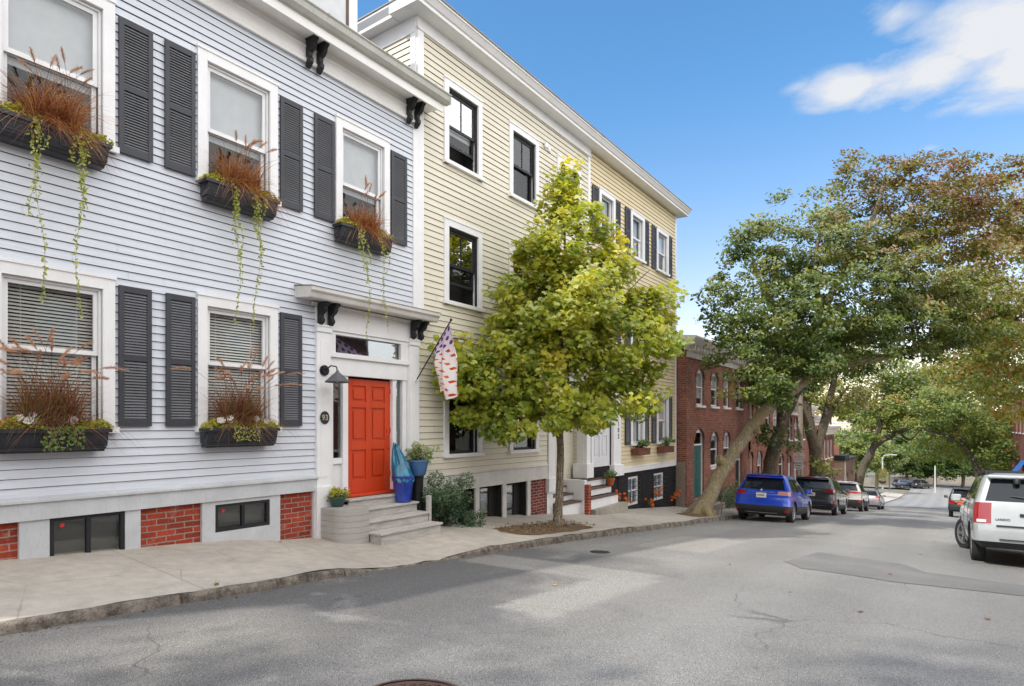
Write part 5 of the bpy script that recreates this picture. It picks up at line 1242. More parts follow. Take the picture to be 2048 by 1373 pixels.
# --- trees at the bottom of the hill
far = [(1700, 905, 92, 40, 45, 'leaf_far', 'pale sunlit tree just beyond the low tan building', .6), (1752, 905, 112, 52, 42, 'leaf_far', 'bright green tree behind the street lamp', .45), (1660, 800, 150, 70, 40, 'leaf_autumn', 'brownish tree rising behind the roofs of the brick row', .5),
       (1812, 912, 135, 48, 46, 'leaf_dark', 'light green tree behind the far parked cars', .5), (1868, 918, 130, 50, 40, 'leaf_dark', 'dark green tree behind the low concrete wall', .5), (1925, 915, 128, 48, 46, 'leaf_dark', 'mid green tree above the low concrete wall', .3),
       (1962, 905, 150, 50, 55, 'leaf_dark', 'dark tree hanging over the wall beyond the orange car', .35), (2015, 900, 150, 60, 62, 'leaf_far', 'green tree beyond the brick house across the street', .3), (1742, 830, 185, 60, 30, 'leaf_autumn', 'thin autumn tree standing in front of the steel trestle', .5),
       (1840, 866, 190, 90, 36, 'leaf_far', 'tall pale tree far beyond the cross street', .35), (1960, 850, 190, 100, 48, 'leaf_dark', 'tall dark tree far beyond the cross street', .45), (1640, 900, 120, 50, 60, 'leaf_dark', 'green tree behind the end brick house', .5)]
for i, (u, v, d, ru, rv, lm, lab, tm) in enumerate(far):
    c = at(u, v, d); gz_ = base(c.y) - .1; s = d / FOC
    tree(lab, (c.x, c.y, gz_), [([(c.x, c.y, gz_ - .2), (c.x + .2, c.y, (gz_ + c.z) / 2), (c.x, c.y, c.z), (c.x, c.y, c.z + rv * s * .6)], [.35, .28, .2, .06])],
         [(tuple(c), (ru * s, ru * s * .8, rv * s)), ((c.x + ru * s * .4, c.y, c.z - rv * s * .3), (ru * s * .7, ru * s * .6, rv * s * .7)), ((c.x - ru * s * .45, c.y, c.z + rv * s * .1), (ru * s * .6, ru * s * .6, rv * s * .7))],
         110, 60, .0042 * d, lm, 'bark_grey', 60 + i, DIAM, .011 * d, 'trees at the bottom of the hill', 'distant_tree', tmix=(tm, .3), seg=5, gaps=.3)

# ---------------------------------------------------------------- planted boxes
def blades(o, c, n, Lr, spread, leaf, rng, up=(.55, 1.2), bow=1.0, w=.006, name='blades', box=(.10, .30)):
    az = rng.uniform(0, 2 * np.pi, n); Ln = rng.uniform(Lr[0], Lr[1], n); tz = rng.uniform(up[0], up[1], n); sp = rng.uniform(.1, 1, n) ** .8 * spread
    b = np.array(c) + np.stack([rng.uniform(-box[0], box[0], n), rng.uniform(-box[1], box[1], n), np.zeros(n)], 1)
    T = np.linspace(0, 1, 7); hx = Ln[:, None] * sp[:, None] * (T[None] * .45 + .75 * T[None] ** 2); hz = Ln[:, None] * (tz[:, None] * T[None] - bow * (sp * .8)[:, None] * T[None] ** 2.6)
    ca, sa = np.cos(az)[:, None], np.sin(az)[:, None]; hx_x = np.maximum(hx * ca, -.20 - (b[:, 0:1] - c[0]))
    P3 = np.stack([b[:, 0:1] + hx_x, b[:, 1:2] + hx * sa, b[:, 2:3] + hz], -1)
    az2 = az + rng.uniform(.6, 2.4, n); sv = np.stack([-np.sin(az2), np.cos(az2), rng.uniform(-.3, .3, n)], -1)[:, None, :]
    wd = (w * rng.uniform(.6, 1.3, n))[:, None, None] * (1 - T[None, :, None] ** 2 * .93)
    a = P3 - sv * wd / 2; b_ = P3 + sv * wd / 2
    q = np.stack([a[:, :-1], b_[:, :-1], b_[:, 1:], a[:, 1:]], 2).reshape(-1, 3)
    tint = np.repeat(rng.uniform(0, 1, n), 6) * .75 + np.tile(np.linspace(0, .25, 6), n)
    np_mesh(name, q, 4, o, [M[leaf]], np.clip(tint, 0, 1)); return P3
def plumes(o, c, n, rng, Ls, spread, lean=None):
    hair = []; tint = []; st = MB()
    for i in range(n):
        az = rng.uniform(0, 2 * math.pi); L = rng.uniform(*Ls); sp = spread * rng.uniform(.25, 1); T = np.linspace(0, 1, 12)
        if math.cos(az) < -.3 : az = math.pi - az
        hx = L * sp * (.4 * T + .9 * T ** 2.2); hz = L * (1.2 * T - .75 * sp * T ** 3.2)
        P3 = np.stack([c[0] + np.maximum(hx * math.cos(az), -.12), c[1] + rng.uniform(-.2, .2) + hx * math.sin(az), c[2] + hz], 1)
        st.tube([Vector(p) for p in P3[::2]], .0016, 4, cap=False)
        m = 220; t = rng.uniform(.80, 1.0, m); idx = t * 11; k = np.minimum(idx.astype(int), 10); f = (idx - k)[:, None]; p = P3[k] * (1 - f) + P3[k + 1] * f
        tg = P3[k + 1] - P3[k]; tg /= np.linalg.norm(tg, axis=1, keepdims=True); r = rng.normal(size=(m, 3)); r /= np.linalg.norm(r, axis=1, keepdims=True)
        wd = .030 * np.sin(np.pi * np.clip((t - .78) / .24, 0, 1)) ** .6 + .003
        e = p + r * wd[:, None] + tg * .014; s_ = np.cross(r, tg) * .0028
        hair.append(np.stack([p - s_, p + s_, e + s_ * .3, e - s_ * .3], 1).reshape(-1, 3)); tint.append(rng.uniform(0, 1) * .5 + rng.uniform(0, .5, m))
    st.build('stalks', M['blade_rust'], o); np_mesh('plumes', np.concatenate(hair), 4, o, [M['plume']], np.concatenate(tint))
def bedding(o, c, ext, n, leaf, rng, size=.02, name='leaves', hump=.05, flow=0.0):
    p = np.stack([c[0] + rng.uniform(-ext[0], ext[0], n), c[1] + rng.uniform(-ext[1], ext[1], n), np.zeros(n)], 1)
    q = 1 - ((p[:, 1] - c[1]) / ext[1]) ** 2 * .5; p[:, 2] = c[2] + rng.uniform(-.2, 1, n) * hump * q + .02 * np.sin(p[:, 1] * 23); p[:, 0] += rng.uniform(-.01, .03, n)
    tint = np.clip(rng.normal(.5, .2, n), 0, .88); tint[rng.random(n) < flow] = 1
    v = leaf_verts(p, size * rng.uniform(.6, 1.3, n), rng.normal(size=(n, 3)) * .6 + np.array([.5, -.2, .6]), OVAL, rng); np_mesh(name, v, 6, o, [M[leaf]], tint)
def vine(label, x, y, z, L, rng, n=3, grp='vines trailing from the window boxes', out=0.0):
    o = thing('trailing_vine', label, 'vine', (x, y, z), grp); P_ = []; st = MB()
    for i in range(n):
        l = L * (1 if i == 0 else rng.uniform(.25, .55)); m = int(l / .016); yy = y + rng.uniform(-.06, .06) * (i > 0); ph_ = rng.uniform(0, 6)
        t = np.linspace(0, 1, m); px = x + .03 * np.sin(t * 7 + ph_) + out * np.clip(t * 2.5, 0, 1); py = yy + .035 * np.sin(t * 8 + ph_) * (1 - .4 * t) + (rng.uniform(-.06, .06)) * t; pz = z - t * l
        st.tube([Vector((a, b, c_)) for a, b, c_ in zip(px[::4], py[::4], pz[::4])], .0018, 4, cap=False)
        dens = rng.random(m) < (1 - .45 * t); jit = rng.normal(size=(m, 3)) * np.array([.014, .018, .008]) * (1.3 - .6 * t)[:, None]
        P_.append((np.stack([px, py, pz], 1) + jit)[dens])
    P_ = np.concatenate(P_); n_ = len(P_)
    v = leaf_verts(P_, .040 * rng.uniform(.6, 1.3, n_), rng.normal(size=(n_, 3)) * .5 + np.array([.9, -.4, .2]), OVAL, rng, 1.0)
    st.build('stem', M['leaf_vine'], o); np_mesh('leaves', v, 6, o, [M['leaf_vine']], rng.uniform(0, 1, n_))
def flowers(label, pts, rng, name='petunia', r=.055, leaf='petal', lab_cat='flower', grp=None):
    c = np.mean(pts, axis=0); o = thing(name, label, lab_cat, tuple(c), grp); V = []
    for p in pts:
        f = np.array([.8, -.45, .35]) + rng.normal(size=3) * .25; f /= np.linalg.norm(f); a = np.cross(f, [0, 0, 1]); a /= np.linalg.norm(a); b = np.cross(f, a)
        for k in range(5):
            t0 = 2 * np.pi * k / 5; tm_ = t0 + np.pi / 5; t1 = t0 + 2 * np.pi / 5
            w = [np.array(p) - f * .012] + [np.array(p) + (a * math.cos(t) + b * math.sin(t)) * r * q + f * e for t, q, e in ((t0, .62, -.002), (t0 + .25, 1.0, .004), (t1 - .25, 1.0, .004), (t1, .62, -.002))]
            V += w
    for q in range(0, len(V), 25): np_mesh('bloom', np.array(V[q:q + 25]), 5, o, [M[leaf]], rng.uniform(0, 1, 5))
    n = 60; p = np.array(pts)[rng.integers(0, len(pts), n)] + rng.normal(size=(n, 3)) * .035 - np.array([.04, 0, .03])
    np_mesh('leaves', leaf_verts(p, .035 * rng.uniform(.6, 1.2, n), rng.normal(size=(n, 3)) + np.array([.5, 0, .5]), OVAL, rng), 6, o, [M['leaf_geranium']], rng.uniform(0, 1, n))

def planter(label, y0, y1, z0, z1):
    x0 = FX + .055; x1 = FX + .26; o = thing('window_box', label, 'window box', (x0, (y0 + y1) / 2, z0), 'charcoal window boxes on the blue house')
    mb = MB(); i = .035
    mb.prism_x  # outer shell with sloping front, a rolled lip and a cove foot
    mb.prism_y([(x0, z0 + .06), (x1 - i, z0 + .06), (x1, z1 - .03), (x1, z1 - .045), (x0, z1 - .045)], y0 + .035, y1 - .035)
    mb.prism_y([(x0, z0), (x1 - .075, z0), (x1 - .07, z0 + .02), (x1 - .03, z0 + .035), (x1 - .015, z0 + .058), (x0, z0 + .058)], y0 + .05, y1 - .05)
    mb.box(x0, x1 + .018, y0, y1, z1 - .045, z1 - .003)
    b = mb.build('box', M['planter'], o, bevel=.006)
    m = MB()
    for a, c in ((y0 + .11, (y0 + y1) / 2 - .05), ((y0 + y1) / 2 + .05, y1 - .11)):
        for (p, q, e, g) in ((a, c, z1 - .08, z1 - .07), (a, c, z0 + .095, z0 + .105), (a, a + .01, z0 + .105, z1 - .08), (c - .01, c, z0 + .105, z1 - .08)):
            t = ((e + g) / 2 - z0 - .06) / (z1 - z0 - .09); xx = x1 - i * (1 - t); m.box(xx - .012, xx + .007, p, q, e, g)
    m.build('moulding', M['planter'], o)
    s = MB(); s.box(x0 + .02, x1 - .01, y0 + .03, y1 - .03, z1 - .04, z1 - .001); s.build('soil', M['soil'], o)
    return o
names = {(0, 0): 'upper box cut by the photo edge', (0, 1): 'box under the middle upper window', (0, 2): 'box under the upper window over the orange door', (1, 0): 'lower box cut by the photo edge', (1, 1): 'lower box nearest the orange door'}
BX = [(0, 0, 2.02, 3.16), (0, 1, 4.28, 5.39), (0, 2, 6.50, 7.68), (1, 0, 2.02, 3.16), (1, 1, 4.28, 5.39)]
for (r, k, y0, y1) in BX:
    z0, z1 = (3.03, 3.30) if r == 0 else (-.31, -.045); nm = names[(r, k)]; yc = (y0 + y1) / 2; xc = FX + .16
    planter('charcoal window box, ' + nm, y0, y1, z0, z1)
    g = thing('fountain_grass', ('rust brown' if r == 0 else 'plum and green') + ' fountain grass in the ' + nm, 'grass plant', (xc, yc, z1), 'fountain grasses in the window boxes')
    vs = [1.0, .92, .8, 1.0, .94][k + 3 * r]
    if r == 0:
        blades(g, (xc, yc, z1 - .03), int(900 * vs), (.30 * vs, .78 * vs), .80, 'blade_rust', NR, (.75, 1.25), 1.05, .011, 'blades', (.07, .22)); blades(g, (xc, yc, z1 - .03), 420, (.30, .55), 1.15, 'blade_rust', NR, (.6, .9), 1.8, .010, 'outer_blades', (.07, .24)); blades(g, (xc + .04, yc, z1), int(130 * vs), (.28, .5), .9, 'blade_rust', NR, (.6, .85), 2.1, .010, 'drooping_blades', (.05, .22))
        plumes(g, (xc, yc, z1), 8, NR, (.62, .84), .42)
    else:
        blades(g, (xc, yc, z1 - .03), 820, (.35, .85), .62, 'blade_plum', NR, (.85, 1.2), 1.0, .0095, 'blades', (.07, .24)); blades(g, (xc, yc, z1 - .03), 340, (.4, .85), 1.0, 'blade_plum', NR, (.7, 1.0), 1.7, .008, 'outer_blades', (.07, .28)); blades(g, (xc + .04, yc, z1), 120, (.30, .62), .85, 'blade_plum', NR, (.7, .95), 2.0, .010, 'drooping_blades', (.05, .24))
        plumes(g, (xc, yc, z1), 28, NR, (.72, 1.1), .72)
    b = thing('bedding_plant', 'yellow green bedding leaves spilling over the ' + nm, 'bedding plant', (xc, yc, z1), 'bedding plants in the window boxes')
    bedding(b, (xc + .01, y0 + .24, z1 + .01), (.09, .24), 620, 'leaf_lime', NR, .034, 'leaves', .10, .10 if k < 2 else .3); bedding(b, (xc + .01, y1 - .20, z1 + .01), (.09, .22), 520, 'leaf_lime', NR, .034, 'leaves', .09, .04)
    if r == 1 and k == 0:
        flowers('red and orange small flowers at the near end of the lower cut box', [(xc + .06, y0 + .05 + .05 * i, z1 + .05 + .03 * (i % 3)) for i in range(12)], NR, 'marigold', .016, 'petal_red', 'flower')
    if r == 1:
        flowers('white petunias among the grass in the ' + nm, [(xc + .10 + NR.uniform(-.03, .03), y0 + .12 + NR.uniform(0, .28) + (.55 if i > 4 else 0), z1 + .06 + NR.uniform(0, .10)) for i in range(7)], NR, 'petunia', .046, 'petal', 'flower', None)
        c = thing('creeping_plant', 'round leaved green creeper hanging low from the ' + nm, 'vine', (xc + .1, yc, z1), 'vines trailing from the window boxes')
        n = 170; p = np.stack([FX + .33 + NR.uniform(-.03, .04, n), yc + (.06 if k == 0 else 0) + NR.uniform(-.20, .20, n), z1 + .02 - NR.uniform(0, 1, n) ** 1.4 * (.26 if k == 0 else .20)], 1)
        np_mesh('leaves', leaf_verts(p, (.042 if k == 0 else .026) * NR.uniform(.6, 1.2, n), NR.normal(size=(n, 3)) * .4 + np.array([.9, -.3, .4]), OVAL, NR, .6), 6, c, [M['leaf_geranium' if k == 0 else 'leaf_vine']], NR.uniform(0, 1, n))
VX = FX + .305
vine('long vine falling past the lower window at the photo edge, nearer strand', VX, 2.42, 3.28, 1.95, NR, 3)
vine('long vine falling past the lower window at the photo edge, farther strand', VX, 2.82, 3.27, 2.05, NR, 4)
vine('long vine from the middle upper box reaching the lower window, nearer strand', VX, 4.72, 3.27, 1.90, NR, 3)
vine('long vine from the middle upper box reaching the lower window, farther strand', VX, 5.03, 3.27, 1.95, NR, 4)
vine('long pale vine hanging in front of the door hood, nearer strand', VX, 6.86, 3.27, 1.85, NR, 3, out=.19)
vine('thin pale vine hanging in front of the door hood, farther strand', VX, 7.25, 3.27, 1.7, NR, 2, out=.19)
# ================================================================= CARS
def car(name, label, x, y, paint_mat, S, rz=0.0, cat='car', group=None, wheels=True, facing=1):
    L, W = S['L'], S['W']; LV = S['levels']; F = S.get('F', [0, .06, .28, .32, .56, .60, .92, 1.0]); GL = S.get('GL', {1, 3, 5})
    z = (road_z(x, y + facing * S['ax'][0]) + road_z(x, y + facing * S['ax'][1])) / 2; mid = (S['ax'][0] + S['ax'][1]) / 2
    sl = (road_z(x, y + facing * S['ax'][1]) - road_z(x, y + facing * S['ax'][0])) / (S['ax'][1] - S['ax'][0])
    root = thing(name, label, cat, (x, y, z - sl * mid), group)
    root.rotation_mode = 'XYZ'; root.rotation_euler = (math.atan(sl) if abs(rz) < .6 else 0, 0, rz); ORG[root.name] = Vector((0, 0, 0))
    if abs(rz) >= .6: root.location.z = road_z(x, y)
    rx = [0, .2, .4, .58, .72, .84]; cx = [(.925, .10), (.97, .30), (.992, .62), (1.0, 1.0)]
    cols = None; rings = []
    for (zr, zf, yr, yf, w, cr, cf) in LV:
        half = []
        for t in rx: half.append((w * t, yr + cr * .10 * t ** 3))
        for a, b in cx: half.append((w * a, yr + cr * b))
        for t in F[1:-1]: half.append((w * (1 + .012 * math.sin(math.pi * t)), yr + cr + (yf - cf - yr - cr) * t))
        for a, b in reversed(cx): half.append((w * a, yf - cf * b))
        for t in reversed(rx): half.append((w * t, yf - cf * .16 * t ** 2))
        ring = [(a, b, zr + (zf - zr) * (b / L)) for a, b in half]
        ring += [(-a, b, c) for a, b, c in reversed(ring[1:-1])]
        rings.append(ring)
    nr = len(rings[0]); nh = len(rx) * 2 + 8 + len(F) - 2
    V = [p for r in rings for p in r]; Fc = []; Mi = []
    i_r = len(rx) - 1; i_c = i_r + 4; i_s = i_c + len(F) - 1
    def colgroup(i):
        k = i if i < nh - 1 else (2 * (nh - 1) - 1 - i)
        if k < i_r: return ('rear', k)
        if k < i_c: return ('rc', k - i_r)
        if k < i_s: return ('side', k - i_c)
        if k < i_s + 3 + 1: return ('fc', k - i_s)
        return ('front', k)
    belt = S['belt']
    for j in range(len(rings) - 1):
        for i in range(nr):
            g, k = colgroup(i); m = 0
            if j == belt:
                if g == 'rear' and k < S.get('rgl', 5): m = 1
                if g == 'side' and k in GL: m = 1
                if g == 'front': m = 1
                if g == 'side' and k not in GL and S.get('blackpillar', True) and 0 < k < len(F) - 2: m = 2
            if j in S['tail_b'] and ((g == 'rc' and k < S.get('tc', 3)) or (g == 'rear' and k >= S.get('tr', 4))): m = 3
            if j < S.get('blk', 1): m = 2
            if j in S.get('fogb', ()) and g in ('rc',) and k < 2: m = 4
            a, b = j * nr + i, j * nr + (i + 1) % nr
            Fc.append((a, b, b + nr, a + nr)); Mi.append(m)
    Fc.append(tuple(range(nr - 1, -1, -1))); Mi.append(2)
    e = (len(rings) - 1) * nr; Fc.append(tuple(e + k for k in range(nr))); Mi.append(0)
    me = bpy.data.meshes.new('body'); me.from_pydata(V, [], Fc); me.polygons.foreach_set('material_index', Mi); me.update()
    bm = bmesh.new(); bm.from_mesh(me); bmesh.ops.recalc_face_normals(bm, faces=bm.faces); bm.to_mesh(me); bm.free()
    tmp = bpy.data.objects.new('tmp', me); COL.objects.link(tmp)
    for mm in (paint_mat, M['car_glass'], M['trim_black'], M['tail'], M['tail']): me.materials.append(mm)
    Rw = S['R']; cut = MB(); wc = []
    for ay in S['ax']:
        for s in (-1, 1): wc.append((s, ay)); cut_y = ay
        for s in (-1, 1):
            n = 28; pr = [(ay + Rw * 1.16 * math.cos(6.2832 * k / n), Rw + Rw * 1.16 * math.sin(6.2832 * k / n)) for k in range(n)]
            cut.prism_x(pr, s * (W / 2 - .27), s * (W / 2 + .3))
    co = cut.build('cutter', [], None, local=True); md = tmp.modifiers.new('b', 'BOOLEAN'); md.object = co; md.operation = 'DIFFERENCE'; md.solver = 'EXACT'
    dg = bpy.context.evaluated_depsgraph_get(); dg.update(); new = bpy.data.meshes.new_from_object(tmp.evaluated_get(dg)); bpy.data.objects.remove(tmp); bpy.data.objects.remove(co)
    bm = bmesh.new(); bm.from_mesh(new)
    for f in bm.faces:
        for s, ay in wc:
            if all(v.co.x * s > W / 2 - .29 for v in f.verts):
                if all(abs(math.hypot(v.co.y - ay, v.co.z - Rw) - Rw * 1.16) < .006 for v in f.verts) or all(abs(v.co.x * s - (W / 2 - .27)) < .003 for v in f.verts): f.material_index = 2
    def part(name, sel, mats, idx0=None):
        b2 = bm.copy(); b2.faces.ensure_lookup_table()
        bmesh.ops.delete(b2, geom=[f for f in b2.faces if not sel(f)], context='FACES')
        if not b2.faces: b2.free(); return None
        m2 = bpy.data.meshes.new(name); b2.to_mesh(m2); b2.free()
        mi = [0] * len(m2.polygons); m2.polygons.foreach_set('material_index', mi)
        m2.shade_smooth(); m2.set_sharp_from_angle(angle=R_(32)); return link_mesh(name, m2, root, mats)
    body = part('body', lambda f: f.material_index == 0, [paint_mat])
    part('window', lambda f: f.material_index == 1, [M['car_glass']]); part('lower_trim', lambda f: f.material_index == 2, [M['trim_black']])
    for s in (-1, 1): part('tail_light', lambda f: f.material_index == 3 and f.calc_center_median().x * s > 0 and f.calc_center_median().y < L / 2, [M['tail']])
    for s in (-1, 1): part('reflector', lambda f: f.material_index == 4 and f.calc_center_median().x * s > 0 and f.calc_center_median().y < L / 2, [M['tail']])
    part('front_lamp', lambda f: f.material_index in (3, 4) and f.calc_center_median().y > L / 2, [M['tail_clear']])
    bm.free()
    # wheels
    for s, ay in wc:
        w = MB(); pr = [(Rw * .66, -.10), (Rw * .80, -.108), (Rw * .95, -.10), (Rw, -.07), (Rw, .07), (Rw * .95, .10), (Rw * .80, .108), (Rw * .66, .10)]
        n = 28; xo = s * (W / 2 - .125); st = (S.get('steer', 0) if ay > L / 2 else 0); cs, sn = math.cos(st), math.sin(st)
        def rot(px, py, pz): return (xo + px * cs - py * sn, ay + px * sn + py * cs, Rw + pz)
        base_ = len(w.v)
        for r_, q in pr:
            for k in range(n): t = 6.2832 * k / n; w.v.append(rot(q, r_ * math.cos(t), r_ * math.sin(t)))
        for j in range(len(pr) - 1):
            for k in range(n): a = base_ + j * n + k; b = base_ + j * n + (k + 1) % n; w.f.append((a, b, b + n, a + n)); w.m.append(0)
        wo = w.build('wheel', M['rubber'], root, smooth=50, local=True)
        r = MB(); xf = s * .085
        for k in range(n):
            t0, t1 = 6.2832 * k / n, 6.2832 * (k + 1) / n
            for (ra, rb, xa, xb) in ((Rw * .68, Rw * .61, xf + s * .016, xf), (Rw * .61, Rw * .60, xf, xf - s * .08)):
                r.add([rot(xa, ra * math.cos(t0), ra * math.sin(t0)), rot(xa, ra * math.cos(t1), ra * math.sin(t1)), rot(xb, rb * math.cos(t1), rb * math.sin(t1)), rot(xb, rb * math.cos(t0), rb * math.sin(t0))], [(0, 1, 2, 3)])
        for k in range(S.get('spokes', 7)):
            t = 6.2832 * k / S.get('spokes', 7); 
            for dt in (-.12, .12):
                c0 = (t, .10 * Rw); c1 = (t + dt, .62 * Rw); hw = .022
                p = [(c0[1] * math.cos(t) - hw * math.sin(t), c0[1] * math.sin(t) + hw * math.cos(t)), (c0[1] * math.cos(t) + hw * math.sin(t), c0[1] * math.sin(t) - hw * math.cos(t)),
                     (c1[1] * math.cos(c1[0]) + hw * .7 * math.sin(t), c1[1] * math.sin(c1[0]) - hw * .7 * math.cos(t)), (c1[1] * math.cos(c1[0]) - hw * .7 * math.sin(t), c1[1] * math.sin(c1[0]) + hw * .7 * math.cos(t))]
                r.add([rot(xf + s * .006, *q) for q in p] + [rot(xf - s * .03, *q) for q in p], [(0, 1, 2, 3), (0, 1, 5, 4), (1, 2, 6, 5), (2, 3, 7, 6), (3, 0, 4, 7)])
        r.add([rot(xf + s * .01, .2 * Rw * math.cos(6.2832 * k / 12), .2 * Rw * math.sin(6.2832 * k / 12)) for k in range(12)], [tuple(range(12))])
        r.build('rim', M['rim'], wo, local=True)
        d = MB(); d.add([rot(xf - s * .07, Rw * .66 * math.cos(6.2832 * k / 20), Rw * .66 * math.sin(6.2832 * k / 20)) for k in range(20)], [tuple(range(20))]); d.build('brake_disc', M['metal_dark'], wo, local=True)
    lb = LV[belt]
    # door mirrors, rails, plate, wiper, seams
    my = lb[3] - .55; mz = lb[1] + .03
    for s in (-1, 1):
        m = MB(); m.box(s * (lb[4] - .02), s * (lb[4] + .10), my, my + .05, mz + .02, mz + .06); m.box(s * (lb[4] + .07), s * (lb[4] + .25), my - .02, my + .09, mz, mz + .16)
        m.build('side_mirror', S.get('mirror', paint_mat), root, bevel=.022, smooth=40, local=True)
    if S.get('rails'):
        t = LV[-3]
        for s in (-1, 1):
            m = MB(); xx = s * (t[4] - .03); z_ = t[0] + .07; m.tube([(xx, t[2] + .25, z_ - .06), (xx, t[2] + .35, z_), (xx, (t[2] + t[3]) / 2, z_ + .012), (xx, t[3] - .3, z_), (xx, t[3] - .2, z_ - .06)], .018, 6)
            m.build('roof_rail', M['trim_black'], root, smooth=60, local=True)
        if S['rails'] == 2:
            m = MB(); z_ = LV[-3][0] + .075
            for yy in (t[2] + .55, t[2] + 1.35): m.box(-t[4] + .03, t[4] - .03, yy, yy + .05, z_, z_ + .025)
            m.build('cross_bar', M['trim_black'], root, local=True)
    py, pz = S['plate']
    m = MB(); m.box(-.155, .155, py - .012, py + .03, pz - .078, pz + .078); p = m.build('licence_plate', M['plate'], root, bevel=.005, local=True)
    m = MB(); 
    for k in range(6): m.box(-.11 + .037 * k, -.09 + .037 * k, py - .0145, py - .0125, pz - .03, pz + .03)
    m.build('characters', M['ink'], p, local=True)
    wz = LV[belt][0] + .03; wyy = LV[belt][2]
    m = MB(); m.tube([(.02, wyy - .02, wz), (-.18, wyy + .0, wz + .05), (-.38, wyy + .03, wz + .07)], .010, 5); m.tube([(.02, wyy - .02, wz), (.02, wyy + .05, wz)], .018, 6); m.build('wiper', M['trim_black'], root, local=True)
    for (nm, a, b, c, d, yy, mk) in S.get('strips', ()):
        m = MB(); m.box(a, b, yy - .012, yy + .05, c, d); m.build(nm, M[mk], root, bevel=.004, local=True)
    up = LV[belt + 1]; m = MB(); m.box(-up[4] * .92, up[4] * .92, up[2] - .13, up[2] + .12, up[0] + .005, up[0] + .045)
    if S.get('spoiler', True): sp_ = m.build('spoiler', paint_mat, root, bevel=.018, smooth=40, local=True); m = MB(); m.box(-.20, .20, up[2] - .134, up[2] - .12, up[0] + .018, up[0] + .034); m.build('brake_lamp', M['tail'], sp_, local=True)
    m = MB(); m.lathe(0, 0, [(.035, 0), (.035, .012), (.02, .016)], 14); em = m.build('emblem', M['chrome'], root, local=True); em.rotation_euler = (math.pi / 2, 0, 0); em.location = (0, py - .004, pz + .17)
    # shut lines on the side
    m = MB()
    for s in (-1, 1):
        for k in S.get('seams', (3, 5)):
            pts = []
            for j in range(1, belt + 1):
                lv = LV[j]; t = F[k]; w = lv[4] * (1 + .012 * math.sin(math.pi * t)); yy = lv[2] + lv[5] + (lv[3] - lv[6] - lv[2] - lv[5]) * t
                pts.append((s * (w + .0005), yy, lv[0] + (lv[1] - lv[0]) * yy / L))
            m.tube(pts, .0035, 4)
    m.build('door_seam', M['trim_black'], root, local=True)
    m = MB()
    for s in (-1, 1):
        for k in (2, 4):
            lv = LV[belt - 1]; t = F[k] + .02; yy = lv[2] + lv[5] + (lv[3] - lv[6] - lv[2] - lv[5]) * t; m.box(s * lv[4] * 1.0, s * (lv[4] * 1.01 + .03), yy, yy + .16, lv[0] - .04, lv[0] - .01)
    m.build('door_handle', S.get('handle', paint_mat), root, bevel=.006, local=True)
    return root
XOVER = dict(L=4.3, W=1.77, R=.335, ax=(.82, 3.43), belt=7, tail_b=(5,), tr=3, tc=4, fogb=(1,), blk=3, rgl=5, plate=(.015, .875), spokes=8, blackpillar=True,
    levels=[(.23, .22, .16, 4.10, .76, .22, .3), (.34, .26, .05, 4.24, .85, .28, .45), (.45, .36, .0, 4.29, .88, .30, .5), (.55, .50, .0, 4.30, .887, .30, .5), (.78, .62, .055, 4.26, .884, .34, .5), (.90, .72, .035, 4.18, .878, .36, .5), (1.03, .82, .09, 4.02, .862, .36, .45), (1.07, .94, .14, 3.22, .835, .34, .30), (1.45, 1.42, .46, 2.30, .665, .30, .22), (1.54, 1.50, .40, 2.15, .62, .25, .2), (1.59, 1.565, .60, 1.95, .50, .3, .2), (1.605, 1.585, .9, 1.8, .30, .3, .2)],
    strips=[('bright_strip', -.42, .42, .975, .995, .035, 'chrome'), ('exhaust_trim', -.5, .5, .30, .315, .05, 'chrome')])
SUVD = dict(L=4.8, W=1.92, R=.375, ax=(.98, 3.88), belt=7, tail_b=(5,), tr=3, tc=4, fogb=(2,), blk=2, rails=1, rgl=5, plate=(.01, .93), spokes=5,
    levels=[(.27, .25, .16, 4.6, .82, .22, .3), (.42, .32, .05, 4.74, .92, .28, .45), (.55, .42, .0, 4.79, .95, .30, .5), (.70, .60, .0, 4.80, .96, .30, .5), (.92, .78, .06, 4.78, .958, .30, .5), (1.05, .88, .03, 4.7, .95, .30, .5), (1.17, 1.0, .07, 4.55, .935, .30, .45), (1.20, 1.08, .12, 3.5, .905, .30, .30), (1.60, 1.58, .36, 2.6, .73, .25, .22), (1.69, 1.66, .30, 2.4, .68, .25, .2), (1.74, 1.72, .5, 2.2, .55, .3, .2), (1.76, 1.74, .9, 2.0, .30, .3, .2)],
    strips=[('bright_strip', -.60, .60, .66, .685, .0, 'chrome'), ('bright_strip', -.60, .60, .44, .455, .02, 'chrome')])
SUVW = dict(SUVD); SUVW.update(tail_b=(5,), tr=1, tc=4, rails=0, blk=3, strips=[('bright_strip', -.5, .5, .80, .815, .03, 'chrome')], mirror=M['trim_black'])
SED = dict(spoiler=False, L=4.75, W=1.83, R=.33, ax=(.95, 3.75), belt=6, tail_b=(4,), tr=4, tc=3, blk=1, rgl=5, plate=(.015, .74), spokes=9, F=[0, .16, .19, .30, .46, .50, .74, 1.0], GL={2, 3, 5}, seams=(4, 6),
    levels=[(.20, .20, .12, 4.6, .78, .22, .3), (.34, .26, .02, 4.72, .88, .28, .45), (.55, .45, .0, 4.75, .905, .30, .5), (.72, .58, .02, 4.72, .905, .3, .5), (.86, .70, .06, 4.62, .895, .32, .5), (1.0, .82, .12, 4.4, .87, .34, .45), (1.03, .92, .70, 3.3, .83, .30, .30), (1.34, 1.34, 1.45, 2.45, .64, .25, .2), (1.42, 1.41, 1.65, 2.25, .56, .25, .2), (1.45, 1.44, 1.8, 2.15, .40, .2, .2)], strips=[])
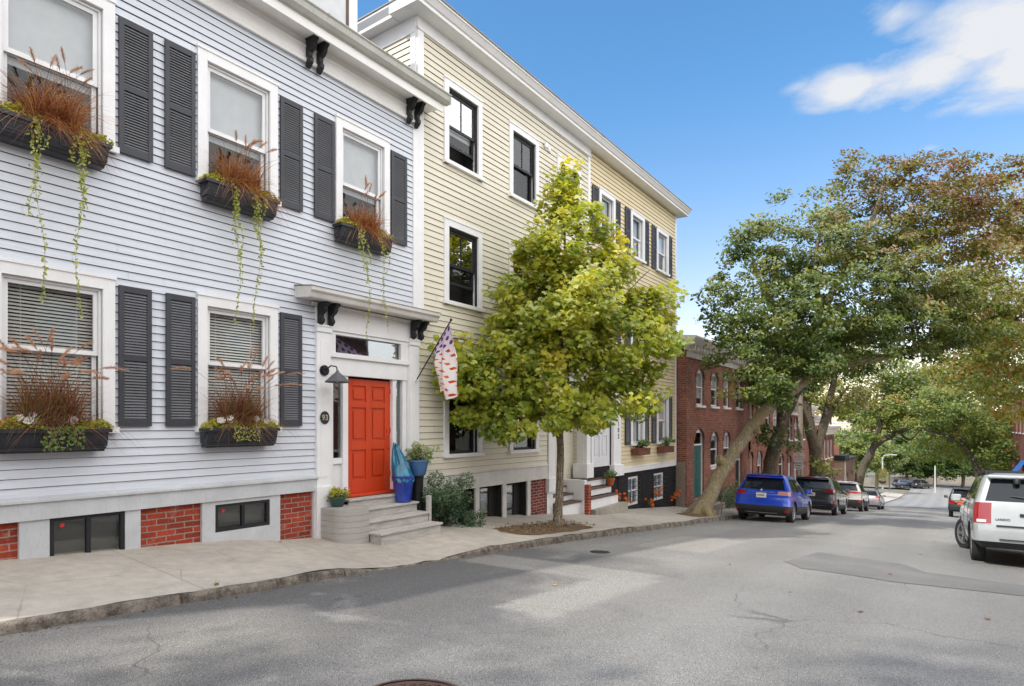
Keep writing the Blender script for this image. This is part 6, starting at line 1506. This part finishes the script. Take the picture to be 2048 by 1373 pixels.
OLD = dict(L=4.74, W=1.86, R=.365, ax=(.95, 3.73), belt=7, tail_b=(4, 5), tr=4, tc=3, blk=1, rails=2, rgl=5, plate=(-.01, .60), spokes=5, steer=.42,
    levels=[(.34, .30, .10, 4.6, .80, .14, .3), (.46, .36, -.03, 4.70, .915, .16, .4), (.62, .50, -.05, 4.74, .93, .16, .42), (.755, .62, -.04, 4.74, .93, .16, .45), (.78, .70, .02, 4.74, .925, .16, .45), (1.0, .88, .05, 4.66, .92, .16, .45), (1.16, .98, .075, 4.5, .905, .16, .42), (1.19, 1.08, .09, 3.5, .89, .16, .30), (1.60, 1.58, .27, 2.65, .76, .16, .22), (1.67, 1.65, .30, 2.45, .72, .18, .2), (1.715, 1.69, .42, 2.2, .60, .25, .2), (1.73, 1.71, .8, 2.0, .30, .3, .2)],
    strips=[('bumper_pad', -.60, .60, .735, .765, -.055, 'trim_black'), ('bumper_pad', -.56, .93, .50, .52, -.052, 'trim_black'), ('tailgate_handle', -.26, .26, .93, .985, .025, 'trim_black')])
BOXY = dict(OLD); BOXY.update(L=4.2, W=1.8, R=.345, steer=0, ax=(.85, 3.42), rails=1, blk=2, tail_b=(4,), levels=[(a, b, c, min(d * .885, 4.2), e * .97, f, g) for a, b, c, d, e, f, g in OLD['levels']], strips=[('bumper_pad', -.6, .6, .60, .64, -.045, 'trim_black')])
car('crossover_car', 'glossy cobalt blue crossover parked behind the leaning tree', -5.02, 21.2, carpaint('cobalt blue paint', (.006, .060, .56), .2), XOVER)
car('suv_car', 'dark grey suv with roof rails parked ahead of the blue crossover', -5.0, 30.2, carpaint('dark grey paint', (.045, .043, .046), .5), SUVD)
car('suv_car', 'white suv with a full width red light bar on its tailgate', -4.95, 40.0, carpaint('pearl white paint', (.50, .48, .46), .1), SUVW)
car('sedan_car', 'silver mauve sedan, last parked car down the brick row', -4.85, 51.0, carpaint('mauve silver paint', (.34, .30, .32), .5), SED)
jeep = car('old_suv', 'silver white boxy suv with a dented tailgate and tall red lights', 1.32, 14.05, carpaint('silver white paint', (.42, .44, .44), .2), OLD, rz=.035)
car('small_suv', 'dark small suv with an orange tailgate parked across the street', .95, 43.0, M['trim_black'] if 0 else carpaint('black car paint', (.02, .02, .022), .3), BOXY)
for o in list(bpy.data.objects):
    if o.name.startswith('small_suv'):
        m = MB(); m.box(-.62, .62, -.005, .06, .84, 1.14); m.box(-.5, .5, -.03, .03, .66, .82)
        t = m.build('tailgate', carpaint('orange car paint', (.75, .13, .02), .1), o, bevel=.03, local=True)
        m = MB(); m.box(-.40, .10, -.012, .0, .98, 1.10); m.build('badge', M['trim_black'], t, local=True)
car('far_car', 'bluish grey car parked sideways at the foot of the hill', -9.0, 150.5, carpaint('steel blue paint', (.05, .09, .15), .4), SUVW, rz=-.95, group=None)
car('far_car', 'dark suv with red lights standing at the foot of the hill', -5.2, 150.0, carpaint('far black paint', (.03, .03, .035), .4), SUVD, rz=-.35)
# old suv details: dent, lettering, sticker, wiper cover
m = MB(); m.box(-.74, -.60, -.008, .0, .80, .85); o_ = m.build('sticker', M['plate'], jeep, local=True)
o_.location = (-.14, .025, -.0)
t = text_mesh('LAREDO', .055, None, M['ink'], (-.36, .032, .845), (math.pi / 2 - .06, 0, 0), 'badge_lettering', .003, .001); t.parent = jeep; t.location = (-.50, .028, .86)
m = MB(); m.lathe(0, 0, [(.02, 0), (.05, .02), (.055, .09), (.03, .12), (.01, .125)], 12); q = m.build('wiper_cover', M['trim_black'], jeep, smooth=50, local=True); q.location = (-.28, .16, 1.50)
# ================================================================= SMALL THINGS
# flag on its pole
PB = Vector((FX + .06, wy(826), on_wall(826, 765)[1])); PT = at(902, 641, 10.35)
fl = thing('house_flag', 'white flag with purple dots and red leaf marks hanging from a wall pole', 'flag', tuple(PB))
m = MB(); m.tube([PB, PT], .012, 8); m.lathe(PT.x, PT.y, [(.004, PT.z - .02), (.022, PT.z - .005), (.022, PT.z + .02), (.004, PT.z + .035)], 10); m.build('pole', M['metal_dark'], fl, smooth=60)
m = MB(); m.tube([PB + Vector((-.06, 0, -.0)), PB + Vector((.02, 0, .0))], .03, 10); m.tube([PB, PB + (PT - PB).normalized() * .10], .02, 10); m.build('pole_socket', M['white'], fl)
def flagmat():
    t = NT('printed flag cloth', .85, spec=.1); uv = t.co('UV'); s = t.sep(uv)
    row = t.math('FLOOR', t.math('MULTIPLY', s[1], 11.0)); off = t.math('MULTIPLY', t.math('MODULO', row, 2.0), .5)
    cu = t.math('SUBTRACT', t.math('FRACT', t.math('ADD', t.math('MULTIPLY', s[0], 5.0), off)), .5); cv = t.math('SUBTRACT', t.math('FRACT', t.math('MULTIPLY', s[1], 11.0)), .5)
    ru = t.math('ADD', t.math('MULTIPLY', cu, .9), t.math('MULTIPLY', cv, .45)); rv = t.math('SUBTRACT', t.math('MULTIPLY', cv, .75), t.math('MULTIPLY', cu, .55))
    leafd = t.math('ADD', t.math('ABSOLUTE', t.math('MULTIPLY', rv, 1.7)), t.math('ABSOLUTE', t.math('MULTIPLY', ru, .85)))
    lf = t.math('LESS_THAN', leafd, .34); dot = t.math('LESS_THAN', t.math('ADD', t.math('MULTIPLY', cu, cu), t.math('MULTIPLY', cv, cv)), .085)
    up = t.math('GREATER_THAN', t.math('ADD', s[1], t.math('MULTIPLY', s[0], .0)), .70)
    basec = t.ramp(s[1], [(0.60, (.86, .80, .77)), (1.0, (.66, .52, .72))])
    a = t.mix(t.math('MULTIPLY', lf, t.math('SUBTRACT', 1.0, up)), basec, t.ramp(t.noise(7, 2, vec=uv), [(.4, (.55, .05, .04)), (.6, (.72, .18, .04))]))
    a = t.mix(t.math('MULTIPLY', dot, up), a, (.13, .05, .20)); t.color(a)
    t.b.inputs['Subsurface Weight'].default_value = 0.0
    return t.m
def flag_mesh():
    # cloth hangs from the outer half of the pole and gathers into folds
    nu, nv = 26, 44; v = []; top0 = PT + (PB - PT) * .03; top1 = PT + (PB - PT) * .46; ax = (top1 - top0)
    for j in range(nv + 1):
        t = j / nv
        for i in range(nu + 1):
            s_ = i / nu; p = top0 + ax * s_
            shrink = 1 - .15 * t; q = top0 + (p - top0) * shrink + Vector((0, .08 * t, 0)) * 1.0
            L = 1.24 - .50 * s_ + .10 * math.sin(s_ * 7)
            fold = (.085 * math.sin(s_ * 15 + t * 1.2) + .03 * math.sin(s_ * 31 + 1)) * min(1, t * 2.2)
            q = Vector((q.x + fold * .9 + .02 * t, q.y + fold * .35 + .05 * math.sin(t * 5 + s_ * 3) * t, q.z - L * t)); v.append(q)
    n = nu + 1; f = [(j * n + i, j * n + i + 1, (j + 1) * n + i + 1, (j + 1) * n + i) for j in range(nv) for i in range(nu)]
    o = _base_of(fl); me = bpy.data.meshes.new('cloth'); me.from_pydata([tuple(p - o) for p in v], [], f)
    uv = me.uv_layers.new(name='uv')
    for l in me.loops: vi = l.vertex_index; uv.data[l.index].uv = ((vi % n) / nu, 1 - (vi // n) / nv)
    me.update(); me.shade_smooth(); return link_mesh('cloth', me, fl, [flagmat()])
flag_mesh()
# pots beside the orange door
def pot(name, label, x, y, z, r0, r1, h, mat, cat='pot'):
    o = thing(name, label, cat, (x, y, z)); m = MB(); m.lathe(x, y, [(r0 * .9, z), (r0, z + .01), (r1 * .98, z + h - .04), (r1 * 1.06, z + h - .035), (r1 * 1.06, z + h), (r1 * .94, z + h), (r1 * .92, z + h - .05)], 28); m.build('pot', M[mat], o, smooth=40)
    return o
def foliage(name, label, c, r, n, size, leaf, seed, stems=12, shape=OVAL, cat='plant', foot=None, top=None):
    rng = np.random.default_rng(seed); o = thing(name, label, cat, foot or (c[0], c[1], c[2] - r[2])); cs = np.array(c) + rng.normal(size=(26, 3)) * np.array(r) * .48
    p, d, k = blob(cs, np.mean(r) * .36, n, rng); ft = Vector(foot or (c[0], c[1], c[2] - r[2])); m = MB()
    for q in cs: m.tube([ft, ft * .5 + Vector(q) * .5 + Vector((0, 0, .06)), Vector(q)], [.008, .005, .002], 5, cap=False)
    m.build('stems', M['bark_grey'], o); v = leaf_verts(p, size * rng.uniform(.6, 1.3, n), d * .4 + np.array([.2, -.2, .7]) + rng.normal(size=(n, 3)) * .5, shape, rng)
    np_mesh('foliage', v, len(shape), o, [M[leaf]], np.clip(.45 + .35 * (p[:, 2] - c[2]) / r[2] + rng.normal(0, .18, n), 0, 1)); return o
zb_ = -1.40
a = pot('glazed_pot', 'tall cobalt blue glazed pot on the steps beside the orange door', FX + .27, 7.90, -1.40, .14, .20, .48, 'blue_glaze')
dz_ = thing('plastic_wrap', 'teal blue plastic film gathered over the cobalt pot', 'plastic wrap', (FX + .27, 7.90, -.95))
m = MB(); N_ = 36; rr = random.Random(4)
for j in range(14):
    t = j / 13; z = -.98 + .62 * t; r = .165 * (1 - t) ** .8 + .035; 
    for k in range(N_):
        a_ = 6.2832 * k / N_; q = r * (1 + .16 * math.sin(k * 2.35 + t) * (t + .1) + .05 * math.sin(k * 5)); m.v.append((FX + .27 - .08 * t + q * math.cos(a_), 7.90 - .12 * t + q * math.sin(a_), z + (.05 * math.sin(k * 1.1) if j == 13 else 0) - (.06 * abs(math.sin(k * .9)) if j == 0 else 0)))
for j in range(13):
    for k in range(N_): q = j * N_ + k; w_ = j * N_ + (k + 1) % N_; m.f.append((q, w_, w_ + N_, q + N_)); m.m.append(0)
m.build('film', M['blue_film'], dz_, smooth=70)
pot('planter_pot', 'slate blue square sided pot with a pale leafed plant', FX + .30, 8.26, -.94, .13, .19, .29, 'blue_pot')
pot('plant_stand', 'dark tall planter standing under the slate blue pot', FX + .26, 8.28, gz + .3, .09, .11, 1.05, 'metal_dark')
foliage('potted_plant', 'pale green variegated plant in the slate blue pot', (FX + .33, 8.30, -.50), (.22, .28, .20), 900, .05, 'leaf_light', 5, foot=(FX + .30, 8.26, -.68))
foliage('evergreen_shrub', 'dark bushy evergreen shrub beside the wooden steps', (FX + .42, 8.85, -1.50), (.36, .64, .48), 9500, .042, 'leaf_shrub', 6, foot=(FX + .3, 8.85, -2.15), cat='shrub')
foliage('evergreen_shrub', 'low trailing part of greenery on the pavement under the cream house', (FX + .42, 9.45, -1.98), (.30, .40, .22), 3000, .040, 'leaf_shrub', 16, foot=(FX + .3, 9.3, -2.2), cat='shrub')
pot('planter_pot', 'dark green round pot on the rounded end of the steps', FX + .22, 6.47, -1.33, .09, .135, .17, 'green_pot')
foliage('potted_plant', 'low red flecked plant in the dark green round pot', (FX + .24, 6.48, -1.10), (.15, .22, .09), 460, .04, 'leaf_lime', 7, foot=(FX + .22, 6.47, -1.18))
pot('terracotta_pot', 'small terracotta pot on the brown treads by the white door', FX + .30, 16.22, -1.77, .075, .12, .22, 'terracotta')
foliage('potted_plant', 'small green plant in the terracotta pot', (FX + .30, 16.22, -1.44), (.15, .2, .12), 260, .05, 'leaf_geranium', 8, foot=(FX + .30, 16.22, -1.58))
for (y, lab) in ((18.7, 'nearer'), (20.85, 'farther')):
    o = thing('wooden_planter', 'brown wooden flower box under the ' + lab + ' yellow house window', 'window box', (FX + .1, y, -.95), 'wooden flower boxes on the yellow house')
    m = MB(); m.box(FX + .04, FX + .30, y - .46, y + .46, -.98, -.76); m.box(FX + .30, FX + .312, y - .47, y + .47, -.80, -.76); m.build('box', worn_wood('brown planter wood ' + lab, (.20, .075, .045), (.12, .05, .035)), o, bevel=.006)
    foliage('potted_plant', 'leafy green plant with pale buds in the ' + lab + ' wooden flower box', (FX + .2, y + .05, -.60), (.14, .30, .16), 420, .06, 'leaf_geranium', 9 + int(y), foot=(FX + .17, y, -.78))
# orange flowers by the black basement
for i, (y, z) in enumerate(((17.05, -2.15), (17.5, -2.45), (19.35, -2.62), (20.0, -2.3), (21.6, -2.65), (21.9, -2.60))):
    flowers(['orange flowers at the foot of the black wall by the steps', 'orange flowers left of the first barred basement window', 'orange flowers between the barred basement windows', 'single orange bloom before the farther barred window', 'orange flowers past the farther barred window', 'orange flowers at the board fence foot'][i],
            [(FX + .22 + NR.uniform(-.1, .12), y + NR.uniform(-.18, .18), z + NR.uniform(-.12, .18)) for _ in range(9)], NR, 'orange_flower', .045, 'petal_red', 'flower', None)
rng = np.random.default_rng(77)
# low hedge before the brick house, stake and twig beside the big tree
o = foliage('low_hedge', 'low dark hedge along the brick house behind the leaning tree', (XB + .42, 25.6, -3.05), (.3, 2.2, .42), 6500, .05, 'leaf_shrub', 12, foot=(XB + .4, 25.4, -3.4), cat='hedge')
o = thing('wooden_stake', 'thin pale stake leaning by the big tree trunk', 'stake', (-6.45, 21.2, walk_z(-6.45, 21.2))); m = MB(); g_ = walk_z(-6.45, 21.2); m.tube([(-6.45, 21.2, g_), (-6.15, 21.7, g_ + 1.15)], .022, 6); m.build('shaft', M['fence_wood'], o)
o = thing('wooden_stake', 'short dark metal stake at the kerb beside the blue crossover', 'stake', (-6.3, 22.4, walk_z(-6.3, 22.4))); g_ = walk_z(-6.3, 22.4); m = MB(); m.tube([(-6.25, 21.0, g_ - .0), (-6.22, 21.05, g_ + .5), (-6.0, 21.1, g_ + .53)], .014, 6); m.build('shaft', M['rust'], o)
# parking signs
o = thing('parking_sign', 'two white parking signs one above the other on a steel post', 'sign', (-6.35, 34.9, walk_z(-6.3, 34.9)), None)
g_ = walk_z(-6.35, 34.9); sx_, sy_ = -6.35, 34.9; m = MB(); m.tube([(sx_, sy_, g_), (sx_, sy_, g_ + 3.0)], .03, 6); m.build('post', M['steel'], o)
R90 = (math.pi / 2, 0, .12)
for k, (z0, z1, w, ttl) in enumerate(((1.86, 2.56, .27, ('NO', 'PARKING', 'TOW ZONE')), (1.22, 1.82, .22, ('RESIDENT', 'PERMIT', 'ONLY')))):
    c = at(1607.5, 900, 33).z; zc = -1.62 + (-.0 if k == 0 else 0)
    top = at(1607, 905 if k == 0 else 921.5, 33.0).z; bot = at(1607, 921 if k == 0 else 937, 33.0).z
    m = MB(); m.box(sx_ - w, sx_ + w, sy_ - .05, sy_ - .04, bot, top); p = m.build('sign_panel', M['sign_white'], o, bevel=.004)
    for i, tx in enumerate(ttl): text_mesh(tx, .105, p, M['ink_red'] if k == 0 else M['ink'], (sx_, sy_ - .052, top - .09 - .125 * i), (math.pi / 2, 0, 0), 'lettering', .001, .001)
o = thing('utility_pole', 'slim pale wooden utility pole rising through the trees', 'pole', (-6.5, 36.2, walk_z(-6.5, 36.2))); m = MB(); gg = walk_z(-6.5, 36.2); m.tube([(-6.5, 36.2, gg - .3), (-6.5, 36.2, gg + 6.8)], [.15, .11], 12); m.build('shaft', M['pole_wood'], o, smooth=60)
# street lamp and hanging flower basket pole at the foot of the hill
def P3(u, v, d): return at(u, v, d)
o = thing('street_lamp', 'pale street lamp with a short curved arm at the foot of the hill', 'street lamp', tuple(P3(1765, 978, 105))); a0 = P3(1765, 978, 105); a1 = P3(1765, 915, 105); a2 = P3(1784, 910, 105)
m = MB(); m.tube([a0, a1], [.14, .10], 8); m.tube([a1, a1 + Vector((.3, 0, .35)), a2], .06, 8); m.build('pole', M['grey_pole'], o, smooth=60); m = MB(); m.box(a2.x - .1, a2.x + .7, a2.y - .15, a2.y + .15, a2.z - .08, a2.z + .06); m.build('lamp_head', M['grey_pole'], o, bevel=.03)
o = thing('hanging_basket', 'round basket of pink and red flowers on the street lamp', 'flower basket', tuple(P3(1765, 965, 104)))
rng = np.random.default_rng(5); n = 700; c = np.array(P3(1765, 950, 104.5)); p = c + rng.normal(size=(n, 3)) * np.array([.45, .45, .6]); fl_ = np_mesh('flower_mass', leaf_verts(p, .20 * rng.uniform(.6, 1.2, n), rng.normal(size=(n, 3)), OVAL, rng), 6, o, [M['leaf_autumn']], rng.uniform(0, 1, n)); fl_['kind'] = 'stuff'
m = MB(); m.lathe(c[0], c[1], [(.1, c[2] - 1.6), (.5, c[2] - 1.4), (.62, c[2] - 1.0)], 14); m.build('basket', M['rust'], o, smooth=50)
o = thing('lamp_post', 'plain pale post standing before the low concrete wall', 'post', tuple(P3(1870, 986, 108))); m = MB(); m.tube([P3(1870, 986, 108), P3(1870, 932, 108)], [.11, .09], 10); m.build('shaft', M['grey_pole'], o, smooth=60)
o = thing('lamp_post', 'slim brownish post behind the flower basket', 'post', tuple(P3(1779, 980, 112))); m = MB(); m.tube([P3(1779, 980, 112), P3(1779, 922, 112)], [.14, .12], 8); m.build('shaft', M['fence_wood'], o, smooth=60)
# low wall on the far side of the cross street
w0, w1 = at(1700, 960, 131), at(2060, 960, 150); o = thing('retaining_wall', 'long low pale concrete wall on the far side of the cross street', 'wall', (w0.x, w0.y, -13.3))
m = MB(); n = 18
for k in range(n):
    a_ = w0 + (w1 - w0) * k / n; b_ = w0 + (w1 - w0) * (k + 1) / n; gp_ = .03
    m.add([(a_.x + gp_, a_.y, -13.6), (b_.x, b_.y, -13.6), (b_.x, b_.y + .3, -13.6), (a_.x + gp_, a_.y + .3, -13.6), (a_.x + gp_, a_.y, -11.5), (b_.x, b_.y, -11.5), (b_.x, b_.y + .3, -11.5), (a_.x + gp_, a_.y + .3, -11.5)], [(0, 1, 5, 4), (1, 2, 6, 5), (2, 3, 7, 6), (3, 0, 4, 7), (4, 5, 6, 7)])
m.build('panel', M['concrete'], o)
# steel trestle on the skyline
o = thing('steel_trestle', 'pale lattice steel trestle on the skyline beyond the brick row', 'bridge', tuple(at(1700, 870, 240)))
m = MB()
def T(u, v): return at(u, v, 240)
for u in (1668, 1684, 1700, 1706, 1714, 1722, 1740): m.tube([T(u, 884), T(u, 838 + (u % 5) * 2)], .32, 5)
for v in (846, 856, 867, 871): m.tube([T(1655, v), T(1750, v)], .30, 5)
for u in (1700, 1708, 1716): m.tube([T(u, 868), T(u + 10, 842)], .22, 5); m.tube([T(u + 10, 868), T(u, 842)], .22, 5)
m.build('lattice', M['grey_pole'], o)
mb = MB(); c = at(1705, 900, 230); s = 230 / FOC; mb.box(c.x - 50 * s, c.x + 60 * s, c.y, c.y + 20, -14, at(1700, 873, 230).z); o = thing('pale_building', 'long pale building below the steel trestle', 'building', (c.x, c.y, -14)); mb.build('wall', M['concrete'], o)
m = MB()
for k in range(16): m.box(c.x - 48 * s + k * 6.4 * s, c.x - 45 * s + k * 6.4 * s, c.y - .1, c.y - .02, at(0, 890, 230).z, at(0, 880, 230).z)
m.build('window', M['glass_dim'], o)
# fallen leaves on the road and pavement
rng = np.random.default_rng(9); proto = {}
LP = [(1110, 1172), (1460, 1130), (1780, 1150), (1690, 1080), (1660, 1065), (1700, 1100), (1840, 1110), (1870, 1085), (1880, 1095), (1900, 1075), (1895, 1090), (1600, 1070), (1640, 1055), (1890, 1120), (1580, 1186), (560, 1107), (1720, 1225), (1975, 1240), (1325, 1060), (1240, 1072)]
kinds = [('yellow leaf', 'yellow'), ('brown leaf', 'dry brown'), ('red leaf', 'reddish')]
lm = [plain('fallen yellow leaf', (.50, .36, .06), .8), plain('fallen brown leaf', (.17, .09, .045), .85), plain('fallen red leaf', (.30, .06, .03), .8)]
for i, (u, v) in enumerate(LP):
    x, y = gp(u, v); k = [0, 1, 2, 1, 1, 1, 1, 1, 0, 1][i % 10]
    if k not in proto:
        me = bpy.data.meshes.new('fallen_leaf'); q = leaf_verts(np.zeros((1, 3)), np.array([.10]), np.array([[0., 0., 1.]]), MAPLE, rng); q[:, 2] = .004 + np.abs(q[:, 0]) * .35; me.from_pydata([tuple(p) for p in q], [], [tuple(range(len(q)))]); me.materials.append(lm[k]); proto[k] = me
    o = bpy.data.objects.new('fallen_leaf', proto[k]); COL.objects.link(o); zz = road_z(x, y) if x > KX else walk_z(x, y); o.location = (x, y, zz + .004); o.rotation_euler = (0, 0, rng.uniform(0, 6.28)); s_ = rng.uniform(.35, .7); o.scale = (s_, s_, s_)
    tag(o, kinds[k][1] + ' fallen leaf lying flat on the street surface', 'leaf', kinds[k][1] + ' leaves scattered on the street')
n = 900; px = rng.uniform(-7.3, -6.4, n); py = np.where(rng.random(n) < .75, rng.uniform(9.5, 12.4, n), rng.uniform(19.0, 21.3, n)); pz = np.array([walk_z(a, b) for a, b in zip(px, py)]) + rng.uniform(.05, .075, n)
o = np_mesh('mulch_chips', leaf_verts(np.stack([px, py, pz], 1), rng.uniform(.02, .06, n), rng.normal(size=(n, 3)) * .4 + np.array([0, 0, 1]), DIAM, rng), 4, None, [leafmat('wood chip', [(0, (.10, .06, .035)), (1, (.42, .31, .18))])], rng.uniform(0, 1, n)); o['kind'] = 'stuff'; o['label'] = 'wood chips and dry leaves around the tree trunks'; 
n = 700; py = rng.uniform(0, 26, n); px = KX + .04 + np.abs(rng.normal(0, .10, n)); pz = np.array([road_z(a, b) for a, b in zip(px, py)]) + .006
o = np_mesh('gutter_debris', leaf_verts(np.stack([px, py, pz], 1), rng.uniform(.012, .04, n), rng.normal(size=(n, 3)) * .3 + np.array([0, 0, 1]), DIAM, rng), 4, None, [leafmat('kerb litter', [(0, (.04, .03, .02)), (1, (.22, .15, .08))])], rng.uniform(0, 1, n)); o['kind'] = 'stuff'; o['label'] = 'dry crumbs of leaves along the kerb'
a_, b_ = gp(372, 1172); a_ = KX - .12; w_ = thing('weed', 'small green weed sprouting from the pavement edge near the kerb', 'weed', (a_, b_, walk_z(a_, b_)))
blades(w_, (a_, b_, walk_z(a_, b_) - .01), 26, (.04, .11), .8, 'leaf_geranium', NR, (.5, 1.0), 1.2, .008, 'blades', (.015, .02))
# ================================================================= LIGHT, SKY, CAMERA
SUN_AZ = R_(180 + 24); SUN_EL = R_(47)                      # azimuth clockwise from +y: behind the viewer, a little over the houses
sd = Vector((math.sin(SUN_AZ) * math.cos(SUN_EL), math.cos(SUN_AZ) * math.cos(SUN_EL), math.sin(SUN_EL)))
ld = bpy.data.lights.new('sun', 'SUN'); ld.energy = 4.0; ld.angle = R_(1.2); ld.color = (1.0, .95, .87)
lo = bpy.data.objects.new('sun', ld); COL.objects.link(lo); lo.rotation_euler = sd.to_track_quat('Z', 'Y').to_euler(); lo.location = sd * 60
w = bpy.data.worlds.new('World'); SC.world = w; w.use_nodes = True; nt = w.node_tree; nt.nodes.clear(); N = nt.nodes.new; LK = nt.links.new
out = N('ShaderNodeOutputWorld'); bg = N('ShaderNodeBackground'); bg.inputs[1].default_value = 0.15; LK(bg.outputs[0], out.inputs[0])
sk = N('ShaderNodeTexSky'); sk.sky_type = 'NISHITA'; sk.sun_disc = False; sk.sun_elevation = SUN_EL; sk.sun_rotation = SUN_AZ; sk.altitude = 50; sk.air_density = 1.0; sk.dust_density = .6; sk.ozone_density = 2.0
tc = N('ShaderNodeTexCoord')
def vm(op, a, b=None, s=None):
    n = N('ShaderNodeVectorMath'); n.operation = op; LK(a, n.inputs[0])
    if b is not None:
        if isinstance(b, tuple): n.inputs[1].default_value = b
        else: LK(b, n.inputs[1])
    if s is not None: n.inputs['Scale'].default_value = s
    return n.outputs['Value'] if op in ('DOT_PRODUCT', 'DISTANCE', 'LENGTH') else n.outputs[0]
def mt(op, a, b=.5, c=None, cl=False):
    n = N('ShaderNodeMath'); n.operation = op; n.use_clamp = cl
    for i, q in enumerate((a, b, c)):
        if q is None: continue
        if isinstance(q, (int, float)): n.inputs[i].default_value = q
        else: LK(q, n.inputs[i])
    return n.outputs[0]
sp = N('ShaderNodeSeparateXYZ'); LK(tc.outputs['Generated'], sp.inputs[0])
# clouds live on a flat layer high over the town: direction / height
zc = mt('MAXIMUM', sp.outputs[2], .03); cx_ = mt('DIVIDE', sp.outputs[0], zc); cy_ = mt('DIVIDE', sp.outputs[1], zc)
cb = N('ShaderNodeCombineXYZ'); LK(cx_, cb.inputs[0]); LK(cy_, cb.inputs[1])
nz = N('ShaderNodeTexNoise'); nz.inputs['Scale'].default_value = 2.6; nz.inputs['Detail'].default_value = 8; nz.inputs['Roughness'].default_value = .58; nz.inputs['Distortion'].default_value = .3; LK(cb.outputs[0], nz.inputs[0])
cl = None
def cdir(u, v): a, b = ray(u); c = (HV - v) / FOC; return (a / c, b / c)
for (u, v, ru, rv, amp) in ((1850, 150, 1.0, 1, 1.0), (1990, 80, 1, 1, .9), (1700, 178, 1, 1, .75), (1790, 30, 1, 1, .35), (2180, 60, 1, 1, 1.0), (1862, 297, 1, 1, .25), (1600, 172, 1, 1, .25)):
    c = cdir(u, v); rad = {1850: .27, 1990: .32, 1700: .19, 1790: .14, 2180: .5, 1862: .06, 1600: .1}[u]
    d = vm('DISTANCE', cb.outputs[0], (c[0], c[1], 0)); g = mt('SUBTRACT', 1.0, mt('DIVIDE', d, rad), cl=True); g = mt('MULTIPLY', g, amp)
    cl = g if cl is None else mt('MAXIMUM', cl, g)
cm = mt('ADD', mt('MULTIPLY', cl, 2.3), mt('MULTIPLY_ADD', nz.outputs[0], 3.6, -2.1))
cm = mt('MULTIPLY', mt('MULTIPLY', cm, 1.0, cl=True), mt('MULTIPLY', cl, 5, cl=True))
# clear air: deep blue overhead, milky towards the horizon
hz_ = N('ShaderNodeMapRange'); hz_.interpolation_type = 'SMOOTHSTEP'; LK(sp.outputs[2], hz_.inputs[0]); hz_.inputs[1].default_value = .02; hz_.inputs[2].default_value = .52
tn = N('ShaderNodeMix'); tn.data_type = 'RGBA'; LK(hz_.outputs[0], tn.inputs['Factor']); tn.inputs['A'].default_value = (2.2, 1.62, 1.38, 1); tn.inputs['B'].default_value = (.92, 1.48, 1.70, 1)
sm = N('ShaderNodeMix'); sm.data_type = 'RGBA'; sm.blend_type = 'MULTIPLY'; sm.inputs['Factor'].default_value = 1; LK(sk.outputs[0], sm.inputs['A']); LK(tn.outputs['Result'], sm.inputs['B'])
mr = N('ShaderNodeMix'); mr.data_type = 'RGBA'; LK(cm, mr.inputs['Factor']); LK(sm.outputs['Result'], mr.inputs['A']); mr.inputs['B'].default_value = (5.5, 5.65, 5.95, 1)
# unseen bright cloud added across the street and behind the viewer to fill shaded fronts
nb = N('ShaderNodeTexNoise'); nb.inputs['Scale'].default_value = 2.2; nb.inputs['Detail'].default_value = 5; LK(tc.outputs['Generated'], nb.inputs[0])
dd = vm('DOT_PRODUCT', tc.outputs['Generated'], (.90, -.28, .33)); bank = N('ShaderNodeMapRange'); bank.interpolation_type = 'SMOOTHSTEP'
LK(mt('ADD', dd, mt('MULTIPLY_ADD', nb.outputs[0], .5, -.25)), bank.inputs[0]); bank.inputs[1].default_value = .22; bank.inputs[2].default_value = .42
m3 = N('ShaderNodeMix'); m3.data_type = 'RGBA'; LK(mt('MULTIPLY', bank.outputs[0], mt('GREATER_THAN', sp.outputs[2], -.05)), m3.inputs['Factor']); LK(mr.outputs['Result'], m3.inputs['A']); m3.inputs['B'].default_value = (15.6, 15.4, 15.3, 1)
LK(m3.outputs['Result'], bg.inputs[0])
cam = bpy.data.cameras.new('camera'); co_ = bpy.data.objects.new('camera', cam); COL.objects.link(co_)
cam.sensor_width = 36; cam.sensor_fit = 'HORIZONTAL'; cam.lens = FOC / 2048 * 36; cam.shift_x = 0; cam.shift_y = (HV - 686.5) / 2048; cam.clip_start = .05; cam.clip_end = 4000
co_.location = (0, 0, 0); co_.rotation_euler = (math.pi / 2, 0, YAW); SC.camera = co_
SC.view_settings.view_transform = 'Standard'; SC.view_settings.look = 'None'; SC.view_settings.exposure = 0; SC.view_settings.gamma = 1
SC.render.engine = 'CYCLES'; SC.cycles.use_denoising = True; SC.cycles.max_bounces = 8; SC.cycles.transparent_max_bounces = 16; SC.cycles.sample_clamp_indirect = 6
SC.cycles.caustics_reflective = False; SC.cycles.caustics_refractive = False
